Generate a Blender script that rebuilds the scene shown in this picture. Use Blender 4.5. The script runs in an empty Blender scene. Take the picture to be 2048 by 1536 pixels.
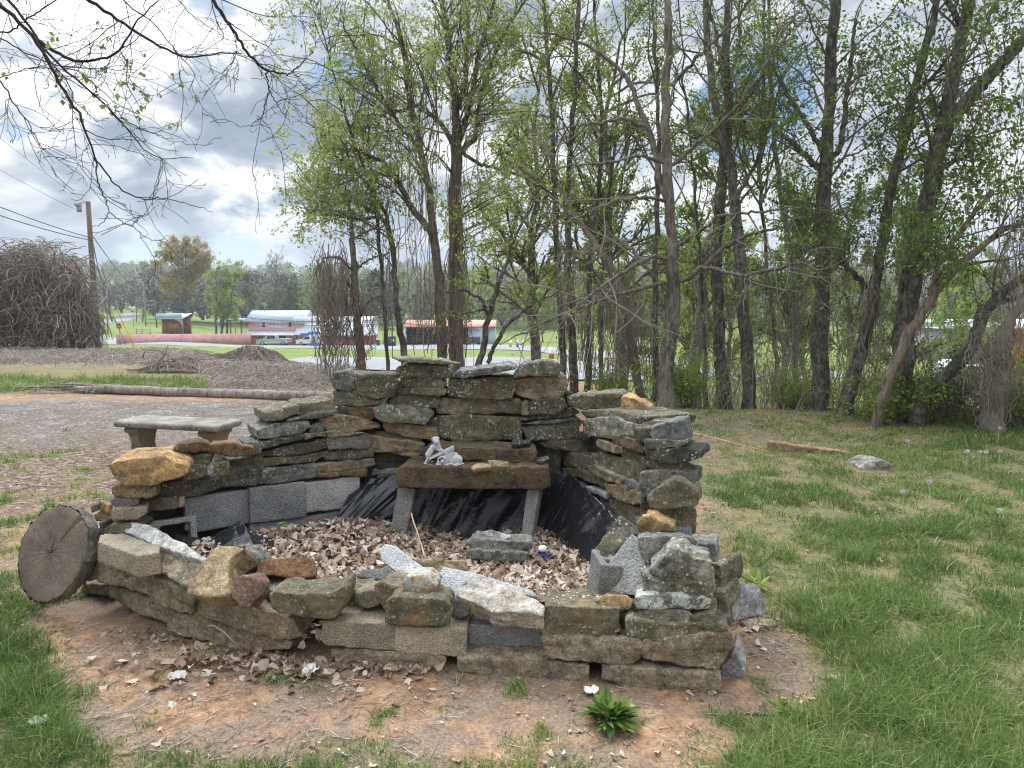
import bpy, bmesh, math, random
import numpy as np
from mathutils import Vector, Matrix
from mathutils.geometry import tessellate_polygon

SC = bpy.context.scene
COL = SC.collection
rng = np.random.default_rng(7)
random.seed(7)

# ---------------------------------------------------------------- camera
FPX = 1420.0
TH = math.atan(163.0 / FPX)
CT, ST = math.cos(TH), math.sin(TH)
CH = 1.58
CAM = np.array([0.0, 0.0, CH])

def ray(px, py):
    a, b = px - 1024.0, -(py - 768.0)
    d = np.array([a, FPX * CT + b * ST, -FPX * ST + b * CT])
    return d / d[1]

def P(px, py, d):
    return CAM + ray(px, py) * d

# ---------------------------------------------------------------- numpy value noise
def _hash(ix, iy, iz, seed):
    with np.errstate(over='ignore'):
        h = (ix.astype(np.uint32) * np.uint32(374761393) + iy.astype(np.uint32) * np.uint32(668265263)
             + iz.astype(np.uint32) * np.uint32(2147483647) + np.uint32(seed * 974711 + 1))
        h = (h ^ (h >> np.uint32(13))) * np.uint32(1274126177)
        h = (h ^ (h >> np.uint32(16))) * np.uint32(2246822519)
        h = h ^ (h >> np.uint32(15))
    return h.astype(np.float64) / 4294967295.0

def vnoise(p, seed=0):
    p = np.asarray(p, float)
    f = np.floor(p); i = f.astype(np.int64); t = p - f
    t = t * t * (3 - 2 * t)
    x, y, z = t[:, 0], t[:, 1], t[:, 2]
    r = 0
    for dx in (0, 1):
        wx = x if dx else 1 - x
        for dy in (0, 1):
            wy = y if dy else 1 - y
            for dz in (0, 1):
                wz = z if dz else 1 - z
                r = r + _hash(i[:, 0] + dx, i[:, 1] + dy, i[:, 2] + dz, seed) * wx * wy * wz
    return r * 2 - 1

def fbm(p, octv=3, seed=0):
    p = np.asarray(p, float); a = 1.0; s = 0.0; n = 0.0
    for k in range(octv):
        s = s + a * vnoise(p * (2.03 ** k) + 17.3 * k, seed + k); n += a; a *= 0.5
    return s / n

def n2(x, y, sc, seed=0, octv=3):
    x = np.atleast_1d(np.asarray(x, float)); y = np.atleast_1d(np.asarray(y, float))
    sh = x.shape
    p = np.stack([x.ravel() * sc, y.ravel() * sc, np.full(x.size, 0.37)], 1)
    return fbm(p, octv, seed).reshape(sh)

def sstep(a, b, x):
    t = np.clip((x - a) / (b - a), 0, 1)
    return t * t * (3 - 2 * t)

# ---------------------------------------------------------------- mesh helpers
class MB:
    """collects vertices and faces of one mesh (numpy blocks)"""
    def __init__(s):
        s.v = []; s.q = []; s.t = []; s.n = 0; s.tint = []
    def add(s, v, quads=None, tris=None, tint=None):
        v = np.asarray(v, float).reshape(-1, 3)
        s.v.append(v)
        if quads is not None and len(quads): s.q.append(np.asarray(quads, np.int64).reshape(-1, 4) + s.n)
        if tris is not None and len(tris): s.t.append(np.asarray(tris, np.int64).reshape(-1, 3) + s.n)
        s.tint.append(np.zeros(len(v)) if tint is None else np.broadcast_to(np.asarray(tint, float), (len(v),)))
        s.n += len(v)
        return s
    def box(s, c, d, rz=0.0, rx=0.0, ry=0.0):
        h = np.array(d) / 2.0
        v = np.array([[x, y, z] for x in (-1, 1) for y in (-1, 1) for z in (-1, 1)]) * h
        M = np.array(Matrix.Rotation(rz, 3, 'Z') @ Matrix.Rotation(ry, 3, 'Y') @ Matrix.Rotation(rx, 3, 'X'))
        v = v @ M.T + np.array(c)
        return s.add(v, [[0, 1, 3, 2], [4, 6, 7, 5], [0, 4, 5, 1], [2, 3, 7, 6], [0, 2, 6, 4], [1, 5, 7, 3]])
    def tubes(s, Pp, R, sides=5, tint=None, cap=False):
        Pp = np.asarray(Pp, float); R = np.asarray(R, float)
        if Pp.ndim == 2: Pp = Pp[None]; R = R[None]
        m, n, _ = Pp.shape
        if m == 0: return s
        T = np.gradient(Pp, axis=1)
        T /= np.linalg.norm(T, axis=2, keepdims=True) + 1e-9
        D = Pp[:, -1] - Pp[:, 0]
        D /= np.linalg.norm(D, axis=1, keepdims=True) + 1e-9
        ref = np.where(np.abs(D[:, 2:3]) > 0.8, np.array([[1.0, 0.13, 0]]), np.array([[0.1, 0.05, 1.0]]))
        n1 = np.cross(T, ref[:, None, :]); n1 /= np.linalg.norm(n1, axis=2, keepdims=True) + 1e-9
        nn2 = np.cross(T, n1)
        a = np.arange(sides) * 2 * math.pi / sides
        V = Pp[:, :, None, :] + R[:, :, None, None] * (np.cos(a)[None, None, :, None] * n1[:, :, None, :] + np.sin(a)[None, None, :, None] * nn2[:, :, None, :])
        base = (np.arange(m) * n * sides)[:, None, None]
        i = np.arange(n - 1)[None, :, None] * sides; j = np.arange(sides)[None, None, :]; j2 = (j + 1) % sides
        Q = np.stack([base + i + j, base + i + j2, base + i + sides + j2, base + i + sides + j], -1).reshape(-1, 4)
        tr = None
        if cap:
            tr = []
            for k in range(m):
                b0 = k * n * sides; b1 = b0 + (n - 1) * sides
                for q in range(1, sides - 1):
                    tr.append([b0, b0 + q + 1, b0 + q]); tr.append([b1, b1 + q, b1 + q + 1])
        tt = None if tint is None else np.repeat(np.broadcast_to(tint, (m,)), n * sides)
        return s.add(V.reshape(-1, 3), Q, tr, tt)
    def lathe(s, prof, c, sides=16, axis='Z'):
        prof = np.asarray(prof, float); n = len(prof)
        a = np.arange(sides) * 2 * math.pi / sides
        V = np.zeros((n, sides, 3))
        V[:, :, 0] = prof[:, 0:1] * np.cos(a); V[:, :, 1] = prof[:, 0:1] * np.sin(a); V[:, :, 2] = prof[:, 1:2]
        if axis == 'Y': V = V[:, :, [0, 2, 1]]
        if axis == 'X': V = V[:, :, [2, 0, 1]]
        i = np.arange(n - 1)[:, None] * sides; j = np.arange(sides)[None]; j2 = (j + 1) % sides
        Q = np.stack([i + j, i + j2, i + sides + j2, i + sides + j], -1).reshape(-1, 4)
        return s.add(V.reshape(-1, 3) + np.array(c), Q)
    def prism(s, poly, vec):
        """polygon (n,3) pushed along vec; closed"""
        poly = np.asarray(poly, float); n = len(poly)
        v = np.vstack([poly, poly + np.asarray(vec)])
        q = [[i, (i + 1) % n, n + (i + 1) % n, n + i] for i in range(n)]
        tri = tessellate_polygon([[Vector(p) for p in poly]])
        t = [[a, b, c] for a, b, c in tri] + [[n + c, n + b, n + a] for a, b, c in tri]
        return s.add(v, q, t)
    def build(s, name, mat, parent=None, smooth=False, origin=None):
        V = np.concatenate(s.v) if s.v else np.zeros((0, 3))
        if origin is None:
            if len(V):
                lo, hi = V.min(0), V.max(0); origin = np.array([(lo[0] + hi[0]) / 2, (lo[1] + hi[1]) / 2, lo[2]])
            else: origin = np.zeros(3)
        origin = np.asarray(origin, float)
        me = bpy.data.meshes.new(name)
        Q = np.concatenate(s.q) if s.q else np.zeros((0, 4), np.int64)
        T = np.concatenate(s.t) if s.t else np.zeros((0, 3), np.int64)
        nl = Q.size + T.size
        me.vertices.add(len(V)); me.loops.add(nl); me.polygons.add(len(Q) + len(T))
        me.vertices.foreach_set('co', (V - origin).astype(np.float32).ravel())
        me.loops.foreach_set('vertex_index', np.concatenate([Q.ravel(), T.ravel()]).astype(np.int32))
        st = np.concatenate([np.arange(len(Q)) * 4, Q.size + np.arange(len(T)) * 3]).astype(np.int32)
        me.polygons.foreach_set('loop_start', st)
        me.update(calc_edges=True)
        if smooth: me.polygons.foreach_set('use_smooth', np.ones(len(Q) + len(T), bool))
        tint = np.concatenate(s.tint) if s.tint else np.zeros(0)
        if len(tint) and tint.any():
            at = me.attributes.new('tint', 'FLOAT', 'POINT'); at.data.foreach_set('value', tint.astype(np.float32))
        if mat: me.materials.append(mat)
        o = bpy.data.objects.new(name, me); COL.objects.link(o)
        if parent is not None:
            o.parent = parent; pl = Vector((0, 0, 0)); q = parent
            while q: pl += q.location; q = q.parent
            o.location = Vector(origin) - pl
        else: o.location = origin
        return o

def tag(o, label=None, cat=None, group=None, kind=None):
    if label: o['label'] = label
    if cat: o['category'] = cat
    if group: o['group'] = group
    if kind: o['kind'] = kind
    return o

def thing(name, label, cat, loc=(0, 0, 0), group=None):
    o = bpy.data.objects.new(name, None); COL.objects.link(o)
    o.location = loc; o.empty_display_size = 0.1
    return tag(o, label, cat, group)

# ---------------------------------------------------------------- materials
def nodes(name):
    m = bpy.data.materials.new(name); m.use_nodes = True
    nt = m.node_tree; nt.nodes.clear()
    out = nt.nodes.new('ShaderNodeOutputMaterial')
    return m, nt, out
def N(nt, t, **kw):
    n = nt.nodes.new(t)
    for k, v in kw.items():
        if k.startswith('i_'):
            key = k[2:]
            n.inputs[int(key) if key.isdigit() else key.replace('_', ' ')].default_value = v
        else: setattr(n, k, v)
    return n
def L(nt, a, b): nt.links.new(a, b)
def c4(c): return (c[0], c[1], c[2], 1.0)
def ramp(nt, fac, stops, interp='LINEAR'):
    r = nt.nodes.new('ShaderNodeValToRGB'); r.color_ramp.interpolation = interp
    e = r.color_ramp.elements
    while len(e) > 1: e.remove(e[-1])
    e[0].position = stops[0][0]; e[0].color = c4(stops[0][1]) if not np.isscalar(stops[0][1]) else (stops[0][1],) * 3 + (1,)
    for p, c in stops[1:]:
        x = e.new(p); x.color = c4(c) if not np.isscalar(c) else (c, c, c, 1)
    if fac is not None: L(nt, fac, r.inputs[0])
    return r
def mixc(nt, fac, a, b, blend='MIX'):
    m = nt.nodes.new('ShaderNodeMix'); m.data_type = 'RGBA'; m.blend_type = blend
    for sock, v in ((m.inputs[0], fac), (m.inputs[6], a), (m.inputs[7], b)):
        if hasattr(v, 'links'): L(nt, v, sock)
        elif np.isscalar(v): sock.default_value = v if sock == m.inputs[0] else (v, v, v, 1)
        else: sock.default_value = c4(v)
    return m.outputs[2]
def math_(nt, op, a, b=None, c=None, clamp=False):
    m = nt.nodes.new('ShaderNodeMath'); m.operation = op; m.use_clamp = clamp
    for i, v in enumerate((a, b, c)):
        if v is None: continue
        if hasattr(v, 'links'): L(nt, v, m.inputs[i])
        else: m.inputs[i].default_value = v
    return m.outputs[0]
def noise(nt, vec, scale, detail=4, rough=0.6, dist=0.0):
    n = N(nt, 'ShaderNodeTexNoise'); n.inputs['Scale'].default_value = scale
    n.inputs['Detail'].default_value = detail; n.inputs['Roughness'].default_value = rough
    n.inputs['Distortion'].default_value = dist
    if vec is not None: L(nt, vec, n.inputs['Vector'])
    return n.outputs['Fac']
def objvec(nt, jitter=True):
    tc = N(nt, 'ShaderNodeTexCoord')
    if not jitter: return tc.outputs['Object']
    oi = N(nt, 'ShaderNodeObjectInfo')
    sc = N(nt, 'ShaderNodeVectorMath', operation='SCALE'); sc.inputs[0].default_value = (31.0, 17.0, 23.0)
    L(nt, oi.outputs['Random'], sc.inputs['Scale'])
    ad = N(nt, 'ShaderNodeVectorMath', operation='ADD')
    L(nt, tc.outputs['Object'], ad.inputs[0]); L(nt, sc.outputs[0], ad.inputs[1])
    return ad.outputs[0]
def bsdf(nt, out, col, rough=0.85, bump=None, bstr=0.3, bdist=0.01, metal=0.0, spec=0.3):
    b = N(nt, 'ShaderNodeBsdfPrincipled')
    if hasattr(col, 'links'): L(nt, col, b.inputs['Base Color'])
    else: b.inputs['Base Color'].default_value = c4(col)
    if hasattr(rough, 'links'): L(nt, rough, b.inputs['Roughness'])
    else: b.inputs['Roughness'].default_value = rough
    b.inputs['Metallic'].default_value = metal
    b.inputs['Specular IOR Level'].default_value = spec
    if bump is not None:
        bp = N(nt, 'ShaderNodeBump'); bp.inputs['Strength'].default_value = bstr; bp.inputs['Distance'].default_value = bdist
        L(nt, bump, bp.inputs['Height']); L(nt, bp.outputs[0], b.inputs['Normal'])
    L(nt, b.outputs[0], out.inputs[0])
    return b
def plain(name, col, rough=0.8, var=0.25, scale=3.0, bstr=0.2, metal=0.0, spec=0.3, col2=None, bdist=0.01, fine=40):
    """surface with tonal variation, grime and fine relief"""
    m, nt, out = nodes(name)
    v = objvec(nt)
    a = noise(nt, v, scale, 5, 0.65); g = noise(nt, v, scale * fine / 3.0, 3, 0.7)
    c2 = col2 if col2 is not None else tuple(x * (1 - var) for x in col)
    c1 = tuple(min(x * (1 + var * 0.5), 0.95) for x in col)
    r = ramp(nt, a, [(0.3, c2), (0.7, c1)])
    cc = mixc(nt, 0.35 * min(1, var * 3), r.outputs[0], ramp(nt, g, [(0.3, 0.35), (0.7, 1.3)]).outputs[0], 'MULTIPLY')
    bsdf(nt, out, cc, rough, g, bstr, bdist, metal, spec)
    return m

MAT = {}
def stone_mat():
    m, nt, out = nodes('weathered_stone')
    v = objvec(nt)
    oi = N(nt, 'ShaderNodeObjectInfo')
    def att(nm):
        a = N(nt, 'ShaderNodeAttribute'); a.attribute_type = 'OBJECT'; a.attribute_name = nm; return a.outputs['Fac']
    base = oi.outputs['Color']
    n_big = noise(nt, v, 6.0, 6, 0.65, 0.4)
    n_mid = noise(nt, v, 22.0, 6, 0.7)
    n_fine = noise(nt, v, 130.0, 3, 0.75)
    st = N(nt, 'ShaderNodeMapping'); st.inputs['Scale'].default_value = (3, 3, 34); L(nt, v, st.inputs[0])
    n_lay = noise(nt, st.outputs[0], 1.0, 4, 0.65, 0.6)
    c = mixc(nt, 1.0, base, ramp(nt, n_big, [(0.28, (0.42, 0.44, 0.46)), (0.5, (0.92, 0.91, 0.89)), (0.72, (1.55, 1.45, 1.3))]).outputs[0], 'MULTIPLY')
    c = mixc(nt, 0.8, c, ramp(nt, n_mid, [(0.3, 0.38), (0.5, 1.05), (0.72, 1.75)]).outputs[0], 'MULTIPLY')
    n_pit = noise(nt, v, 62.0, 5, 0.75)
    c = mixc(nt, 0.7, c, ramp(nt, n_pit, [(0.32, 0.4), (0.48, 1.0), (0.7, 1.6)]).outputs[0], 'MULTIPLY')
    lay = math_(nt, 'MULTIPLY', att('layer'), 0.6)
    c = mixc(nt, lay, c, ramp(nt, n_lay, [(0.35, 0.4), (0.5, 1.0), (0.62, 1.35)]).outputs[0], 'MULTIPLY')
    # rust / ochre bleeding
    nr = noise(nt, v, 4.3, 5, 0.6, 0.8)
    fr = math_(nt, 'MULTIPLY', ramp(nt, nr, [(0.50, 0.0), (0.68, 0.85)]).outputs[0], att('rust'))
    c = mixc(nt, fr, c, (0.36, 0.185, 0.07))
    # moss / algae film
    nm_ = noise(nt, v, 7.7, 7, 0.7, 0.3)
    fm = math_(nt, 'MULTIPLY', ramp(nt, nm_, [(0.42, 0.0), (0.66, 1.0)]).outputs[0], att('moss'))
    c = mixc(nt, fm, c, mixc(nt, n_mid, (0.05, 0.05, 0.03), (0.19, 0.165, 0.07)))
    # pale lichen : specks and rosettes
    nzv = N(nt, 'ShaderNodeTexNoise'); nzv.inputs['Scale'].default_value = 38.0; L(nt, v, nzv.inputs['Vector'])
    nzs = N(nt, 'ShaderNodeVectorMath', operation='SCALE'); nzs.inputs['Scale'].default_value = 0.022; L(nt, nzv.outputs['Color'], nzs.inputs[0])
    nza = N(nt, 'ShaderNodeVectorMath', operation='ADD'); L(nt, v, nza.inputs[0]); L(nt, nzs.outputs[0], nza.inputs[1])
    vo = N(nt, 'ShaderNodeTexVoronoi'); vo.inputs['Scale'].default_value = 68.0; L(nt, nza.outputs[0], vo.inputs['Vector'])
    sel = N(nt, 'ShaderNodeSeparateColor'); L(nt, vo.outputs['Color'], sel.inputs[0])
    sp = math_(nt, 'LESS_THAN', vo.outputs['Distance'], math_(nt, 'MULTIPLY', sel.outputs[0], 0.5))
    pm = ramp(nt, noise(nt, v, 9.0, 3, 0.6), [(0.40, 0.0), (0.55, 1.0)]).outputs[0]
    f1 = math_(nt, 'MULTIPLY', math_(nt, 'MULTIPLY', sp, pm), math_(nt, 'GREATER_THAN', sel.outputs[1], 0.35))
    nl = noise(nt, v, 15.0, 8, 0.75, 0.6)
    l2 = math_(nt, 'SUBTRACT', att('lichen'), 1.0, clamp=True)
    f2 = math_(nt, 'MULTIPLY', ramp(nt, nl, [(0.47, 0.0), (0.53, 1.0)]).outputs[0], l2)
    f1 = math_(nt, 'MULTIPLY', f1, math_(nt, 'MINIMUM', att('lichen'), 1.0))
    c = mixc(nt, math_(nt, 'MAXIMUM', f1, f2), c, mixc(nt, n_mid, (0.36, 0.38, 0.31), (0.62, 0.63, 0.58)))
    # grain
    c = mixc(nt, 0.7, c, ramp(nt, n_fine, [(0.25, 0.35), (0.5, 1.0), (0.78, 1.8)]).outputs[0], 'MULTIPLY')
    hb = math_(nt, 'ADD', math_(nt, 'MULTIPLY', n_mid, 1.0), math_(nt, 'ADD', math_(nt, 'MULTIPLY', n_fine, 0.35), math_(nt, 'MULTIPLY', n_lay, att('layer'))))
    hb = math_(nt, 'ADD', hb, math_(nt, 'MULTIPLY', n_pit, 0.6))
    bsdf(nt, out, c, 0.92, hb, 0.9, 0.014, 0, 0.2)
    return m
def concrete_mat():
    m, nt, out = nodes('pitted_concrete')
    v = objvec(nt); oi = N(nt, 'ShaderNodeObjectInfo')
    a = noise(nt, v, 5.0, 5, 0.65); g = noise(nt, v, 90.0, 3, 0.7)
    vo = N(nt, 'ShaderNodeTexVoronoi'); vo.inputs['Scale'].default_value = 120.0; L(nt, v, vo.inputs['Vector'])
    c = mixc(nt, 1.0, oi.outputs['Color'], ramp(nt, a, [(0.3, (0.72, 0.72, 0.73)), (0.65, (1.25, 1.23, 1.2))]).outputs[0], 'MULTIPLY')
    c = mixc(nt, 0.45, c, ramp(nt, vo.outputs['Distance'], [(0.05, 1.7), (0.4, 1.2), (0.8, 0.6)]).outputs[0], 'MULTIPLY')
    c = mixc(nt, 0.6, c, ramp(nt, g, [(0.3, 0.4), (0.55, 1.0), (0.75, 1.5)]).outputs[0], 'MULTIPLY')
    h = math_(nt, 'SUBTRACT', math_(nt, 'MULTIPLY', g, 0.6), vo.outputs['Distance'])
    bsdf(nt, out, c, 0.95, h, 0.8, 0.006, 0, 0.15)
    return m
def leaf_mat(name, stops, trans=0.45, rough=0.55):
    m, nt, out = nodes(name)
    a = N(nt, 'ShaderNodeAttribute'); a.attribute_name = 'tint'
    r = ramp(nt, a.outputs['Fac'], stops)
    d = N(nt, 'ShaderNodeBsdfPrincipled'); L(nt, r.outputs[0], d.inputs['Base Color']); d.inputs['Roughness'].default_value = rough
    d.inputs['Specular IOR Level'].default_value = 0.25
    if trans > 0:
        t = N(nt, 'ShaderNodeBsdfTranslucent'); L(nt, r.outputs[0], t.inputs[0])
        mx = N(nt, 'ShaderNodeMixShader'); mx.inputs[0].default_value = trans
        L(nt, d.outputs[0], mx.inputs[1]); L(nt, t.outputs[0], mx.inputs[2]); L(nt, mx.outputs[0], out.inputs[0])
    else: L(nt, d.outputs[0], out.inputs[0])
    return m
def bark_mat(name, dark, light, sc=9.0, lichen=0.0):
    m, nt, out = nodes(name)
    tc = N(nt, 'ShaderNodeTexCoord')
    mp = N(nt, 'ShaderNodeMapping'); mp.inputs['Scale'].default_value = (1, 1, 0.22); L(nt, tc.outputs['Object'], mp.inputs[0])
    a = noise(nt, mp.outputs[0], sc * 3, 5, 0.7, 0.5); b = noise(nt, tc.outputs['Object'], 1.3, 4, 0.6)
    g = noise(nt, tc.outputs['Object'], sc * 9, 3, 0.7)
    c = ramp(nt, a, [(0.33, dark), (0.52, tuple((x + y) / 2 for x, y in zip(dark, light))), (0.68, light)]).outputs[0]
    c = mixc(nt, 0.7, c, ramp(nt, b, [(0.3, 0.6), (0.7, 1.35)]).outputs[0], 'MULTIPLY')
    if lichen:
        f = math_(nt, 'MULTIPLY', ramp(nt, noise(nt, tc.outputs['Object'], 7.0, 5, 0.7), [(0.52, 0.0), (0.6, 1.0)]).outputs[0], lichen)
        c = mixc(nt, f, c, (0.33, 0.34, 0.31))
    bsdf(nt, out, c, 0.93, math_(nt, 'ADD', a, math_(nt, 'MULTIPLY', g, 0.3)), 0.9, 0.02, 0, 0.15)
    return m

MAT['stone'] = stone_mat(); MAT['conc'] = concrete_mat()
MAT['leaf_fresh'] = leaf_mat('spring_leaves', [(0.0, (0.11, 0.155, 0.035)), (0.5, (0.23, 0.31, 0.06)), (1.0, (0.38, 0.46, 0.13))], 0.5)
MAT['leaf_pale'] = leaf_mat('willow_leaves', [(0.0, (0.18, 0.22, 0.065)), (0.5, (0.31, 0.38, 0.11)), (1.0, (0.48, 0.54, 0.22))], 0.5)
MAT['leaf_deep'] = leaf_mat('ivy_leaves', [(0.0, (0.045, 0.075, 0.02)), (0.5, (0.105, 0.17, 0.035)), (1.0, (0.21, 0.31, 0.06))], 0.45)
MAT['leaf_cedar'] = leaf_mat('cedar_needles', [(0.0, (0.04, 0.055, 0.02)), (1.0, (0.11, 0.14, 0.04))], 0.2)
MAT['leaf_olive'] = leaf_mat('budding_leaves', [(0.0, (0.15, 0.145, 0.10)), (0.5, (0.24, 0.25, 0.13)), (1.0, (0.34, 0.38, 0.15))], 0.4)
MAT['leaf_gold'] = leaf_mat('golden_buds', [(0.0, (0.26, 0.20, 0.09)), (0.5, (0.42, 0.32, 0.14)), (1.0, (0.52, 0.43, 0.22))], 0.4)
MAT['leaf_grey'] = leaf_mat('bare_twigs', [(0.0, (0.18, 0.165, 0.15)), (1.0, (0.34, 0.31, 0.28))], 0.0, 0.9)
MAT['leaf_dead'] = leaf_mat('dead_leaves', [(0.0, (0.12, 0.07, 0.045)), (0.3, (0.31, 0.205, 0.145)), (0.7, (0.52, 0.40, 0.31)), (1.0, (0.70, 0.61, 0.53))], 0.15, 0.75)
MAT['grass'] = leaf_mat('grass_blades', [(0.0, (0.07, 0.12, 0.03)), (0.35, (0.14, 0.225, 0.055)), (0.65, (0.24, 0.33, 0.085)), (0.8, (0.42, 0.42, 0.17)), (1.0, (0.60, 0.49, 0.30))], 0.4, 0.5)
MAT['brush'] = leaf_mat('dry_stems', [(0.0, (0.13, 0.105, 0.09)), (0.5, (0.31, 0.26, 0.22)), (1.0, (0.52, 0.45, 0.38))], 0.0, 0.9)
MAT['bark_dark'] = bark_mat('dark_bark', (0.032, 0.029, 0.025), (0.18, 0.16, 0.135), 9, 0.35)
MAT['bark_brown'] = bark_mat('brown_bark', (0.06, 0.05, 0.042), (0.27, 0.225, 0.185), 8, 0.35)
MAT['bark_grey'] = bark_mat('grey_bark', (0.045, 0.04, 0.035), (0.21, 0.19, 0.165), 9, 0.5)
MAT['bark_light'] = bark_mat('tan_bark', (0.09, 0.07, 0.05), (0.30, 0.24, 0.18), 7)
MAT['twig'] = plain('twig_bark', (0.15, 0.125, 0.105), 0.9, 0.4, 4)
MAT['twig_dark'] = plain('dark_twig_bark', (0.035, 0.026, 0.028), 0.9, 0.4, 4)
MAT['twig_silver'] = plain('silvery_twig_bark', (0.27, 0.24, 0.21), 0.9, 0.4, 4)
MAT['vine'] = plain('vine_bark', (0.26, 0.21, 0.175), 0.95, 0.45, 3)
# ---------------------------------------------------------------- terrain
_COLS = [
 (-2600, [(0, 0), (14, 0), (18, 0), (24, -.1), (28, -.3), (45, -1.4), (60, -2.35), (90, -4.0), (105, -4.55), (118, -4.5), (124, -3.7), (150, -3.6), (220, -3.4), (300, 0), (450, 9), (700, 23), (1000, 30)]),
 (330, [(0, 0), (14, 0), (18, -.02), (24, -.15), (28, -.35), (45, -1.5), (60, -2.4), (90, -4.05), (105, -4.62), (118, -4.75), (125, -3.85), (150, -3.7), (220, -3.6), (300, 0), (450, 9), (700, 23), (1000, 30)]),
 (510, [(0, 0), (12, 0), (16, -.08), (22, -.3), (28, -.75), (40, -1.75), (60, -2.75), (70, -2.95), (85, -3.85), (98, -4.75), (126, -5.95), (134, -6.0), (150, -5.4), (220, -5.0), (300, -1), (450, 8), (700, 20), (1000, 26)]),
 (640, [(0, 0), (12, 0), (16, -.1), (22, -.5), (30, -1.27), (50, -2.4), (60, -3.0), (70, -3.08), (85, -3.96), (98, -4.75), (126, -6.0), (134, -6.1), (150, -5.6), (220, -5.0), (300, -1), (450, 8), (700, 20), (1000, 26)]),
 (1000, [(0, 0), (11.5, 0), (16, -.3), (20, -.65), (28, -1.15), (45, -2.15), (58, -3.0), (72, -3.3), (85, -3.95), (100, -4.6), (130, -5.9), (150, -5.6), (220, -5.0), (300, -1), (450, 9), (700, 20), (1000, 26)]),
 (1240, [(0, 0), (10.6, 0), (13, -.2), (18, -.8), (28, -1.5), (45, -2.6), (60, -3.5), (85, -4.3), (110, -4.8), (150, -4.6), (220, -4), (300, 0), (450, 9), (700, 20), (1000, 26)]),
 (1500, [(0, 0), (10.4, 0), (12.5, -.35), (16, -.95), (20, -1.7), (30, -3.0), (50, -4.8), (80, -6.6), (120, -6.3), (200, -5), (300, 0), (450, 7), (700, 18), (1000, 24)]),
 (4600, [(0, 0), (9.0, 0), (11, -.35), (15, -1.1), (20, -2.0), (30, -3.1), (50, -5.0), (80, -6.9), (120, -6.4), (200, -5), (300, 0), (450, 7), (700, 18), (1000, 24)]),
]
PIT = np.array([(-2.0, 3.5), (-0.8, 4.42), (0.35, 4.55), (0.62, 3.7), (0.50, 3.0), (-0.1, 3.06), (-1.0, 3.2), (-1.6, 3.35)])
OUT = np.array([(-2.45, 3.5), (-0.95, 4.75), (0.6, 4.85), (1.02, 3.9), (1.0, 2.74), (-0.1, 2.86), (-1.0, 3.0), (-1.75, 3.25)])
def inpoly(x, y, poly):
    r = np.zeros(np.shape(x), bool); n = len(poly)
    for i in range(n):
        x1, y1 = poly[i]; x2, y2 = poly[(i + 1) % n]
        c = ((y1 > y) != (y2 > y)) & (x < (x2 - x1) * (y - y1) / (y2 - y1 + 1e-12) + x1)
        r ^= c
    return r
def polydist(x, y, poly):
    d = np.full(np.shape(x), 1e9); n = len(poly)
    for i in range(n):
        a = poly[i]; b = poly[(i + 1) % n]; ab = b - a
        t = np.clip(((x - a[0]) * ab[0] + (y - a[1]) * ab[1]) / (ab @ ab), 0, 1)
        d = np.minimum(d, np.hypot(x - a[0] - t * ab[0], y - a[1] - t * ab[1]))
    return d
def pit_h(x, y):
    left = sstep(-0.30, -1.15, x + 0.3 * (4.4 - y)) * 0.13
    front = sstep(3.7, 3.15, y) * 0.04
    dip = 0.05 * np.exp(-((x + 0.24) ** 2 / 0.05 + (y - 4.25) ** 2 / 0.03))
    return 0.165 + left + front - dip
def gz(x, y):
    x = np.asarray(x, float); y = np.asarray(y, float)
    sh = np.broadcast(x, y).shape
    x = np.broadcast_to(x, sh).ravel(); y = np.broadcast_to(y, sh).ravel()
    d = np.maximum(y, 0.5)
    u = np.clip(1024 + 1410 * x / d, -2600, 4600)
    # beside / behind the camera the land is level
    prof = [np.interp(d, [q[0] for q in pr], [q[1] for q in pr]) for _, pr in _COLS]
    z = np.zeros(len(x)); xs = [c[0] for c in _COLS]
    for i in range(len(xs) - 1):
        m = (u >= xs[i]) & (u <= xs[i + 1])
        t = (u - xs[i]) / (xs[i + 1] - xs[i]); t = t * t * (3 - 2 * t)
        z = np.where(m, prof[i] * (1 - t) + prof[i + 1] * t, z)
    far = np.clip((d - 14) / 60, 0, 1)
    z = z + 0.018 * n2(x, y, 2.2, 3, 4) * (1 - far) + 0.05 * n2(x, y, 0.35, 5, 2) * sstep(5, 12, d) * (1 - far) + far * 0.25 * n2(x, y, 0.06, 9, 3)
    z = z + np.clip((d - 280) / 300, 0, 1) * 6 * n2(x, y, 0.006, 21, 3)
    ins = inpoly(x, y, PIT)
    e = sstep(0.0, 0.1, polydist(x, y, PIT)) * ins
    z = z * (1 - e) + (pit_h(x, y) - 0.03 + 0.012 * n2(x, y, 9, 8, 2)) * e
    return z.reshape(sh)
def gz1(x, y): return float(gz(np.array([x]), np.array([y]))[0])
def G(px, py):
    """where the ray through a photo point meets the ground"""
    r = ray(px, py); d = 1.5
    while d < 900:
        p = CAM + r * d
        if p[2] < gz1(p[0], p[1]): break
        d *= 1.01
    return CAM + r * d
def uv_of(x, y):
    d = np.maximum(y, 0.4)
    u = 1024 + 1400 * x / d
    v = 768 + FPX * np.tan(np.arctan(CH / d) - TH)
    return u, v

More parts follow.
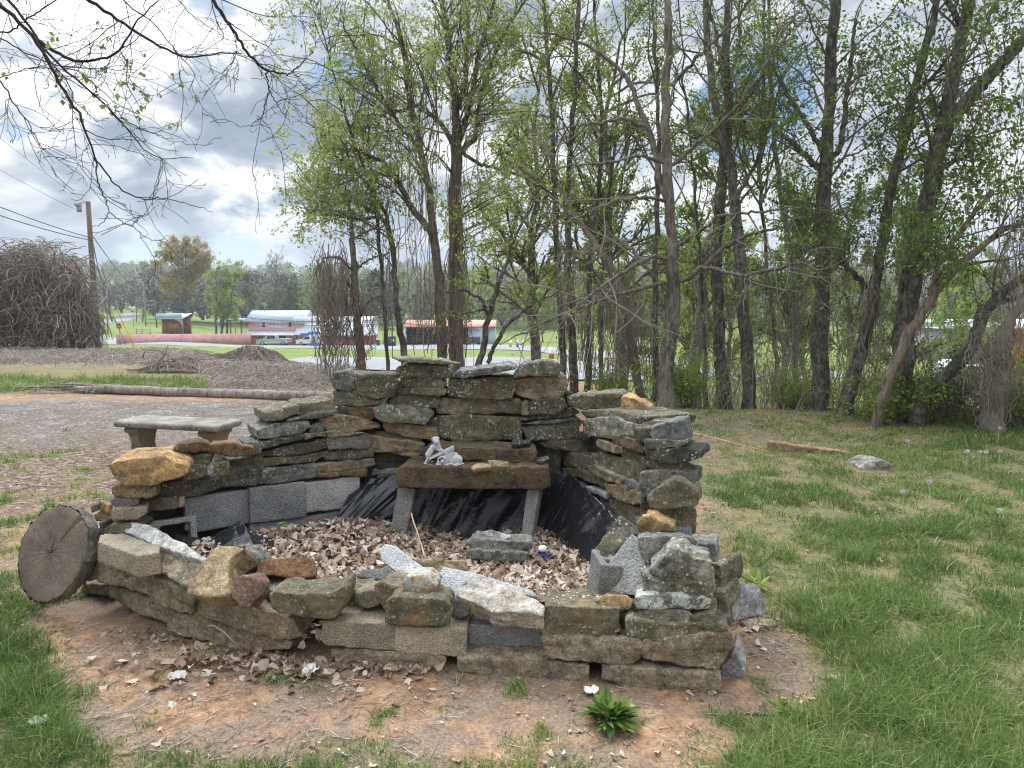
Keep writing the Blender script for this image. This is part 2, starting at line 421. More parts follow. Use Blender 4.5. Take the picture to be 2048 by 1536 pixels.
def masks(x, y):
    """grass, gravel, woody debris, dry-brush cover of the ground at world x, y"""
    u, v = uv_of(x, y)
    nA = n2(x, y, 0.9, 31, 4); nB = n2(x, y, 3.2, 37, 4); nC = n2(x, y, 8.0, 41, 3)
    ub = -75 + np.interp(v, [780, 830, 870, 930, 1000, 1060, 1150, 1250, 1350, 1420, 1536, 2200], [1340, 1350, 1400, 1430, 1430, 1460, 1530, 1620, 1710, 1650, 1470, 1300])
    gR = sstep(-60, 110, u - ub + nA * 90 + nB * 150)
    thin = 0.5 * sstep(985, 900, v) * sstep(1980, 1600, u)
    gR = gR * (1 - thin * np.clip(0.6 + 0.6 * nB, 0, 1))
    ul = np.interp(v, [900, 1180, 1250, 1300, 1400, 1536, 2200], [-100, 10, 60, 130, 110, 190, 600])
    gL = sstep(60, -60, u - ul + nA * 90 + nB * 130) * (v > 1000) * sstep(-.42, .05, nB + .5 * nC)
    gB = sstep(1465, 1540, v + nB * 60) * sstep(-0.25, 0.35, nA + 0.25 + nC * 0.6) * 0.75
    gM = sstep(-0.02, 0.3, nB + 0.25 * nC) * sstep(260, 150, u + nA * 60) * (v > 850) * (v <= 1260) * 0.8
    spk = sstep(0.16, 0.42, nC * 0.8 + nB * 0.5) * 0.75 * (v > 1000)
    def bl(cu, cv, ru, rv, k=1.0): return k * np.exp(-(((u - cu) / ru) ** 2 + ((v - cv) / rv) ** 2))
    tf = bl(1215, 1360, 70, 30) + bl(640, 1300, 110, 24, .7) + bl(560, 1330, 60, 20, .5) + bl(330, 1255, 60, 20, .5) + bl(980, 1335, 40, 18, .6) + bl(1480, 1000, 60, 14, .6)
    tf = tf * np.clip(0.55 + nC, 0, 1)
    gK = sstep(790, 778, v) * sstep(722, 735, v) * sstep(455, 400, u + nA * 50)
    gS = sstep(-0.1, 0.4, nB) * 0.6 * (v < 1000) * (u > 1340)
    grass = np.clip(np.maximum.reduce([gR, gL, gB, gM, spk, np.clip(tf, 0, 1), gK, gS]), 0, 1)
    gravel = sstep(792, 806, v + nA * 6) * sstep(925, 880, v + nA * 26) * sstep(760, 640, u + nA * 40)
    gravel = np.maximum(gravel, np.clip(bl(1480, 958, 170, 22) + bl(1400, 848, 110, 14) + bl(1430, 1000, 60, 14, .6), 0, 1) * sstep(-.35, .2, nB))
    debris = sstep(850, 905, v + nA * 25) * sstep(1080, 960, v + nB * 60) * sstep(520, 330, u) * (1 - gM)
    brush = sstep(790, 772, v + nA * 8) * (y < 34) * sstep(720, 640, u + nA * 40) * (1 - gK)
    brush = np.maximum(brush, (v < 760) * sstep(690, 720, v) * (u > 640) * (u < 1000) * sstep(16, 13, y))
    dry = thin * sstep(-0.1, 0.35, -nB) + sstep(0.15, 0.5, nB) * (v > 1150) * 0.4
    o = inpoly(x, y, OUT)
    grass = np.where(o, 0, grass)
    return grass, gravel, debris * (1 - o), brush * (1 - o), np.clip(dry, 0, 1)

def ground_mat():
    m, nt, out = nodes('ground_soil')
    tc = N(nt, 'ShaderNodeTexCoord'); v = tc.outputs['Object']
    def at(n_, s):
        a = N(nt, 'ShaderNodeAttribute'); a.attribute_name = n_; return a.outputs[s]
    ma = N(nt, 'ShaderNodeSeparateColor'); L(nt, at('cover', 'Color'), ma.inputs[0])
    mb = N(nt, 'ShaderNodeSeparateColor'); L(nt, at('cover_b', 'Color'), mb.inputs[0])
    g, gv, db = ma.outputs[0], ma.outputs[1], ma.outputs[2]
    br, far, pit = mb.outputs[0], mb.outputs[1], mb.outputs[2]
    n1 = noise(nt, v, 1.7, 6, 0.65); n_2 = noise(nt, v, 9.0, 6, 0.7); n3 = noise(nt, v, 70.0, 4, 0.75); n4 = noise(nt, v, 0.5, 5, 0.6)
    soil = ramp(nt, n_2, [(0.28, (0.13, 0.076, 0.047)), (0.42, (0.27, 0.16, 0.095)), (0.56, (0.43, 0.265, 0.158)), (0.78, (0.56, 0.38, 0.25))]).outputs[0]
    soil = mixc(nt, 0.55, soil, ramp(nt, n1, [(0.3, (0.55, 0.5, 0.47)), (0.65, (1.15, 1.12, 1.1))]).outputs[0], 'MULTIPLY')
    # hair cracks in dried clay
    vo = N(nt, 'ShaderNodeTexVoronoi', feature='DISTANCE_TO_EDGE'); vo.inputs['Scale'].default_value = 9.0
    wv = N(nt, 'ShaderNodeVectorMath', operation='ADD')
    nz = N(nt, 'ShaderNodeTexNoise'); nz.inputs['Scale'].default_value = 6.0; L(nt, v, nz.inputs['Vector'])
    ws = N(nt, 'ShaderNodeVectorMath', operation='SCALE'); ws.inputs['Scale'].default_value = 0.18; L(nt, nz.outputs['Color'], ws.inputs[0])
    L(nt, v, wv.inputs[0]); L(nt, ws.outputs[0], wv.inputs[1]); L(nt, wv.outputs[0], vo.inputs['Vector'])
    crk = math_(nt, 'MULTIPLY', ramp(nt, vo.outputs['Distance'], [(0.0, 1.0), (0.03, 0.0)]).outputs[0], ramp(nt, n1, [(0.45, 0.0), (0.6, 0.7)]).outputs[0])
    soil = mixc(nt, crk, soil, (0.11, 0.06, 0.035))
    nlit = noise(nt, v, 2.6, 7, 0.72, 0.6)
    soil = mixc(nt, ramp(nt, nlit, [(0.43, 0.0), (0.56, 0.85)]).outputs[0], soil, mixc(nt, n3, (0.09, 0.065, 0.05), (0.33, 0.25, 0.19)))
    # straw-coloured thatch flecks
    th = noise(nt, v, 34.0, 5, 0.8, 1.5)
    soil = mixc(nt, ramp(nt, th, [(0.56, 0.0), (0.66, 0.75)]).outputs[0], soil, (0.40, 0.32, 0.21))
    soil = mixc(nt, ramp(nt, th, [(0.30, 0.7), (0.42, 0.0)]).outputs[0], soil, (0.12, 0.085, 0.055))
    grv_v = N(nt, 'ShaderNodeTexVoronoi'); grv_v.inputs['Scale'].default_value = 50.0; L(nt, v, grv_v.inputs['Vector'])
    sg = N(nt, 'ShaderNodeSeparateColor'); L(nt, grv_v.outputs['Color'], sg.inputs[0])
    grav = ramp(nt, sg.outputs[0], [(0.0, (0.07, 0.058, 0.05)), (0.5, (0.20, 0.175, 0.16)), (0.85, (0.32, 0.30, 0.285)), (1.0, (0.55, 0.53, 0.5))]).outputs[0]
    grav = mixc(nt, 0.6, grav, ramp(nt, n1, [(0.35, (0.62, 0.5, 0.42)), (0.6, (1.1, 1.08, 1.05))]).outputs[0], 'MULTIPLY')
    deb_v = N(nt, 'ShaderNodeTexVoronoi'); deb_v.inputs['Scale'].default_value = 30.0; deb_v.inputs['Randomness'].default_value = 1.0
    mpd = N(nt, 'ShaderNodeMapping'); mpd.inputs['Scale'].default_value = (1.0, 1.9, 1.0); mpd.inputs['Rotation'].default_value = (0, 0, 0.6)
    L(nt, wv.outputs[0], mpd.inputs[0]); L(nt, mpd.outputs[0], deb_v.inputs['Vector'])
    sd = N(nt, 'ShaderNodeSeparateColor'); L(nt, deb_v.outputs['Color'], sd.inputs[0])
    deb = ramp(nt, sd.outputs[0], [(0.0, (0.055, 0.036, 0.027)), (0.45, (0.14, 0.095, 0.07)), (0.8, (0.24, 0.17, 0.125)), (1.0, (0.40, 0.32, 0.25))]).outputs[0]
    grs = ramp(nt, n_2, [(0.3, (0.05, 0.08, 0.02)), (0.6, (0.105, 0.145, 0.04)), (0.8, (0.17, 0.185, 0.07))]).outputs[0]
    nf = noise(nt, v, 3.0, 8, 0.75)
    fgr = ramp(nt, nf, [(0.3, (0.10, 0.135, 0.04)), (0.5, (0.17, 0.225, 0.062)), (0.7, (0.26, 0.29, 0.10))]).outputs[0]
    fgr = mixc(nt, 0.7, fgr, ramp(nt, n4, [(0.35, (0.75, 0.8, 0.7)), (0.65, (1.25, 1.15, 1.0))]).outputs[0], 'MULTIPLY')
    bru = ramp(nt, noise(nt, v, 14.0, 6, 0.8, 1.0), [(0.3, (0.11, 0.085, 0.07)), (0.5, (0.27, 0.22, 0.185)), (0.7, (0.42, 0.36, 0.30))]).outputs[0]
    grav = mixc(nt, ramp(nt, nlit, [(0.42, 0.0), (0.6, 0.75)]).outputs[0], grav, (0.135, 0.098, 0.075))
    c = mixc(nt, gv, soil, grav)
    c = mixc(nt, db, c, deb)
    grs = mixc(nt, ramp(nt, th, [(0.48, 0.0), (0.62, 0.7)]).outputs[0], grs, (0.21, 0.18, 0.10))
    c = mixc(nt, math_(nt, 'MULTIPLY', g, 0.62), c, grs)
    c = mixc(nt, br, c, bru)
    c = mixc(nt, far, c, fgr)
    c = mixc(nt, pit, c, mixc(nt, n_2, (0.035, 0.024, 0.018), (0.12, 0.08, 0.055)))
    c = mixc(nt, 0.6, c, ramp(nt, n3, [(0.28, 0.4), (0.5, 1.0), (0.75, 1.55)]).outputs[0], 'MULTIPLY')
    hgt = math_(nt, 'ADD', math_(nt, 'MULTIPLY', n_2, 1.2), math_(nt, 'MULTIPLY', n3, 0.5))
    hgt = math_(nt, 'ADD', hgt, math_(nt, 'MULTIPLY', math_(nt, 'MULTIPLY', grv_v.outputs['Distance'], gv), -0.7))
    hgt = math_(nt, 'SUBTRACT', hgt, math_(nt, 'MULTIPLY', crk, 0.4))
    bsdf(nt, out, c, 0.95, hgt, 0.8, 0.018, 0, 0.15)
    return m

def make_ground():
    rr = [0.0, 0.6]
    while rr[-1] < 1250: rr.append(rr[-1] * (1.011 if rr[-1] > 1.5 else 1.12))
    rr = np.array(rr)
    aa = np.concatenate([np.arange(-180, -56, 4.0), np.arange(-56, 56.01, 0.4), np.arange(60, 180, 4.0)])
    aa = np.radians(aa); na = len(aa)
    X = rr[:, None] * np.sin(aa)[None]; Y = rr[:, None] * np.cos(aa)[None]
    Z = gz(X, Y)
    nr = len(rr)
    i = np.arange(nr - 1)[:, None] * na; j = np.arange(na)[None]; j2 = (j + 1) % na
    Q = np.stack([i + j, i + j2, i + na + j2, i + na + j], -1).reshape(-1, 4)[na:]
    mb = MB(); mb.add(np.stack([X, Y, Z], -1), Q)
    # first ring closes with the centre vertices
    tr = [[0, na + (k + 1) % na, na + k] for k in range(na)]
    mb.t.append(np.array(tr))
    o = mb.build('ground', ground_mat(), smooth=True, origin=(0, 0, 0))
    x, y = X.ravel(), Y.ravel()
    g, gv, db, br, dry = masks(x, y)
    front = y > 0.3
    g = np.where(front, g, 0.5); gv = np.where(front, gv, 0); db = np.where(front, db, 0); br = np.where(front, br, 0)
    u, v = uv_of(x, y)
    far = sstep(22, 30, y) * sstep(.6, 1, 1 - br * (y < 30)) + (u > 1240) * sstep(9.6, 12.5, y) * 0.8
    far = np.clip(far, 0, 1)
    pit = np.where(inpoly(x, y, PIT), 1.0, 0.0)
    for nm, chans in (('cover', (g * (1 - dry * .6), gv, db)), ('cover_b', (br, far, pit))):
        at = o.data.attributes.new(nm, 'FLOAT_COLOR', 'POINT')
        arr = np.ones((len(x), 4), np.float32)
        for k, c in enumerate(chans): arr[:, k] = c
        at.data.foreach_set('color', arr.ravel())
    tag(o, kind='structure')
    return o
make_ground()

def draped(name, mat, outline, lift=0.06, step=1.5):
    """paved sheet following the land: outline in plan, list of (left, right) edges by depth"""
    L0 = np.array([a for a, b in outline], float); R0 = np.array([b for a, b in outline], float)
    nU = 60
    t = np.linspace(0, len(outline) - 1, (len(outline) - 1) * 16 + 1)
    def it(A): return np.stack([np.interp(t, np.arange(len(A)), A[:, k]) for k in (0, 1)], 1)
    A, B = it(L0), it(R0)
    s = np.linspace(0, 1, nU)
    XY = A[:, None, :] * (1 - s)[None, :, None] + B[:, None, :] * s[None, :, None]
    Z = gz(XY[..., 0], XY[..., 1]) + lift
    V = np.concatenate([XY, Z[..., None]], -1)
    n, mcount = V.shape[:2]
    i = np.arange(n - 1)[:, None] * mcount; j = np.arange(mcount - 1)[None]
    Q = np.stack([i + j, i + j + 1, i + mcount + j + 1, i + mcount + j], -1).reshape(-1, 4)
    o = MB().add(V, Q).build(name, mat, smooth=True, origin=(V[..., 0].mean(), V[..., 1].mean(), V[..., 2].min()))
    return tag(o, kind='structure')
def XYd(px, d): return ((px - 1024) / 1410.0 * d, d)
MAT['asphalt'] = plain('pale_asphalt', (0.29, 0.285, 0.285), 0.9, 0.25, 0.4, 0.3, fine=30)
# road past the shop, and the lower paved lot
draped('road', MAT['asphalt'], [(XYd(120, 112), XYd(120, 125)), (XYd(200, 107), XYd(210, 121)), (XYd(300, 104), XYd(300, 119.5)), (XYd(480, 99), XYd(480, 118.5)), (XYd(640, 92), XYd(640, 124)), (XYd(740, 84), XYd(745, 128)), (XYd(900, 80), XYd(900, 126)), (XYd(1010, 74), XYd(1010, 112)), (XYd(1150, 68), XYd(1150, 84)), (XYd(1400, 66), XYd(1400, 80)), (XYd(1700, 72), XYd(1700, 84))])
draped('parking_lot', MAT['asphalt'], [(XYd(575, 45), XYd(620, 57)), (XYd(640, 34), XYd(660, 58)), (XYd(760, 27), XYd(760, 58)), (XYd(900, 25), XYd(900, 59)), (XYd(1060, 24), XYd(1060, 60)), (XYd(1150, 25), XYd(1150, 60)), (XYd(1290, 30), XYd(1290, 58))])
draped('rail_road', MAT['asphalt'], [(XYd(150, 126), XYd(176, 126)), (XYd(172, 160), XYd(192, 160)), (XYd(215, 200), XYd(262, 200)), (XYd(262, 250), XYd(292, 250))])
# ---------------------------------------------------------------- the stone planter
CROP = {'A': (0, 680, 2.743), 'B': (480, 700, 2.743), 'C': (900, 700, 3.2), 'D': (160, 980, 3.413),
        'E': (580, 1000, 3.413), 'F': (1000, 960, 3.49)}
WALLS = {'back': ((-0.75, 4.46), (0.40, 4.54)), 'left': ((-0.75, 4.45), (-2.1, 3.55)), 'right': ((0.33, 4.60), (0.68, 3.60))}
COLS = {'moss': (0.17, 0.155, 0.118), 'olive': (0.215, 0.19, 0.135), 'dark': (0.105, 0.102, 0.09), 'gray': (0.20, 0.195, 0.18), 'conc': (0.32, 0.315, 0.305),
        'cdark': (0.25, 0.25, 0.25), 'tan': (0.44, 0.33, 0.20), 'ochre': (0.50, 0.33, 0.165), 'brown': (0.17, 0.112, 0.075), 'choc': (0.125, 0.088, 0.062),
        'rust': (0.28, 0.15, 0.085), 'red': (0.30, 0.18, 0.14), 'white': (0.50, 0.49, 0.47), 'pgrey': (0.35, 0.34, 0.325), 'pale': (0.40, 0.40, 0.395), 'bone': (0.40, 0.37, 0.33), 'sand': (0.29, 0.24, 0.175), 'buff': (0.33, 0.27, 0.19),
        'purple': (0.17, 0.14, 0.145), 'slate': (0.19, 0.195, 0.185), 'paver': (0.33, 0.275, 0.205)}
_tmp_me = None
def remesh(verts, faces, vox, smooth_it):
    me = bpy.data.meshes.new('tmp'); me.from_pydata([tuple(v) for v in verts], [], faces); me.update()
    o = bpy.data.objects.new('tmp', me); COL.objects.link(o)
    md = o.modifiers.new('r', 'REMESH'); md.mode = 'VOXEL'; md.voxel_size = vox; md.use_smooth_shade = True
    sm = o.modifiers.new('s', 'SMOOTH'); sm.factor = 0.5; sm.iterations = smooth_it
    dg = bpy.context.evaluated_depsgraph_get()
    nm = bpy.data.meshes.new_from_object(o.evaluated_get(dg))
    bpy.data.objects.remove(o); bpy.data.meshes.remove(me)
    return nm
def rough_up(me, amp, strata, off, f=1.0):
    n = len(me.vertices)
    V = np.empty(n * 3, np.float32); me.vertices.foreach_get('co', V); V = V.reshape(-1, 3).astype(float)
    Nn = np.empty(n * 3, np.float32); me.vertices.foreach_get('normal', Nn); Nn = Nn.reshape(-1, 3)
    q = V + off
    d = amp * (1.1 * fbm(q * 7.5 * f, 3, 1) + 0.55 * fbm(q * 30 * f, 3, 5))
    # broken facets : ridged noise
    d = d + amp * 1.6 * (0.3 - np.abs(fbm(q * 12 * f, 2, 11))) - amp * 0.9 * np.maximum(fbm(q * 20 * f, 2, 14) - .12, 0) * 2
    if strata:
        d = d + strata * fbm(q * np.array([4, 4, 38.0]), 2, 9)
    V = V + Nn * d[:, None]
    me.vertices.foreach_set('co', V.astype(np.float32).ravel())
    me.polygons.foreach_set('use_smooth', np.ones(len(me.polygons), bool)); me.update()
def solve_plane(px, p0, nrm):
    out = []
    for a, b in px:
        r = ray(a, b); t = np.dot(p0 - CAM, nrm) / np.dot(r, nrm); out.append(CAM + r * t)
    return np.array(out)
_stn = [0]
def stone(name, label, cat, px, plane, th, col, lich=0.5, moss=0.4, rust=0.2, layer=0.4, amp=0.006, strata=0.003, mat='stone', vox=None, sm=2, group=None, grow=2.6, taper=0.95):
    px = np.array(px, float); c = px.mean(0)
    dirs = px - c; ln = np.linalg.norm(dirs, axis=1, keepdims=True); grow = min(grow, .055 * np.ptp(px[:, 1]) + .5); px = c + dirs * (1 + grow / np.maximum(ln, 1))
    r_ = np.random.default_rng(100 + _stn[0]); _stn[0] += 1
    if mat == 'stone':
        e_ = []
        for i in range(len(px)):
            a_, b_ = px[i], px[(i + 1) % len(px)]; ln_ = np.linalg.norm(b_ - a_); ns = max(1, int(ln_ / 16)); nr_ = np.array([-(b_ - a_)[1], (b_ - a_)[0]]) / max(ln_, 1e-6)
            e_.append(a_)
            for k in range(1, ns): e_.append(a_ + (b_ - a_) * (k + r_.uniform(-.3, .3)) / ns + nr_ * r_.uniform(-1.5, 1.5) * min(1, ln_ / 60))
        px = np.array(e_)
    if isinstance(plane, str):
        a, b = WALLS[plane]; p0 = np.array([a[0], a[1], 0.0]); u = np.array([b[0] - a[0], b[1] - a[1], 0.0]); u /= np.linalg.norm(u)
        nrm = np.array([u[1], -u[0], 0.0])
        if nrm @ (CAM - p0) < 0: nrm = -nrm
        p0 = p0 + nrm * r_.uniform(-0.022, 0.022)
    elif plane[0] == 'T':
        p0 = np.array([0, 0, plane[1]]); nrm = np.array([0, 0, 1.0])
    else:
        il, ir = px[:, 0].argmin(), px[:, 0].argmax()
        A = P(px[il][0], c[1], plane[0]); B = P(px[ir][0], c[1], plane[1])
        u = B - A; u[2] = 0; u /= np.linalg.norm(u)
        away = np.array([-u[1], u[0], 0.0]);
        if away[1] < 0: away = -away
        lean = plane[2] if len(plane) > 2 else 0.0
        vv = away * lean + np.array([0, 0, 1.0]); vv /= np.linalg.norm(vv)
        nrm = np.cross(u, vv); p0 = (A + B) / 2
        if nrm @ (CAM - p0) < 0: nrm = -nrm
    F = solve_plane(px, p0, nrm); n = len(F)
    fc = F.mean(0)
    tp = taper + r_.uniform(-0.05, 0.04, (n, 1))
    Bk = fc + (F - fc) * tp - nrm * (th * (1 + r_.uniform(-0.08, 0.08, (n, 1))))
    V = np.vstack([F, Bk])
    area = sum(np.cross(F[i] - fc, F[(i + 1) % n] - fc) for i in range(n))
    fl = area @ nrm > 0
    fa = [list(range(n)) if fl else list(range(n))[::-1]]
    fb = [x + n for x in range(n)]; fa.append(fb[::-1] if fl else fb)
    for i in range(n):
        j = (i + 1) % n
        fa.append([j, i, n + i, n + j] if fl else [i, j, n + j, n + i])
    lo, hi = V.min(0), V.max(0); org = np.array([(lo[0] + hi[0]) / 2, (lo[1] + hi[1]) / 2, lo[2]])
    if vox is None: vox = 0.0062 if org[1] < 3.5 else 0.0078
    size = (hi - lo); vox = max(0.0035, min(vox, min(th, np.ptp(F @ np.array([0, 0, 1.0])) if plane[0] != 'T' else th) / 4.5))
    me = remesh(V - org, fa, vox, sm)
    rough_up(me, amp, strata, r_.uniform(-50, 50, 3))
    me.name = name; me.materials.append(MAT[mat])
    o = bpy.data.objects.new(name, me); COL.objects.link(o); o.location = org
    cc = COLS[col] if isinstance(col, str) else col
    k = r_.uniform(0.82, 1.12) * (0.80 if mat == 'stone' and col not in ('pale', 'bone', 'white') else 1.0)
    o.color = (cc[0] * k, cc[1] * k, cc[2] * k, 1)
    o['lichen'] = float(lich); o['moss'] = float(moss); o['rust'] = float(rust); o['layer'] = float(layer)
    tag(o, label, cat, group)
    return o

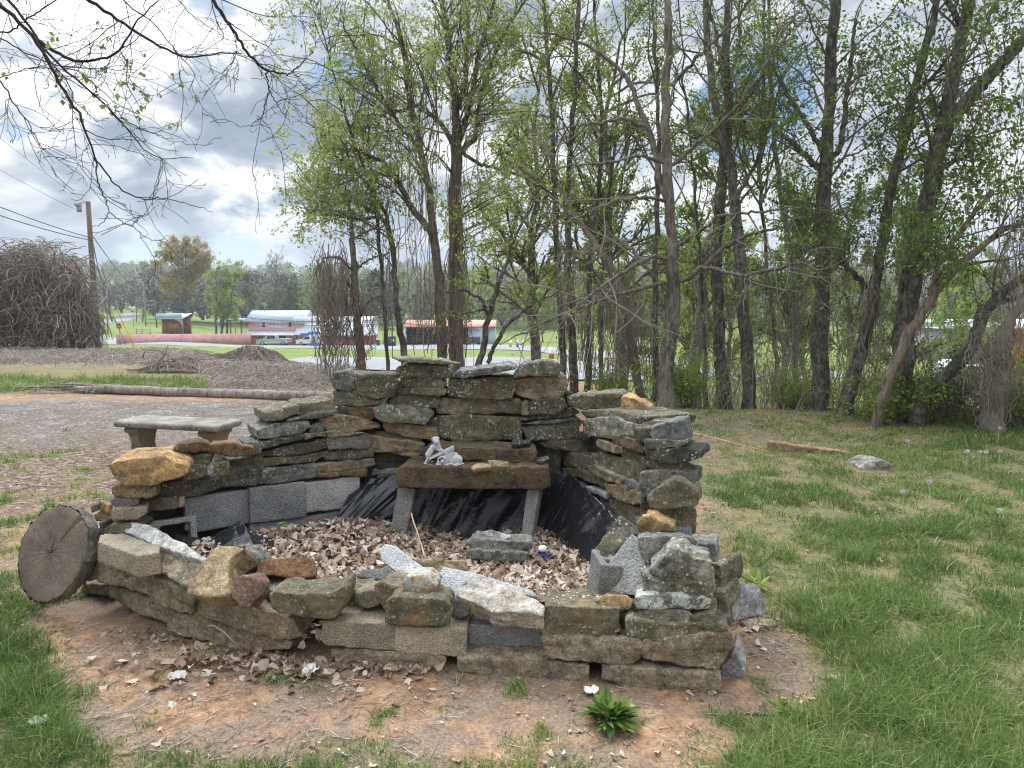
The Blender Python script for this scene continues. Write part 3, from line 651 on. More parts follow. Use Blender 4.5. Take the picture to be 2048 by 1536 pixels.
# rows: crop | plane | thickness | colour | lichen,moss,rust,layer | kind | label | outline
# kind: s wall stone, c concrete block, p paver, k slab, b boulder, r rock
KIND = {'s': ('wall_stone', 'stone', 0.007, 0.004, 'stone'), 'c': ('concrete_block', 'concrete block', 0.0022, 0.0, 'conc'), 'p': ('paving_block', 'paving block', 0.003, 0.0, 'conc'),
        'k': ('stone_slab', 'slab', 0.005, 0.003, 'stone'), 'b': ('boulder', 'boulder', 0.011, 0.004, 'stone'), 'r': ('loose_rock', 'rock', 0.007, 0.002, 'stone'), 'q': ('concrete_slab', 'slab', 0.003, 0.0, 'conc')}
GRP = {'back': 'stones of the back wall', 'left': 'stones of the left wall', 'right': 'stones of the right wall'}
ROWS = '''
B|4.30,4.42|.26|moss|1.15,.6,.1,.9|k|thin flat capstone jutting left on the highest point of the wall|868,48 1010,47 1160,58 1165,80 1000,72 880,66
B|4.55,4.58|.2|gray|1,.3,0,.8|k|small thin slab end beside the highest capstone, in front of the vine clad trunk|1158,66 1212,70 1205,84 1160,82
B|back|.27|moss|1.1,.6,.2,.4|s|wide mossy stone directly under the thin highest capstone|925,80 1165,85 1172,120 1150,158 1060,152 930,148 872,156 858,105
B|back|.27|moss|.8,.6,.2,.5|s|rounded mossy stone, second below the thin highest capstone|888,152 1105,150 1122,185 1115,214 1000,207 880,202
B|back|.18|dark|.6,.4,.1,.3|s|small upright wedge stone left of the rounded stone below the capstones|850,185 888,200 880,242 853,244
B|back|.2|dark|.5,.4,.1,.3|s|small dark filler stone between the wedge and the thin pale slat stone|880,210 938,208 935,242 880,247
B|back|.24|olive|.6,.3,.2,.6|s|thin pale slat stone wedged below the rounded mossy stone|938,208 1140,215 1120,250 935,242
B|back|.27|moss|1.1,.5,.2,.3|s|speckled oblong stone under the thin pale slat stone|825,242 1090,245 1097,280 1070,318 960,307 818,297
B|4.36,4.44|.27|moss|1.2,.5,.1,.4|s|big bulging oval stone speckled with white lichen left of the largest blocks|738,320 790,303 1020,320 1062,345 1010,414 930,402 800,400 748,370
B|back|.25|sand|.5,.4,.5,.6|s|pinkish topped stone under the bulging oval stone|793,398 1075,425 1080,470 1065,502 960,482 808,452 788,420
B|back|.22|olive|.3,.4,.2,.9|s|thin grey green slat stone under the pinkish topped stone|745,450 790,445 995,490 990,510 780,507
B|4.38,4.44|.27|buff|.3,.4,.7,.7|s|tan stone with a pointed left end left of the carved figurine|698,470 760,478 1007,515 1000,572 960,594 840,567 700,557 686,537
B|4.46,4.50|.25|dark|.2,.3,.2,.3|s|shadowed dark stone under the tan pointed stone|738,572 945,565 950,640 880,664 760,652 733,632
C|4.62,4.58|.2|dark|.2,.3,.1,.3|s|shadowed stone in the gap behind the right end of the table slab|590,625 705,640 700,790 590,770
B|4.47,4.47|.15|conc|.1,.1,0,0|c|pale concrete block top just above the black flap, left of the table slab|700,648 868,652 872,688 703,692
B|4.36,4.38|.22|slate|.5,.1,0,.2|r|grey angular rock, leftmost on the crest of the back wall|520,130 600,120 630,148 632,207 600,224 520,217 500,165
B|4.36,4.42|.25|moss|.7,.5,.1,.5|s|big block shaped mossy stone right of the grey angular crest rock|632,130 862,138 857,200 840,262 730,264 650,237 638,180
B|4.37,4.42|.27|moss|1.1,.5,.1,.4|s|long mossy stone under the grey angular crest rock|513,230 640,222 700,258 802,262 797,302 560,310 523,302
B|4.38,4.43|.24|brown|.4,.4,.3,.6|s|brown wedge stone under the long mossy crest stone|548,310 742,316 752,360 690,397 548,352
B|left|.27|sand|.7,.5,1,1|s|layered brown stone with an orange edge in the left back corner|448,370 560,362 772,400 770,430 640,447 500,447 448,425
B|left|.22|buff|.3,.3,.6,.8|s|thin tan slat stone under the layered orange edged stone|478,448 620,446 702,455 600,472 483,480
B|left|.26|gray|.2,.3,.2,.4|s|smooth taupe stone under the thin tan slat in the left back corner|478,478 700,465 712,500 702,537 488,547
B|left|.26|moss|.5,.3,.1,.9|s|dark layered stone below the smooth taupe stone|478,553 730,540 737,592 480,607 462,580
B|left|.26|sand|.3,.2,.5,1|s|long brown striped stone above the rightmost concrete blocks|423,630 735,598 742,632 640,657 428,677
B|left|.2|brown|.2,.2,.3,.4|s|flat brown filler between the striped stone and the concrete blocks|428,678 622,664 622,694 428,700
B|left|.2|brown|.2,.1,.7,.4|s|small reddish filler stone right of the flat brown filler|624,655 702,655 700,694 628,694
B|left|.27|moss|1.1,.7,.2,.4|s|lichen spotted block on the left half of the sloping left wall crest|138,340 322,305 322,352 190,387 143,394
B|left|.27|olive|.7,.6,.3,.4|s|mossy block on the right half of the sloping left wall crest|320,300 500,273 522,300 517,327 400,352 324,357
B|left|.3|slate|.6,.3,.1,.9|k|thin slate sheet under the sloping crest of the left wall|253,387 430,340 532,328 537,347 440,370 270,393
B|left|.27|slate|1.2,.4,0,.3|s|dark grey stone with a white spot under the slate sheet|98,440 200,405 375,385 387,430 330,457 108,492
B|left|.22|gray|.4,.3,.1,.3|s|small wedge stone at the right end of the dark grey spotted stone|388,420 450,390 452,447 388,450
B|left|.27|dark|.9,.3,0,.4|s|long dark stone sloping up under the grey spotted stone|108,505 340,460 357,485 330,502 118,542
B|left|.22|moss|.5,.4,.1,.5|s|short thin stone ending the long dark sloping stone|353,460 470,448 472,477 360,492
B|left|.27|dark|.6,.3,.1,.5|s|longest dark stone of the left wall, with a pale chip at its right end|118,562 260,530 482,482 480,537 330,572 128,587
B|left|.24|moss|.4,.8,.2,.4|s|small squarish green tinted stone under the longest dark stone|128,602 255,580 262,627 128,642
B|left|.25|moss|.7,.3,.1,.6|s|narrow dark stone right of the small squarish green tinted stone|260,590 472,555 477,582 400,612 268,627
B|left|.28|gray|.6,.2,.1,.8|s|pale grey cracked stone directly on the middle concrete block|128,662 415,625 424,702 200,732 118,737
A|3.72,3.80|.11|brown|.3,.2,.5,.4|s|rusty brown stone capping the low left end, left half|956,607 990,572 1090,556 1152,572 1152,614 1000,624
A|3.80,3.86|.11|brown|.3,.2,.9,.4|s|rusty brown stone with an orange corner capping the low left end, right half|1150,575 1270,566 1387,590 1392,632 1290,642 1158,617
A|3.76,3.80|.22|moss|.5,.7,.1,.2|s|dark green stone under the left half of the rusty brown cap|1003,635 1152,632 1157,660 1140,692 1040,687 1003,655
A|3.92,3.97|.2|gray|.3,.2,.1,.2|s|small grey upright stone behind the right end of the rusty brown cap|1343,570 1425,558 1434,610 1432,627 1388,627
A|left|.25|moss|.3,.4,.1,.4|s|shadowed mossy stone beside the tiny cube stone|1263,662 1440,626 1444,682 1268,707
A|3.76,3.79|.09|sand|.5,.3,.3,.2|s|tiny cube shaped stone resting in a notch of the left wall|1173,678 1252,673 1257,737 1215,747 1178,722
A|3.70,3.76|.22|moss|.7,.4,.1,.3|s|flat topped dark stone right of the large ochre boulder|1013,697 1130,690 1137,742 1060,767 998,767
A|3.66,4.00|.28|dark|.6,.3,0,.5|s|very long dark boulder lying on the leftmost concrete block|858,802 1000,770 1200,770 1270,705 1442,688 1450,772 1400,802 1210,807 1090,852 990,864 860,857
A|3.46,3.56|.3|ochre|.1,.0,.5,.5|b|large pitted ochre boulder on the left end of the wall|598,690 640,665 780,653 900,640 962,668 1012,690 1024,727 970,757 840,797 700,802 648,777 623,740
A|3.50,3.56|.22|tan|.2,.1,.1,.2|k|round cream stone disc under the large ochre boulder|613,810 640,798 850,806 857,857 740,867 640,862 613,847
A|3.50,3.54|.2|purple|.4,.1,0,.1|p|purple grey paver under the round cream disc|603,875 650,866 757,875 754,907 680,924 618,907
A|3.48,3.54|.2|paver|.7,.6,.1,.1|p|mossy square paver under the purple grey paver|616,932 640,922 735,922 802,915 802,952 750,987 618,987
A|3.56,3.58|.14|ochre|.1,.0,.2,.1|r|small ochre pebble stone left of the mossy square paver|595,905 620,903 622,962 598,957
A|3.62,3.70|.2|moss|.4,.4,.3,.3|s|brownish block under the very long dark boulder|763,887 960,863 977,880 977,922 808,947 788,902
A|3.70,3.72|.2|sand|.3,.3,.4,.2|s|narrow tan end stone between the brownish block and the concrete block|978,862 1017,862 1017,917 983,922
A|left|.2|cdark|.1,.1,0,0|c|leftmost grey concrete block of the inner left wall|1015,870 1370,820 1374,1002 1060,1060 1020,1042
A|left|.2|cdark|.1,.1,0,0|c|middle dark grey concrete block of the inner left wall|1374,817 1670,780 1676,972 1378,1006
B|left|.2|conc|.1,.1,0,0|c|rightmost pale grey concrete block of the inner left wall|362,732 655,693 655,862 366,891
A|left|.2|conc|.1,.1,0,0|c|half buried pale block below the middle dark grey concrete block|1378,1010 1671,976 1672,1030 1500,1060 1378,1060
A|left|.2|conc|.1,.1,0,0|c|half buried pale block below the rightmost pale grey concrete block|1674,974 1920,928 1920,980 1674,1030
D|3.52,3.26|.17|sand|.6,.4,.2,.3|s|long mossy stone running right from the leaning wood slice|105,472 300,520 480,572 497,692 480,732 205,637 40,612 45,572
D|3.26,3.08|.17|sand|.4,.5,.3,.3|s|mossy block with a dark end face left of the large tan tilted stone|488,587 755,690 775,712 762,840 735,842 490,762 488,690
D|3.56,3.20|.2|buff|.2,.1,.3,.3|s|soil stained base stone half buried at the left front|175,667 220,655 480,740 620,802 682,852 600,900 420,850 200,742
D|3.70,3.60|.2|buff|.2,.1,.3,.3|s|soil stained base stone beside the wood slice|0,632 150,652 167,722 20,702
D|3.22,3.00|.2|paver|.4,.2,.3,.3|s|smooth grey base stone under the longest brown front block|598,872 640,845 760,852 1000,932 1450,1032 1420,1092 1200,1110 1050,1090 880,1032 603,962
D|3.13,2.97|.19|sand|.5,.4,.5,.3|s|longest brown front block left of the open gap|770,722 800,715 1000,742 1300,835 1442,882 1502,992 1420,1032 1100,952 760,852 766,760
D|3.28,3.08,1.4|.10|sand|.6,.3,.2,.2|s|flat topped brown stone left of the large tan tilted stone|490,522 575,422 700,440 852,490 760,640 742,645 700,640
D|3.06,2.98,.9|.15|tan|.1,.0,.2,.1|r|large smooth tan stone tilted on the front wall|938,387 1118,405 1010,492 1000,600 1022,690 1000,718 860,722 740,706 747,612
D|2.96,2.95,.3|.12|red|.2,.1,.2,.2|r|small reddish angular rock right of the large tan tilted stone|1060,605 1120,592 1180,592 1217,640 1222,722 1150,797 1110,802 1040,732 1030,680
D|3.28,3.24,.3|.10|gray|.5,.4,.2,.3|r|grey rock peeking out behind the large tan tilted stone|1060,387 1130,380 1212,470 1200,522 1130,560 1122,410
D|3.20,3.24,.7|.10|rust|.2,.3,.8,.2|r|rust red slab with a grey green right end lying among the dead leaves|1188,577 1240,480 1480,458 1582,470 1612,522 1600,592 1420,592 1330,577
D|T,.275|.10|olive|.4,.4,.3,.4|k|long flat olive stone behind the pale mossy front block|1222,640 1270,585 1500,600 2000,602 2040,640 1990,690 1800,680 1400,650 1300,690
D|2.93,2.90|.17|olive|.5,.9,.5,.3|s|pale mossy rectangular front block overhanging the open gap|1283,718 1330,692 1480,712 1700,716 1785,668 1805,700 1800,762 1757,852 1700,870 1365,852 1313,817
E|2.95,2.93|.2|paver|.3,.2,.2,0|p|square edged tan paver, left of the matching pair in the front wall|225,832 700,847 714,862 714,1012 700,1030 258,992 223,962
E|2.93,2.91|.2|paver|.3,.3,.2,0|p|square edged tan paver, right of the matching pair in the front wall|720,862 1190,887 1202,907 1197,1062 1185,1074 750,1042 720,1022
E|3.00,2.97|.2|conc|.2,.2,.1,0|c|recessed grey concrete block in the middle of the front wall|1222,850 1700,882 1722,1002 1700,1032 1400,1017 1222,992
E|2.97,2.90|.2|buff|.2,.1,.5,.3|s|tan base stone under the pair of pavers|280,1015 460,1020 700,1032 1050,1077 1062,1112 1000,1190 860,1190 480,1130 290,1070
E|2.89,2.82|.24|sand|.3,.2,.2,.2|s|wide flat base stone under the recessed concrete block|1143,1077 1300,1072 1700,1097 2035,1132 2035,1270 1850,1260 1500,1220 1158,1175
F|2.80,2.73|.24|sand|.3,.4,.2,.3|s|mossy base stone at the right front corner|718,1300 900,1312 1480,1350 1547,1387 1532,1470 1340,1500 870,1460 718,1390
F|2.84,2.79|.24|sand|.4,.3,.3,.3|s|brown block above the seam of the right base stones|288,1100 560,1102 960,1107 982,1152 972,1242 900,1297 350,1252 308,1190
F|2.79,2.73|.24|sand|.7,.4,.6,.3|s|rough orange stained block with a pointed underside at the right front corner|988,1112 1130,1107 1400,1077 1600,1065 1642,1132 1562,1272 1520,1332 1300,1302 1010,1242 988,1200
F|2.86,2.82|.2|olive|.8,.8,.4,.3|s|mossy green block with a ledge, left of the leaf filled crevice|310,880 842,900 822,1002 800,1097 560,1092 300,1092 278,1050 296,1000
F|2.88,2.86,.5|.12|ochre|.1,.0,.4,.2|r|small ochre wedge rock on top of the mossy green block|678,835 750,805 880,810 927,840 900,897 750,922 698,882
F|2.80,2.76|.22|olive|.6,.5,.3,.6|s|layered stone stepping down over the rough orange stained block|888,1002 920,965 1130,1012 1430,1000 1442,1062 1300,1097 1130,1102 1120,1127 900,1087
F|2.82,2.79|.22|moss|1.3,.3,0,.4|s|grey stone under the white lichen slab|988,925 1080,907 1300,920 1337,950 1332,1002 1010,1007 983,970
F|2.90,2.88|.18|sand|.3,.4,.4,.2|s|small tan block right of the leaf filled crevice|888,872 987,882 987,967 898,962
F|2.78,2.75|.2|olive|.5,.6,.3,.3|s|rounded small stone at the right of the grey stone below the white lichen slab|1340,950 1440,935 1512,945 1502,992 1440,1017 1343,987
F|2.77,2.73|.2|olive|.4,.6,.5,.3|s|pointed stone wedged on the outer edge above the rough orange stained block|1343,1000 1440,1012 1540,1000 1592,1052 1450,1067 1428,1047
F|2.82,2.78|.24|gray|1.95,.1,0,.4|s|slab crusted with white lichen in the right front stack|955,830 1010,797 1220,815 1477,825 1482,872 1440,907 958,907
F|2.86,2.84|.2|moss|1.2,.4,.1,.2|s|block with a pale green lichen rosette|998,670 1227,700 1227,802 1008,797
F|2.84,2.79|.22|sand|.8,.4,.3,.3|s|brown block right of the pale green lichen rosette block|1233,710 1470,722 1487,762 1472,827 1228,807
F|2.86,2.80|.18|moss|1.35,.2,0,.3|s|peaked grey stone spotted with lichen in the right front stack|1053,622 1150,545 1200,488 1250,488 1310,510 1340,550 1472,565 1472,717 1400,722 1200,692 1050,652
F|3.02,2.98,.25|.26|gray|.7,.2,.1,.1|s|big pale topped block behind the peaked lichen stone|970,405 1200,398 1362,412 1377,492 1360,530 1250,600 1130,610 1030,605 985,500
F|3.32,3.25|.12|ochre|.0,.0,.2,.1|r|smooth orange wedge rock behind the big pale topped block|963,305 1000,260 1050,256 1200,325 1200,362 968,362
F|3.22,3.10,.45|.08|moss|.7,.3,.2,.3|k|mossy pointed slab leaning on the black plastic|668,480 830,258 902,290 937,375 852,452 730,592 688,560
F|3.06,2.98,.45|.07|conc|.1,.1,0,0|q|grey concrete slab leaning in front of the mossy pointed slab|748,602 920,380 952,400 1000,560 1007,662 1000,802 770,792 758,700
F|3.50,3.48|.26|olive|.8,.4,.8,.3|s|rust stained block under the round boulder at the right wall end|1108,215 1367,205 1367,290 1362,380 1200,380 1108,340
F|3.98,3.94|.2|pgrey|.4,.3,0,.2|s|grey outer footing stone beyond the right wall|1378,450 1502,450 1512,562 1420,590 1378,590
F|3.02,2.98|.2|olive|.5,.5,.2,.3|s|side stone behind the peaked lichen stone|1478,590 1532,600 1542,702 1522,812 1478,812 1473,690
F|2.94,2.90|.22|olive|.5,.5,.2,.3|s|side stone behind the slab crusted with white lichen|1481,790 1562,790 1592,902 1560,952 1478,932
F|2.86,2.84|.2|moss|.4,.5,.2,.3|s|side stone behind the wedged pointed stone|1508,960 1592,960 1602,1072 1538,1062
F|3.10,3.02|.2|pgrey|.6,.1,0,.2|s|pale outer footing stone beside the right front stack|1543,760 1600,830 1627,982 1558,1000
F|2.88,2.84|.2|pgrey|.8,.1,0,.2|s|pale grey angular footing stone at the right front corner|1530,1342 1640,1200 1702,1342 1692,1412 1560,1412
C|4.46,4.34|.27|olive|.9,.6,.2,.3|s|smooth topped long block on the crest right of the highest stones|755,300 1000,282 1090,280 1114,300 1087,377 860,387 768,350
C|4.02,3.96|.18|ochre|.2,.1,.3,.2|b|rounded orange brown boulder on the flat slab of the right wall|1100,320 1115,300 1180,318 1267,370 1272,402 1230,422 1105,422 1092,380
C|right|.34|olive|.6,.3,.1,.9|k|flat topped slab carrying the rounded orange brown boulder|838,395 900,385 1040,390 1202,430 1187,487 1100,472 1020,442 868,427
C|right|.28|moss|1.25,.4,.2,.4|s|large speckled block under the flat slab of the right wall|848,447 1040,433 1192,480 1187,562 1100,547 1050,567 890,547 848,522
C|4.40,4.38|.15|moss|.6,.4,.1,.3|s|small dark stone under the large speckled block|800,575 810,543 882,540 902,575 850,582
C|4.56,4.46|.26|olive|.5,.6,.3,.3|s|rounded mossy stone in the right back corner beside the small dark stone|568,590 800,585 932,563 942,622 900,662 700,647 608,627
C|right|.26|olive|.4,.5,.3,.5|s|sloping stone left of the brown tinted stone in the right wall|942,570 1095,623 1092,667 1000,647 938,617
C|right|.26|brown|.3,.3,.6,.3|s|brown tinted stone in the middle of the right wall|1043,540 1180,573 1232,620 1232,662 1110,622 1043,602
C|right|.26|olive|.5,.5,.3,.4|s|stone under the brown tinted stone of the right wall|1093,630 1180,648 1272,700 1252,737 1180,717 1098,692
C|right|.26|olive|.5,.5,.5,.8|s|layered yellowish stone beside the right end of the table slab|673,665 720,648 912,683 917,737 860,767 740,747 673,722
C|right|.28|moss|.8,.5,.2,.4|s|longest mossy stone of the right wall|908,665 960,653 1100,698 1252,740 1232,802 1180,862 1090,832 1000,782 918,732
C|right|.28|olive|.3,.7,.2,.3|s|long smooth sloping stone just above the black plastic|678,760 830,763 992,828 1002,882 960,872 830,822 688,817
C|right|.26|olive|.4,.5,.4,.6|s|sloping stone under the longest mossy stone|878,740 920,736 1080,808 1112,830 1080,862 990,832 888,775
C|right|.22|slate|.6,.3,.1,.4|s|small pale sloping stone left of the square grey block|1078,835 1140,828 1282,900 1287,932 1230,942 1108,877
C|right|.26|olive|.4,.5,.6,.4|s|yellow brown rounded stone above the big stone at the plastic edge|988,860 1100,868 1212,920 1217,977 1160,987 1050,952 1008,912
C|right|.26|olive|.4,.6,.4,.4|s|big sloping stone at the torn edge of the black plastic|998,950 1060,958 1270,1040 1292,1062 1222,1082 1212,1142 1100,1082 998,992
C|3.62,3.58|.2|olive|.3,.6,.4,.3|s|mossy stone left of the round boulder at the right wall end|1208,950 1270,950 1332,1020 1332,1072 1290,1062 1228,1012
C|right|.2|conc|.1,.2,.1,0|c|grey concrete block showing above the black plastic on the right|868,870 990,913 990,952 878,902
C|3.54,3.46|.2|slate|.2,.0,0,.2|r|grey broken rock with a ridged face on top of the right stack|1283,500 1390,473 1480,453 1497,577 1460,582 1300,577 1278,540
C|3.70,3.62|.2|buff|.3,.1,.4,.4|k|flat orange topped stone behind the grey broken rock|1195,478 1300,453 1400,456 1410,500 1285,520 1196,512
C|3.58,3.54|.2|moss|.7,.5,.1,.3|s|lumpy mossy stone left of the grey broken rock|1178,510 1282,508 1287,562 1250,602 1188,582
C|3.52,3.44|.24|gray|.9,.3,.1,.4|s|flat pale green stone under the grey broken rock|1248,575 1380,578 1517,578 1522,607 1450,637 1270,637 1248,612
C|3.54,3.40|.26|dark|.8,.3,0,.3|s|wide dark stone with a nose jutting out to the right|1238,610 1280,638 1510,630 1560,638 1592,660 1582,702 1480,717 1400,727 1258,692
C|3.56,3.48|.22|moss|.8,.4,.1,.3|s|small flat stone under the wide dark nosed stone|1258,715 1290,703 1470,718 1477,762 1430,780 1278,772
C|3.56,3.44|.22|gray|.7,.3,.1,.2|s|square grey block above the round boulder of the right stack|1225,790 1345,770 1480,778 1562,805 1567,882 1440,860 1310,917 1208,882
C|3.42,3.34|.2|olive|.4,.6,.4,.4|b|big rounded mossy boulder low on the right stack|1278,940 1320,898 1430,843 1500,848 1582,910 1592,977 1570,1002 1480,1002 1380,1022 1310,1012 1278,975
E|3.42,3.26,1.1|.07|pale|.0,.0,0,0|q|pale concrete slab propped up at an angle in the middle of the pit|610,345 655,306 715,318 892,450 850,520 780,532 640,417
E|3.30,3.22,.8|.09|gray|.2,.2,0,0|q|grey rubble piece behind the propped pale slab|450,520 500,473 620,478 650,455 782,540 772,580 640,542
E|3.30,3.26,.5|.08|tan|.1,.0,.3,.2|k|flat cream and orange stone right of the propped pale slab|848,420 880,406 1192,410 1197,477 1030,500 1010,590 950,540
E|3.16,2.96,1.6|.08|pale|.1,.1,0,0|q|long pale concrete slab behind the big white tilted stone|1013,517 1050,453 1250,498 1640,610 1682,655 1560,642 1200,562 1120,692 1018,572
E|3.00,2.86,2.0|.10|bone|.2,.1,.6,.3|k|big white tilted stone with a brown underside on the front wall|1143,612 1280,540 1345,545 1470,590 1732,720 1722,797 1640,765 1380,755 1325,725 1150,655
E|2.97,2.95|.12|buff|1.7,.1,.9,.1|r|small stone crusted with yellow and white lichen on the front wall|773,570 800,523 930,528 992,590 992,642 940,647 798,632
E|2.90,2.87|.16|olive|.5,.8,.8,.2|s|golden mossy front block under the yellow lichen stone|648,832 665,690 730,665 1040,685 1082,720 1102,762 1080,832 1032,867 700,852
E|3.05,2.98|.16|sand|.4,.3,.3,.2|s|triangular brown stone left of the golden mossy block|573,590 620,568 770,600 802,642 670,662 650,762 608,692
E|3.06,3.04|.12|olive|.3,.3,.1,.2|r|small grey green rock in the leaves above the left paver|438,642 570,620 612,702 540,737 458,712
E|3.00,2.96|.12|slate|.3,.3,.1,.2|r|small grey green rock right of the golden mossy block|1088,742 1130,688 1232,730 1202,792 1108,802
E|3.74,3.70|.14|gray|1.2,.3,0,.6|r|rough pitted grey stone, upper of two stacked in the leaves|1203,290 1250,263 1330,270 1640,290 1657,320 1560,357 1340,347 1218,317
E|3.70,3.66|.14|gray|1.2,.4,0,.6|r|rough pitted grey stone, lower of two stacked in the leaves|1198,362 1230,340 1620,365 1622,407 1560,427 1380,412 1208,397
E|3.78,3.76,.4|.07|white|.4,.0,0,.7|r|thin cream stone on top of the two rough pitted stones|1318,215 1380,206 1510,238 1502,264 1440,272 1328,247
B|4.10,4.06|.32|choc|.15,.55,.3,.3|k|thick dark brown slab forming the table top in the pit|861,662 885,640 1688,645 1698,748 1660,767 880,757 861,722
B|4.24,4.20|.22|choc|.25,.75,.3,.3|k|dark brown oblong block lying on the table slab|1010,545 1030,530 1610,545 1627,570 1610,612 1560,624 1190,602 1010,602
B|4.16,4.14,.3|.07|gray|.3,.2,0,.1|q|left grey concrete leg leaning under the table slab|868,755 960,763 900,1050 813,1045
B|4.12,4.08,.2|.09|conc|.3,.2,0,.1|q|right pale concrete leg leaning under the table slab|1573,768 1642,768 1590,1065 1538,1060
B|4.06,4.04,1.6|.03|tan|.1,.0,.1,.2|r|flat yellowish stone chip on the table slab, next to the figurine|1263,642 1300,622 1370,620 1380,640 1280,654
B|4.10,4.08,1.2|.03|tan|.1,.0,.2,.2|r|flat yellowish stone chip leaning on the dark brown oblong block|1360,603 1470,608 1477,640 1380,640
B|4.36,4.34|.12|olive|.3,.5,.1,.2|r|small grey green block lying in the dark hollow under the table slab|980,955 1010,935 1092,942 1090,965 1050,1000 985,998
E|3.95,3.93,1.5|.02|tan|.1,.0,.1,.2|r|flat pale chip on the bare soil under the table slab|1000,232 1050,228 1085,250 1060,262
B|4.22,4.22,1|.05|dark|.4,.2,0,.3|r|small dark stone on the right end of the oblong block|1488,505 1520,483 1600,490 1590,512 1500,519
B|4.16,4.16,1.4|.03|slate|.3,.1,0,.2|r|grey pebble on the right back corner of the table slab|1652,590 1685,580 1700,590 1690,600 1655,602
B|4.13,4.13,1.4|.03|gray|.3,.1,0,.2|r|brown pebble in front of the grey pebble on the table slab|1632,604 1660,597 1672,606 1655,613 1635,612
B|back|.28|moss|.9,.5,.2,.2|s|squared block under the tilted slate, on the upper back wall|1148,160 1500,150 1507,225 1490,267 1380,272 1148,257
B|back|.28|olive|.8,.8,.2,.2|s|wide rounded block, upper of the two largest stones|1073,300 1110,262 1530,268 1557,310 1547,352 1088,352
B|back|.28|olive|1.0,.7,.2,.2|s|largest block of the wall, just above the oblong block on the table|1083,365 1200,358 1530,365 1547,432 1532,497 1200,502 1088,477
B|4.42,4.40|.3|slate|.9,.1,0,1|k|thin grey slate tilted up to the right on the crest|1163,142 1190,117 1470,82 1512,105 1400,124 1220,157
B|4.44,4.42|.24|moss|1.1,.3,.1,.3|s|peaked crest stone right of the tilted slate|1498,145 1540,83 1680,63 1747,80 1747,137 1640,142
B|back|.26|sand|1.2,.4,1,.2|s|rusty block under the peaked crest stone|1508,160 1780,138 1797,190 1772,252 1640,274 1518,247
B|back|.26|moss|1.0,.5,.1,.3|s|speckled trapezoid stone under the rusty block|1558,290 1650,266 1770,265 1797,315 1740,347 1578,357
B|back|.26|moss|.8,.5,.1,.8|s|sloping flat stone under the speckled trapezoid stone|1538,370 1680,350 1830,320 1862,345 1800,367 1543,392
B|back|.24|slate|.5,.3,.1,.9|s|thin double slate sheet under the sloping flat stone|1548,400 1860,370 1867,387 1720,407 1548,417
B|back|.26|moss|1.1,.4,.1,.3|s|boat shaped stone under the thin double slate sheet|1553,425 1840,387 1872,390 1842,470 1790,497 1588,497
B|back|.2|buff|.4,.2,.3,.2|s|small pale wedge between the largest blocks and the trapezoid stone|1548,292 1575,285 1582,352 1550,357
B|back|.2|moss|.6,.4,.1,.2|s|small square filler stone left of the largest block|1030,380 1078,376 1082,430 1060,425 1030,410
D|3.62,3.58|.2|gray|.3,.3,0,.3|r|grey stone under the left end of the white speckled slab|125,205 230,200 330,215 330,250 150,262
D|3.52,3.48|.18|olive|.4,.6,.2,.3|r|rounded mossy rock left of the white speckled slab|158,270 200,240 280,232 332,255 310,300 158,305
D|3.44,3.20,2.4|.05|white|.6,.0,.2,.1|k|long white speckled slab propped on the left front wall|302,280 350,212 480,248 620,330 700,365 870,465 830,480 720,440 540,380
A|3.74,3.72|.2|olive|.4,.4,.1,.2|r|grey green rock behind the leaning wood slice|490,915 530,897 595,900 600,935 505,945
A|3.66,3.64|.14|buff|.5,.1,.2,.3|r|pale broken rock between the wood slice and the mossy paver|510,955 560,935 610,955 590,985 535,995
D|3.52,3.52|.15|moss|.4,.4,.1,.2|r|dark end stone between the wood slice and the rounded mossy rock|126,225 158,230 160,305 128,310
'''
for row in ROWS.strip().split('\n'):
    cr, pl, th, col, at_, kd, lab, poly = row.split('|')
    ox, oy, sc = CROP[cr]
    px = [(ox + float(a) / sc, oy + float(b) / sc) for a, b in (q.split(',') for q in poly.split())]
    grp = GRP.get(pl, 'stones of the planter')
    if pl.startswith('T'): pl = ('T', float(pl.split(',')[1]))
    elif ',' in pl: pl = tuple(float(z) for z in pl.split(','))
    nm, cat, amp, stt, mt = KIND[kd]
    a = [float(z) for z in at_.split(',')]
    stone(nm, lab, cat, px, pl, float(th), col, a[0], a[1], a[2], a[3], amp, stt * (0.5 + a[3]), mt, group=grp, sm=1)

# chamfered paver at the left front: outline of its top, pushed down
stone('paving_block', 'brown paver with a cut corner on the left front wall', 'paving block',
      [(160 + a / 3.413, 980 + b / 3.413) for a, b in ((128, 352), (150, 312), (300, 303), (538, 383), (532, 425), (388, 442))], ('T', 0.425), 0.105, 'paver', 0.5, 0.3, 0.1, 0.0, 0.003, 0, 'conc', sm=1, group='stones of the planter', taper=1.0)
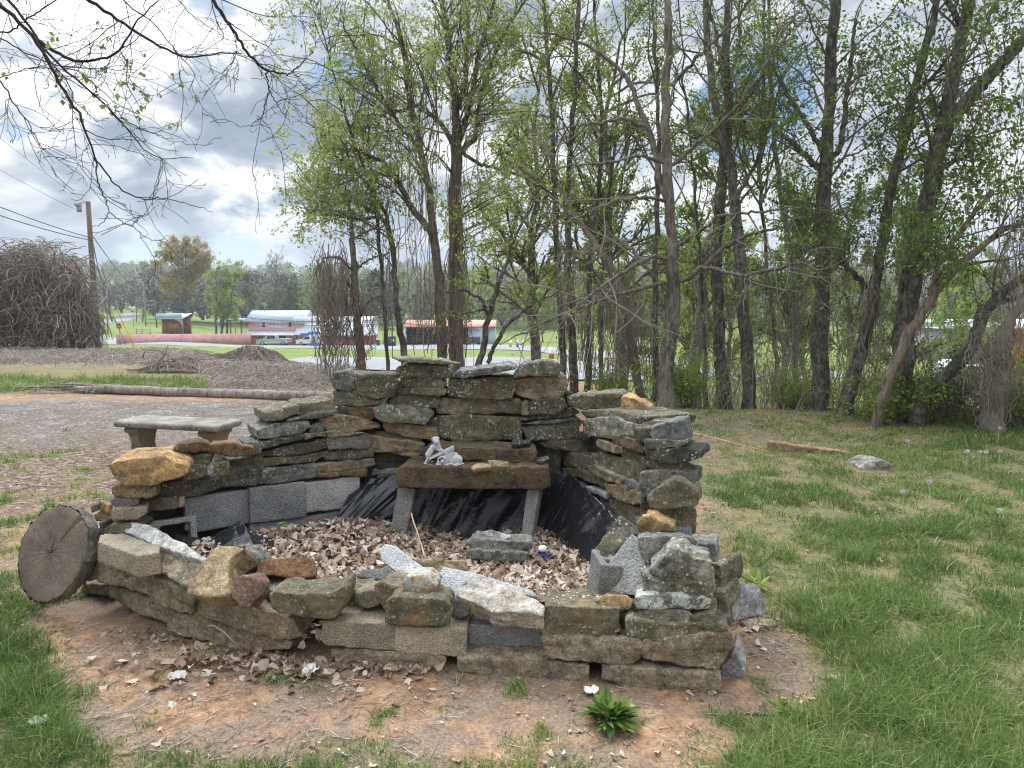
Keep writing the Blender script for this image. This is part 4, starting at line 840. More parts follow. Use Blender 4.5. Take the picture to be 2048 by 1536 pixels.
# hollow block lying open at the left, and the broken hollow block at the right
def hollow(label, c, rz, tilt, dims, col):
    L_, W_, H_ = dims
    mb = MB(); t = 0.032; mb.box((0, 0, -H_ / 2 + .02), (L_ - .002, W_ - .002, .036))
    for y in (-W_ / 2 + t / 2, W_ / 2 - t / 2): mb.box((0, y, 0), (L_, t, H_))
    for x in (-L_ / 2 + t / 2, 0, L_ / 2 - t / 2): mb.box((x, 0, 0), (t, W_ - 2 * t + 0.004, H_ - 0.004))
    V = np.concatenate(mb.v); fs = [list(map(int, f)) for f in np.concatenate(mb.q)]
    me = remesh(V, fs, 0.006, 1); rough_up(me, 0.0022, 0, rng.uniform(-20, 20, 3)); me.name = 'concrete_block'; me.materials.append(MAT['conc'])
    o = bpy.data.objects.new('concrete_block', me); COL.objects.link(o)
    o.location = c; o.rotation_euler = (tilt, 0, rz); cc = COLS[col]; o.color = (*cc, 1)
    return tag(o, label, 'concrete block', 'stones of the planter')
p = P(310, 1078, 3.74); hollow('hollow concrete block with an open dark cell at the left end of the inner wall', p, math.atan2(.9, 1.35), math.radians(78), (0.40, 0.20, 0.19), 'conc')
p = P(1208, 1157, 3.10); hollow('broken hollow concrete block beside the leaning grey slab', p, math.radians(96), 0.12, (0.20, 0.10, 0.20), 'gray')

# block course standing behind the black plastic
def plainblock(label, a, b, z, H_=.195, T_=.19):
    a = np.array(a, float); b = np.array(b, float); c = (a + b) / 2; L_ = np.linalg.norm(b - a) - .008
    mb = MB().box((0, 0, 0), (L_, T_, H_)); V = mb.v[0]; me = remesh(V, [list(map(int, f)) for f in mb.q[0]], .01, 1); rough_up(me, .002, 0, rng.uniform(-20, 20, 3)); me.name = 'concrete_block'; me.materials.append(MAT['conc'])
    o = bpy.data.objects.new('concrete_block', me); COL.objects.link(o); dirv = (b - a) / np.linalg.norm(b - a); nb = np.array([-dirv[1], dirv[0]]); nb = nb if nb[1] > 0 else -nb
    o.location = (c[0] + nb[0] * (T_ / 2 + .02), c[1] + nb[1] * (T_ / 2 + .02), z + H_ / 2); o.rotation_euler = (0, 0, math.atan2(dirv[1], dirv[0])); o.color = (*COLS['cdark'], 1); tag(o, label, 'concrete block', 'blocks behind the black plastic')
for i, (a, b) in enumerate((((-.80, 4.47), (-.41, 4.50)), ((-.40, 4.50), (-.01, 4.53)), ((.0, 4.53), (.36, 4.56)), ((.37, 4.52), (.48, 4.16)), ((.50, 4.14), (.61, 3.78)), ((.62, 3.76), (.71, 3.42)))):
    for k in (0, 1): plainblock('dark concrete block standing behind the black plastic liner', a, b, .06 + .2 * k)
for i, (a, b) in enumerate((((-1.98, 3.66), (-1.67, 3.87)), ((-1.66, 3.87), (-1.35, 4.07)), ((-1.34, 4.08), (-1.02, 4.29)))):
    plainblock('buried concrete block at the foot of the left inner wall', a, b, .06)

# dark rubble backing added inside the walls to hide bright ground in the gaps
def fill():
    mb = MB()
    for (a, b, z0, za, zb) in (((-.78, 4.45), (.42, 4.53), 0, 1.0, 1.0), ((-.75, 4.45), (-1.45, 3.98), 0, .98, .80), ((-1.45, 3.98), (-2.0, 3.62), 0, .66, .44), ((.38, 4.50), (.55, 4.0), 0, .86, .84), ((.55, 4.0), (.66, 3.66), 0, .82, .74)):
        a = np.array(a); b = np.array(b); u = (b - a) / np.linalg.norm(b - a); nb = np.array([-u[1], u[0]]); nb = nb if nb @ a > 0 else -nb
        p = [a + nb * .10, b + nb * .10, b + nb * .20, a + nb * .20]; zt = (za, zb, zb, za)
        V = [(*q, z0) for q in p] + [(*q, z) for q, z in zip(p, zt)]
        mb.add(V, [[0, 1, 2, 3], [4, 7, 6, 5], [0, 4, 5, 1], [1, 5, 6, 2], [2, 6, 7, 3], [3, 7, 4, 0]])
    V = np.concatenate(mb.v); me = remesh(V, [list(map(int, f)) for f in np.concatenate(mb.q)], .016, 1); rough_up(me, .012, 0, np.array([3., 5, 7])); me.name = 'rubble_backing'; me.materials.append(plain('dark_backing_earth', (.075, .062, .05), .95, .5, 12, .6))
    o = bpy.data.objects.new('rubble_backing', me); COL.objects.link(o); tag(o, 'dark earth and rubble backing added behind the wall stones to darken their gaps', 'rubble', kind='stuff')
fill()
# ---------------------------------------------------------------- black plastic liner
def poly_mat():
    m, nt, out = nodes('black_plastic')
    v = objvec(nt, False)
    a = noise(nt, v, 9.0, 5, 0.6, 0.5); g = noise(nt, v, 60.0, 3, 0.6)
    c = ramp(nt, g, [(0.3, (0.010, 0.010, 0.012)), (0.75, (0.022, 0.021, 0.022))]).outputs[0]
    bsdf(nt, out, c, ramp(nt, a, [(0.3, 0.16), (0.7, 0.36)]).outputs[0], math_(nt, 'ADD', a, math_(nt, 'MULTIPLY', g, 0.15)), 0.5, 0.02, 0, 0.5)
    return m
MAT['plastic'] = poly_mat()
def sheet(name, label, top, bot, nu, nv, fold, seed, hole=None, cat='plastic sheet', bulge=0.0):
    top = np.array(top, float); bot = np.array(bot, float)
    t = np.linspace(0, 1, nu); k = np.linspace(0, 1, len(top))
    def cv(A): return np.stack([np.interp(t, k, A[:, i]) for i in range(3)], 1)
    A, B = cv(top), cv(bot); s = np.linspace(0, 1, nv)
    V = A[:, None] * (1 - s)[None, :, None] + B[:, None] * s[None, :, None]
    Lu = np.cumsum(np.r_[0, np.linalg.norm(np.diff(A, axis=0), axis=1)])
    U = np.repeat(Lu[:, None], nv, 1); S = np.repeat(s[None], nu, 0)
    tu = np.gradient(A, axis=0); nrm = np.stack([tu[:, 1], -tu[:, 0], np.zeros(nu)], 1); nrm /= np.linalg.norm(nrm, axis=1, keepdims=True) + 1e-9
    q = np.stack([U.ravel() * 6.5 + S.ravel() * 1.5, S.ravel() * 1.1, np.full(U.size, seed)], 1)
    q2 = np.stack([U.ravel() * 21 + S.ravel() * 4, S.ravel() * 2.0, np.full(U.size, seed + 9)], 1)
    f = (1 - 2 * np.abs(fbm(q, 2, seed))) * 0.75 + 0.25 * (1 - 2 * np.abs(fbm(q2, 1, seed + 3)))
    f = f.reshape(nu, nv) * (0.25 + 0.9 * np.sin(np.pi * np.clip(S, 0.05, 0.95)))
    V = V + nrm[:, None, :] * (fold * f + bulge * np.sin(np.pi * S))[..., None]
    V[..., 2] += 0.4 * fold * fbm(q2, 2, seed + 5).reshape(nu, nv) * (S < 0.12)
    i = np.arange(nu - 1)[:, None] * nv; j = np.arange(nv - 1)[None]
    Q = np.stack([i + j, i + j + 1, i + nv + j + 1, i + nv + j], -1)
    keep = np.ones(Q.shape[:2], bool)
    if hole:
        (hu, hv, ru, rv) = hole
        tt = (np.arange(nu - 1) + .5)[:, None] / (nu - 1); ss = (np.arange(nv - 1) + .5)[None] / (nv - 1)
        jag = 0.35 * vnoise(np.stack([(tt * 60 + 0 * ss).ravel(), (ss * 26 + 0 * tt).ravel(), np.full(tt.size * ss.size, 2.2)], 1), 4).reshape(nu - 1, nv - 1)
        keep = ((tt - hu - 0.25 * ru * np.sin(ss * 19)) / ru) ** 2 + ((ss - hv) / rv) ** 2 > 0.6 + jag
    o = MB().add(V.reshape(-1, 3), Q[keep].reshape(-1, 4)).build(name, MAT['plastic'], smooth=True)
    md = o.modifiers.new('t', 'SOLIDIFY'); md.thickness = 0.0015
    return tag(o, label, cat)
sheet('plastic_liner', 'black plastic liner with shiny folds draped behind the table slab and along the right wall',
      [(-0.86, 4.40, .50), (-0.4, 4.41, .50), (0.22, 4.45, .51), (0.36, 4.36, .52), (0.47, 4.05, .47), (0.58, 3.72, .40), (0.62, 3.48, .31), (0.60, 3.25, .25)],
      [(-0.82, 4.26, .12), (-0.4, 4.27, .10), (0.10, 4.30, .10), (0.20, 4.16, .12), (0.30, 3.92, .12), (0.40, 3.66, .14), (0.47, 3.45, .15), (0.50, 3.25, .16)], 420, 46, 0.030, 3, hole=(0.80, 0.42, 0.018, 0.24))
sheet('plastic_flap', 'torn flap of black plastic hanging folded from the wall beside the left table leg',
      [P(712, 962, 4.38), P(745, 954, 4.38), P(790, 950, 4.38), P(850, 956, 4.38)],
      [P(650, 1086, 4.0), P(680, 1078, 4.08), P(722, 1062, 4.18), P(776, 1052, 4.27)], 90, 50, 0.03, 12, bulge=0.03)
sheet('plastic_scrap', 'crumpled black plastic scrap lying along the foot of the left blocks',
      [P(352, 1068, 3.66), P(420, 1075, 3.70), P(470, 1050, 3.72), P(484, 1038, 3.74), P(500, 1064, 3.76), P(545, 1062, 3.86), P(592, 1056, 3.95)],
      [P(358, 1096, 3.52), P(420, 1108, 3.50), P(470, 1104, 3.52), P(510, 1104, 3.54), P(530, 1098, 3.60), P(560, 1088, 3.70), P(590, 1086, 3.78)], 120, 40, 0.03, 21, bulge=0.03)

# ---------------------------------------------------------------- dead leaves
def leaf_block(mb, x, y, z, size, r_, tilt=0.6, lob=True, tint=None, curl=1.0):
    n = len(x); K = 10
    a = np.linspace(0, 2 * math.pi, K, endpoint=False)[None] + r_.normal(0, 0.08, (n, K))
    lb_ = (r_.uniform(0, 1, (n, 1)) < .55) & bool(lob)
    rad = np.where((np.arange(K) % 2 == 0)[None] | ~lb_, 1.0, r_.uniform(.45, .8, (n, 1))) * r_.uniform(0.6, 1.2, (n, K))
    asp = r_.uniform(0.35, 0.95, (n, 1))
    lx, ly = rad * np.cos(a), rad * np.sin(a) * asp
    cr = r_.normal(0.0, 0.55, (n, 1)) * curl; cr2 = r_.normal(0.25, 0.5, (n, 1)) * curl
    lz = cr * lx * lx + cr2 * ly * ly + r_.normal(0, 0.1, (n, K)) * curl
    Lp = np.concatenate([np.stack([lx, ly, lz], -1), np.zeros((n, 1, 3))], 1) * size[:, None, None]
    yaw = r_.uniform(0, 2 * math.pi, n); ti = r_.normal(0, tilt, n); tj = r_.normal(0, tilt, n)
    def rot(A, i, j, t):
        c, s = np.cos(t)[:, None], np.sin(t)[:, None]; B = A.copy()
        B[..., i] = c * A[..., i] - s * A[..., j]; B[..., j] = s * A[..., i] + c * A[..., j]; return B
    Lp = rot(rot(rot(Lp, 1, 2, ti), 0, 2, tj), 0, 1, yaw)
    V = Lp + np.stack([x, y, z], -1)[:, None]
    b = (np.arange(n) * (K + 1))[:, None]; k = np.arange(K)[None]
    T = np.stack([b + k, b + (k + 1) % K, b + K + 0 * k], -1).reshape(-1, 3)
    tt = r_.uniform(0, 1, n) if tint is None else tint
    mb.add(V.reshape(-1, 3), None, T, np.clip(np.repeat(tt, K + 1) + 0.001, 0.001, 1))
lr = np.random.default_rng(5)
n = 22000
x = lr.uniform(-2.1, 0.7, n); y = lr.uniform(2.95, 4.6, n)
k = inpoly(x, y, PIT)
k &= lr.uniform(0, 1, n) > np.exp(-((x + 0.24) ** 2 / 0.035 + (y - 4.22) ** 2 / 0.016)) * 1.05
x, y = x[k], y[k]
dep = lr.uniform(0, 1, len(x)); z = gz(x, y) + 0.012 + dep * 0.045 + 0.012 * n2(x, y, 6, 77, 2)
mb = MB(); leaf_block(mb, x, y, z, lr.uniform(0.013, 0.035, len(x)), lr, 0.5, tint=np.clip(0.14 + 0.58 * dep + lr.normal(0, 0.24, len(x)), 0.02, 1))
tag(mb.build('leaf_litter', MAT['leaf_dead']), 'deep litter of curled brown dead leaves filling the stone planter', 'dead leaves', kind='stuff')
# leaves caught in the crevices and lying on the soil around
mb = MB(); n = 46000
x = lr.uniform(-3.4, 2.6, n); y = 2.0 + 6.5 * lr.uniform(0, 1, n) ** 1.4
u, v = uv_of(x, y)
w = 0.22 + 0.9 * np.exp(-((u - 690) / 150) ** 2 - ((v - 1340) / 45) ** 2) + 0.35 * np.exp(-((u - 420) / 180) ** 2 - ((v - 1320) / 60) ** 2) + 0.3 * np.exp(-((u - 1480) / 60) ** 2 - ((v - 1200) / 90) ** 2)
w += 0.7 * sstep(430, 330, u) * sstep(870, 910, v) * sstep(1090, 980, v)
w *= np.clip(0.6 + 1.2 * n2(x, y, 2.5, 88, 3), 0.1, 1.6)
g_, *_r = masks(x, y); w *= np.where(g_ > 0.6, 0.25, 1.0)
k = (lr.uniform(0, 1, n) < w) & ~inpoly(x, y, OUT); x, y = x[k], y[k]; u, v = u[k], v[k]
far_ = np.where(v < 1090, 1, 0)
leaf_block(mb, x, y, gz(x, y) + 0.008, np.where(lr.uniform(0, 1, len(x)) < .82, lr.uniform(.003, .011, len(x)), lr.uniform(0.012, 0.034, len(x))), lr, 0.28, tint=np.clip(lr.uniform(0.05, 0.95, len(x)) - 0.25 * far_, 0.02, 1), curl=0.8)
for (px, py, sx, sy, nn) in ((690, 1335, .30, .06, 330), (545, 1335, .22, .07, 150), (420, 1285, .16, .05, 70), (1240, 1345, .2, .05, 60), (330, 1345, .2, .1, 50), (1470, 1235, .06, .15, 70)):
    q = G(px, py); xx = q[0] + lr.normal(0, sx, nn); yy = q[1] + lr.normal(0, sy, nn); kk = ~inpoly(xx, yy, OUT); xx, yy = xx[kk], yy[kk]
    leaf_block(mb, xx, yy, gz(xx, yy) + lr.uniform(.008, .03, len(xx)), lr.uniform(.014, .032, len(xx)), lr, .45, tint=np.clip(lr.uniform(.05, .85, len(xx)), .02, 1))
for (px, py, d, s_) in ((1243, 1258, 2.86, .05), (1238, 1240, 2.9, .04), (620, 1262, 3.06, .06), (606, 1268, 3.08, .05), (640, 1258, 3.05, .04)):
    q = P(px, py, d); nn = 9; leaf_block(mb, q[0] + lr.normal(0, s_ * .6, nn), q[1] + lr.normal(0, .04, nn), q[2] + lr.uniform(-.02, .05, nn), lr.uniform(.015, .03, nn), lr, .6)
tag(mb.build('fallen_leaves', MAT['leaf_dead']), 'scattered brown fallen leaves on the bare soil around the planter', 'dead leaves', kind='stuff')

# ---------------------------------------------------------------- small things in and round the pit
def tubething(name, label, cat, pts, radii, mat, sides=6, group=None):
    o = MB().tubes(np.array(pts), np.array(radii), sides, cap=True).build(name, mat, smooth=True); return tag(o, label, cat, group)
def wig(a, b, n, amp, seed):
    r_ = np.random.default_rng(abs(int(seed))); t = np.linspace(0, 1, n)[:, None]
    w_ = np.cumsum(r_.normal(0, amp, (n, 3)), 0); w_ -= t * w_[-1]
    return np.array(a) * (1 - t) + np.array(b) * t + w_
MAT['stick'] = plain('dead_stick', (0.33, 0.27, 0.21), 0.9, 0.35, 6)
MAT['reed'] = plain('dry_reed', (0.55, 0.38, 0.27), 0.85, 0.3, 5)
tubething('stick', 'thin reddish stick standing upright in the dead leaves in front of the table slab', 'stick', wig(P(822, 1027, 3.9), P(852, 1118, 3.62), 8, .004, 1), np.linspace(.004, .006, 8), MAT['reed'])
tubething('stick', 'pale curved stalk bent over the base stones of the left front wall', 'stick', [P(415, 1252, 3.13), P(428, 1251, 3.1), P(446, 1262, 3.07), P(466, 1282, 3.05), P(482, 1300, 3.05)], [.003, .004, .004, .004, .003], MAT['reed'])
def gstick(label, pts, r, mat, seed):
    q = [G(a, b) + np.array([0, 0, r * .8]) for a, b in pts]
    tubething('stick', label, 'stick', q, np.linspace(r, r * .6, len(q)), mat)
gstick('curved grey stick lying on the bare soil right of the corner stones', [(1602, 1352), (1560, 1354), (1553, 1362), (1566, 1378), (1590, 1390)], .008, MAT['stick'], 1)
gstick('dark straight stick beside the small flowering weed', [(1482, 1432), (1520, 1434), (1560, 1437)], .008, MAT['twig_dark'], 2)
gstick('long grey brown stick pointing away at the bottom of the yard', [(570, 1536), (574, 1500), (590, 1462), (602, 1436)], .006, MAT['twig'], 3)
gstick('thin forked twig lying in front of the left base stones', [(235, 1243), (262, 1236), (285, 1239), (300, 1246)], .005, MAT['stick'], 4)
gstick('thin stick slanting on the soil under the mossy corner stone', [(1450, 1374), (1462, 1358), (1472, 1350)], .005, MAT['reed'], 5)
gstick('long dry stem lying on the grass from the right wall to the kerb stone', [(1385, 868), (1430, 878), (1480, 892), (1540, 905)], .012, MAT['reed'], 6)
# cloth, paper, green leaf
def crumple(name, label, cat, c, dims, mat, seed, nn=26, amp=.35):
    a = np.linspace(-1, 1, nn); X, Y = np.meshgrid(a, a, indexing='ij')
    q = np.stack([X.ravel() * 1.6, Y.ravel() * 1.6, np.full(X.size, seed * 1.7)], 1)
    Z = amp * (1 - 2 * np.abs(fbm(q, 3, seed))).reshape(nn, nn)
    ed = 1 + 0.2 * fbm(q * 1.5, 2, seed + 7).reshape(nn, nn)
    rr_ = np.maximum(np.abs(X), np.abs(Y)) / np.maximum(np.hypot(X, Y), 1e-6)
    V = np.stack([X * rr_ * ed * dims[0], Y * rr_ * ed * dims[1], Z * dims[2]], -1) + np.array(c)
    i = np.arange(nn - 1)[:, None] * nn; j = np.arange(nn - 1)[None]
    Q = np.stack([i + j, i + nn + j, i + nn + j + 1, i + j + 1], -1).reshape(-1, 4)
    o = MB().add(V.reshape(-1, 3), Q).build(name, mat, smooth=False)
    md = o.modifiers.new('t', 'SOLIDIFY'); md.thickness = 0.0012
    return tag(o, label, cat)
MAT['paper'] = plain('white_paper', (0.78, 0.75, 0.70), 0.8, 0.12, 8); MAT['palegrey'] = plain('pale_leaf', (0.50, 0.45, 0.41), 0.8, 0.2, 12)
MAT['glove'] = None
m, nt, out = nodes('navy_print_cloth'); v_ = objvec(nt, False)
bsdf(nt, out, ramp(nt, noise(nt, v_, 60, 3, .6), [(0.4, (0.02, 0.025, 0.07)), (0.58, (0.03, 0.035, 0.10)), (0.62, (0.5, 0.08, 0.05)), (0.7, (0.6, 0.55, 0.5))], 'CONSTANT').outputs[0], .8, noise(nt, v_, 40), .4)
MAT['glove'] = m
q = P(1088, 1117, 3.42)
w_ = thing('cloth_scrap', 'crumpled navy and red printed scrap with a white pompom on the dead leaves', 'scrap', tuple(q))
crumple('cloth', None, None, q + [0, 0, .012], (.042, .04, .035), MAT['glove'], 3, 20, .8).parent = w_
w_.children[0].location = (0, 0, 0)
pm = MB().lathe([(0.001, 0), (.016, .004), (.022, .016), (.018, .03), (.001, .036)], q + [-.005, .035, .02], 14).build('pompom', MAT['paper'], w_, smooth=True)
crumple('paper_scrap', 'crumpled white paper scrap among the leaves in front of the left paver', 'paper', G(622, 1356) + [0, 0, .02], (.036, .04, .04), MAT['paper'], 5, 18, .8)
crumple('pale_leaf', 'large pale grey curled leaf on the bare soil at the lower left', 'leaf', G(356, 1362) + [0, 0, .012], (.04, .032, .03), MAT['palegrey'], 8, 10, .7)
crumple('pale_leaf', 'pale leaf half hidden by grass at the bottom left of the yard', 'leaf', G(78, 1462) + [0, 0, .03], (.04, .025, .03), MAT['palegrey'], 9, 10, .7)
crumple('pale_leaf', 'white curled leaf beside the broad leaved weed in front of the wall', 'leaf', G(1182, 1392) + [0, 0, .015], (.03, .03, .03), MAT['paper'], 11, 10, .7)
mb = MB(); q = P(576, 1050, 3.78); leaf_block(mb, np.array([q[0], q[0] - .03]), np.array([q[1], q[1] + .01]), np.array([q[2], q[2] + .012]), np.array([.04, .03]), lr, .3, lob=False, tint=np.array([.9, .7]), curl=.5)
tag(mb.build('green_leaf', MAT['leaf_fresh']), 'fresh green leaf lying on the dead leaves beside the left blocks', 'leaf')

# ---------------------------------------------------------------- figurine on the table
MAT['plaster'] = plain('weathered_white_plaster', (0.66, 0.67, 0.68), 0.75, 0.3, 22, 0.4, col2=(0.33, 0.33, 0.33))
fq = P(886, 934, 4.17); fig = thing('figurine', 'weathered white figurine of two children tilting a small handcart on the table slab', 'figurine', tuple(fq))
def blob(mb, c, r, s=12):
    c = np.array(c); r = np.array(r, float) if not np.isscalar(r) else np.array([r] * 3)
    th_ = np.linspace(0, math.pi, 8); ph = np.linspace(0, 2 * math.pi, s, endpoint=False)
    V = np.stack([np.sin(th_)[:, None] * np.cos(ph), np.sin(th_)[:, None] * np.sin(ph), np.cos(th_)[:, None] * np.ones(s)], -1) * r + c
    i = np.arange(7)[:, None] * s; j = np.arange(s)[None]
    mb.add(V.reshape(-1, 3), np.stack([i + j, i + s + j, i + s + (j + 1) % s, i + (j + 1) % s], -1).reshape(-1, 4)); return mb
def figpart(name, fn, vox=0.003):
    mb = MB(); fn(mb); V = np.concatenate(mb.v); fs = [list(map(int, f)) for k in (mb.q + mb.t) for f in k]
    me = remesh(V, fs, vox, 2); rough_up(me, .0012, 0, rng.uniform(-9, 9, 3), 4); me.name = name; me.materials.append(MAT['plaster'])
    o = bpy.data.objects.new(name, me); COL.objects.link(o); o.parent = fig; return o
def f_base(mb):
    blob(mb, (0, 0, .008), (.125, .055, .016))
    for i in range(14):
        a = i * 2 * math.pi / 14; blob(mb, (.112 * math.cos(a), .045 * math.sin(a), .012), .016)
    for i in range(7): blob(mb, (-.03 + .02 * i, -.03 + .01 * (i % 3), .02), .013)
def child(x, z0, lean, sc=1.0):
    def f(mb):
        hip = np.array([x, 0, z0 + .055 * sc]); ch = hip + np.array([lean * .03, 0, .045]) * sc; hd = ch + np.array([lean * .018, -.004, .032]) * sc
        blob(mb, hip, np.array([.018, .016, .018]) * sc); mb.tubes(np.array([hip, (hip + ch) / 2, ch]), np.array([.017, .018, .014]) * sc, 10, cap=True)
        blob(mb, ch, np.array([.02, .014, .013]) * sc); blob(mb, hd, np.array([.019, .02, .021]) * sc)
        blob(mb, hd + np.array([-lean * .008, .004, .010]) * sc, np.array([.021, .02, .016]) * sc); blob(mb, hd + np.array([lean * .018, -.008, -.003]) * sc, .004 * sc)
        for s_ in (-1, 1):
            ft = np.array([x - lean * .012 * (1 + s_ * .8), -.012 * s_, z0])
            mb.tubes(np.array([hip, (hip + ft) / 2 + [lean * .01, 0, .004], ft]), np.array([.011, .009, .007]) * sc, 8, cap=True); blob(mb, ft + [lean * .006, 0, .003], np.array([.012, .007, .006]))
            hn = ch + np.array([lean * .05, -.012 * s_, -.02]) * sc
            mb.tubes(np.array([ch + [0, -.012 * s_ * sc, .006], (ch + hn) / 2 + [0, 0, -.006], hn]), np.array([.008, .007, .006]) * sc, 8, cap=True); blob(mb, hn, .0075 * sc)
    return f
figpart('base', f_base)
figpart('child', child(-.088, .018, 1.0, 1.05)); figpart('child', child(-.015, .062, -.6, .78))
def f_cart(mb):
    mb.prism(np.array([(-.075, -.02, .062), (.055, -.02, .125), (.062, -.02, .108), (-.07, -.02, .048)]), (0, .05, 0))
    mb.prism(np.array([(.0, -.022, .09), (.065, -.022, .14), (.072, -.022, .118), (.02, -.022, .085)]), (0, .008, 0))
    mb.tubes(np.array([(-.08, -.018, .05), (-.05, -.02, .064)]), np.array([.006, .006]), 8, cap=True)
    for i in range(5): mb.tubes(np.array([(.0 + .014 * i, -.01, .03), (.012 + .014 * i, -.012, .085 + .008 * i)]), np.array([.007, .005]), 6, cap=True)
    blob(mb, (.085, .0, .042), (.034, .03, .034)); blob(mb, (.07, .01, .07), .02)
figpart('cart', f_cart)
def f_wheel(mb):
    a = np.linspace(0, 2 * math.pi, 21); mb.tubes(np.stack([.028 * np.cos(a), -.036 + 0 * a, .042 + .028 * np.sin(a)], 1), np.full(21, .006), 8)
    blob(mb, (0, -.036, .042), .010)
    for i in range(6): t = i * math.pi / 3; mb.tubes(np.array([(0, -.036, .042), (.026 * math.cos(t), -.036, .042 + .026 * math.sin(t))]), np.array([.004, .004]), 6, cap=True)
figpart('wheel', f_wheel)

# ---------------------------------------------------------------- concrete garden bench
MAT['bench'] = plain('old_cast_concrete', (0.30, 0.28, 0.23), 0.93, 0.45, 6, 0.5, col2=(0.13, 0.125, 0.10), fine=50)
MAT['benchleg'] = plain('mossy_cast_concrete', (0.25, 0.22, 0.155), 0.93, 0.45, 6, 0.5, col2=(0.12, 0.11, 0.075), fine=50)
FLc, FRc, BRc, BLc = [np.array(q) for q in ((-3.93, 6.84), (-2.78, 6.55), (-2.66, 6.99), (-3.81, 7.28))]
bc = (FLc + FRc + BRc + BLc) / 4; bz = gz1(*bc)
bench = thing('garden_bench', 'grey cast concrete garden bench with a scrolled edge on the gravel drive', 'bench', (bc[0], bc[1], bz))
ang = math.atan2(FRc[1] - FLc[1], FRc[0] - FLc[0]); LB, WB = 1.19, 0.42
Rz = np.array(Matrix.Rotation(ang, 3, 'Z'))
def bl_(pts): return np.asarray(pts) @ Rz.T + np.array([bc[0], bc[1], bz])
def rrect(l, w, z, r=.03, n=5):
    P_ = []
    for sx, sy, a0 in ((1, 1, 0), (-1, 1, 90), (-1, -1, 180), (1, -1, 270)):
        for i in range(n):
            a = math.radians(a0 + 90 * i / (n - 1)); P_.append((sx * (l / 2 - r) + r * math.cos(a), sy * (w / 2 - r) + r * math.sin(a), z))
    return np.array(P_)
def loft(mb, rings):
    n = len(rings[0]); V = np.concatenate(rings)
    Q = [[k * n + i, k * n + (i + 1) % n, (k + 1) * n + (i + 1) % n, (k + 1) * n + i] for k in range(len(rings) - 1) for i in range(n)]
    b = (len(rings) - 1) * n
    T = [[b, b + i, b + i + 1] for i in range(1, n - 1)] + [[0, i + 1, i] for i in range(1, n - 1)]
    mb.add(V, Q, T); return mb
mb = MB(); prof = [(-.02, .372), (-.008, .376), (0, .386), (.0, .418), (-.008, .430), (-.022, .435)]
loft(mb, [bl_(rrect(LB + 2 * a, WB + 2 * a, z, .05)) for a, z in prof])
def ring_(c, ux, r): 
    a = np.linspace(0, 2 * math.pi, 13); mb.tubes(bl_(np.array([np.array(c) + np.array(ux) * r * math.cos(t) + np.array([0, 0, r * math.sin(t)]) for t in a])), np.full(13, .0045), 4)
nO = 15
for i in range(nO):
    xx = -LB / 2 + .06 + (LB - .12) * i / (nO - 1)
    for sy in (-1, 1):
        ring_((xx, sy * (WB / 2 + .001), .402), (1, 0, 0), .015); ring_((xx, sy * (WB / 2 + .002), .402), (1, 0, 0), .006)
for i in range(5):
    yy = -WB / 2 + .06 + (WB - .12) * i / 4
    for sx in (-1, 1): ring_((sx * (LB / 2 + .001), yy, .402), (0, 1, 0), .015)
mb.build('seat', MAT['bench'], bench, smooth=False)
for sx in (-1, 1):
    mb = MB(); cx_ = sx * .42
    pr = [(.17, .31, -.02), (.175, .315, .015), (.15, .28, .03), (.115, .235, .10), (.105, .215, .19), (.12, .235, .26), (.135, .25, .30), (.165, .30, .315), (.17, .31, .345), (.155, .29, .372)]
    loft(mb, [bl_(rrect(a, b, z, .012, 3) + np.array([cx_, 0, 0])) for a, b, z in pr])
    lg = mb.build('leg', MAT['benchleg'], bench, smooth=False)
    mb = MB()
    for i in range(7):
        a = i * 0.9; mb.tubes(bl_(np.array([(cx_ + .03 * math.cos(a + t) * (1 - t / 8), -.119 - .003, .17 + .035 * math.sin(a + t) * (1 - t / 8)) for t in np.linspace(0, 2, 6)])), np.linspace(.007, .003, 6), 5)
    mb.build('carving', MAT['benchleg'], lg)

# ---------------------------------------------------------------- wood slice leaning on the wall
def wood_mat():
    m, nt, out = nodes('weathered_end_grain'); tc_ = N(nt, 'ShaderNodeTexCoord'); v = tc_.outputs['Object']
    wv = N(nt, 'ShaderNodeTexWave', wave_type='RINGS', rings_direction='Y'); wv.inputs['Scale'].default_value = 22; wv.inputs['Distortion'].default_value = 3.0; wv.inputs['Detail'].default_value = 3; L(nt, v, wv.inputs['Vector'])
    a = noise(nt, v, 5, 6, .65); g = noise(nt, v, 90, 3, .7)
    c = ramp(nt, a, [(.3, (.105, .08, .062)), (.55, (.185, .145, .11)), (.75, (.27, .21, .15))]).outputs[0]
    c = mixc(nt, .12, c, ramp(nt, wv.outputs['Fac'], [(.2, .6), (.8, 1.2)]).outputs[0], 'MULTIPLY')
    sp_ = N(nt, 'ShaderNodeTexVoronoi'); sp_.inputs['Scale'].default_value = 60; L(nt, v, sp_.inputs['Vector'])
    c = mixc(nt, math_(nt, 'MULTIPLY', math_(nt, 'LESS_THAN', sp_.outputs['Distance'], .14), .5), c, (.4, .37, .32))
    c = mixc(nt, .6, c, ramp(nt, g, [(.3, .5), (.7, 1.4)]).outputs[0], 'MULTIPLY')
    bsdf(nt, out, c, .93, math_(nt, 'ADD', g, math_(nt, 'MULTIPLY', wv.outputs['Fac'], .15)), .5, .005); return m
MAT['endgrain'] = wood_mat()
wc = P(116, 1105, 3.52)
ws = thing('wood_slice', 'round grey slice of tree trunk with a radial crack leaning on the left front wall', 'wood slice', tuple(wc))
nrm = Vector((-0.38, -0.86, 0.34)).normalized(); Rw = nrm.to_track_quat('-Y', 'Z').to_matrix()
a = np.linspace(0, 2 * math.pi, 96, endpoint=False)
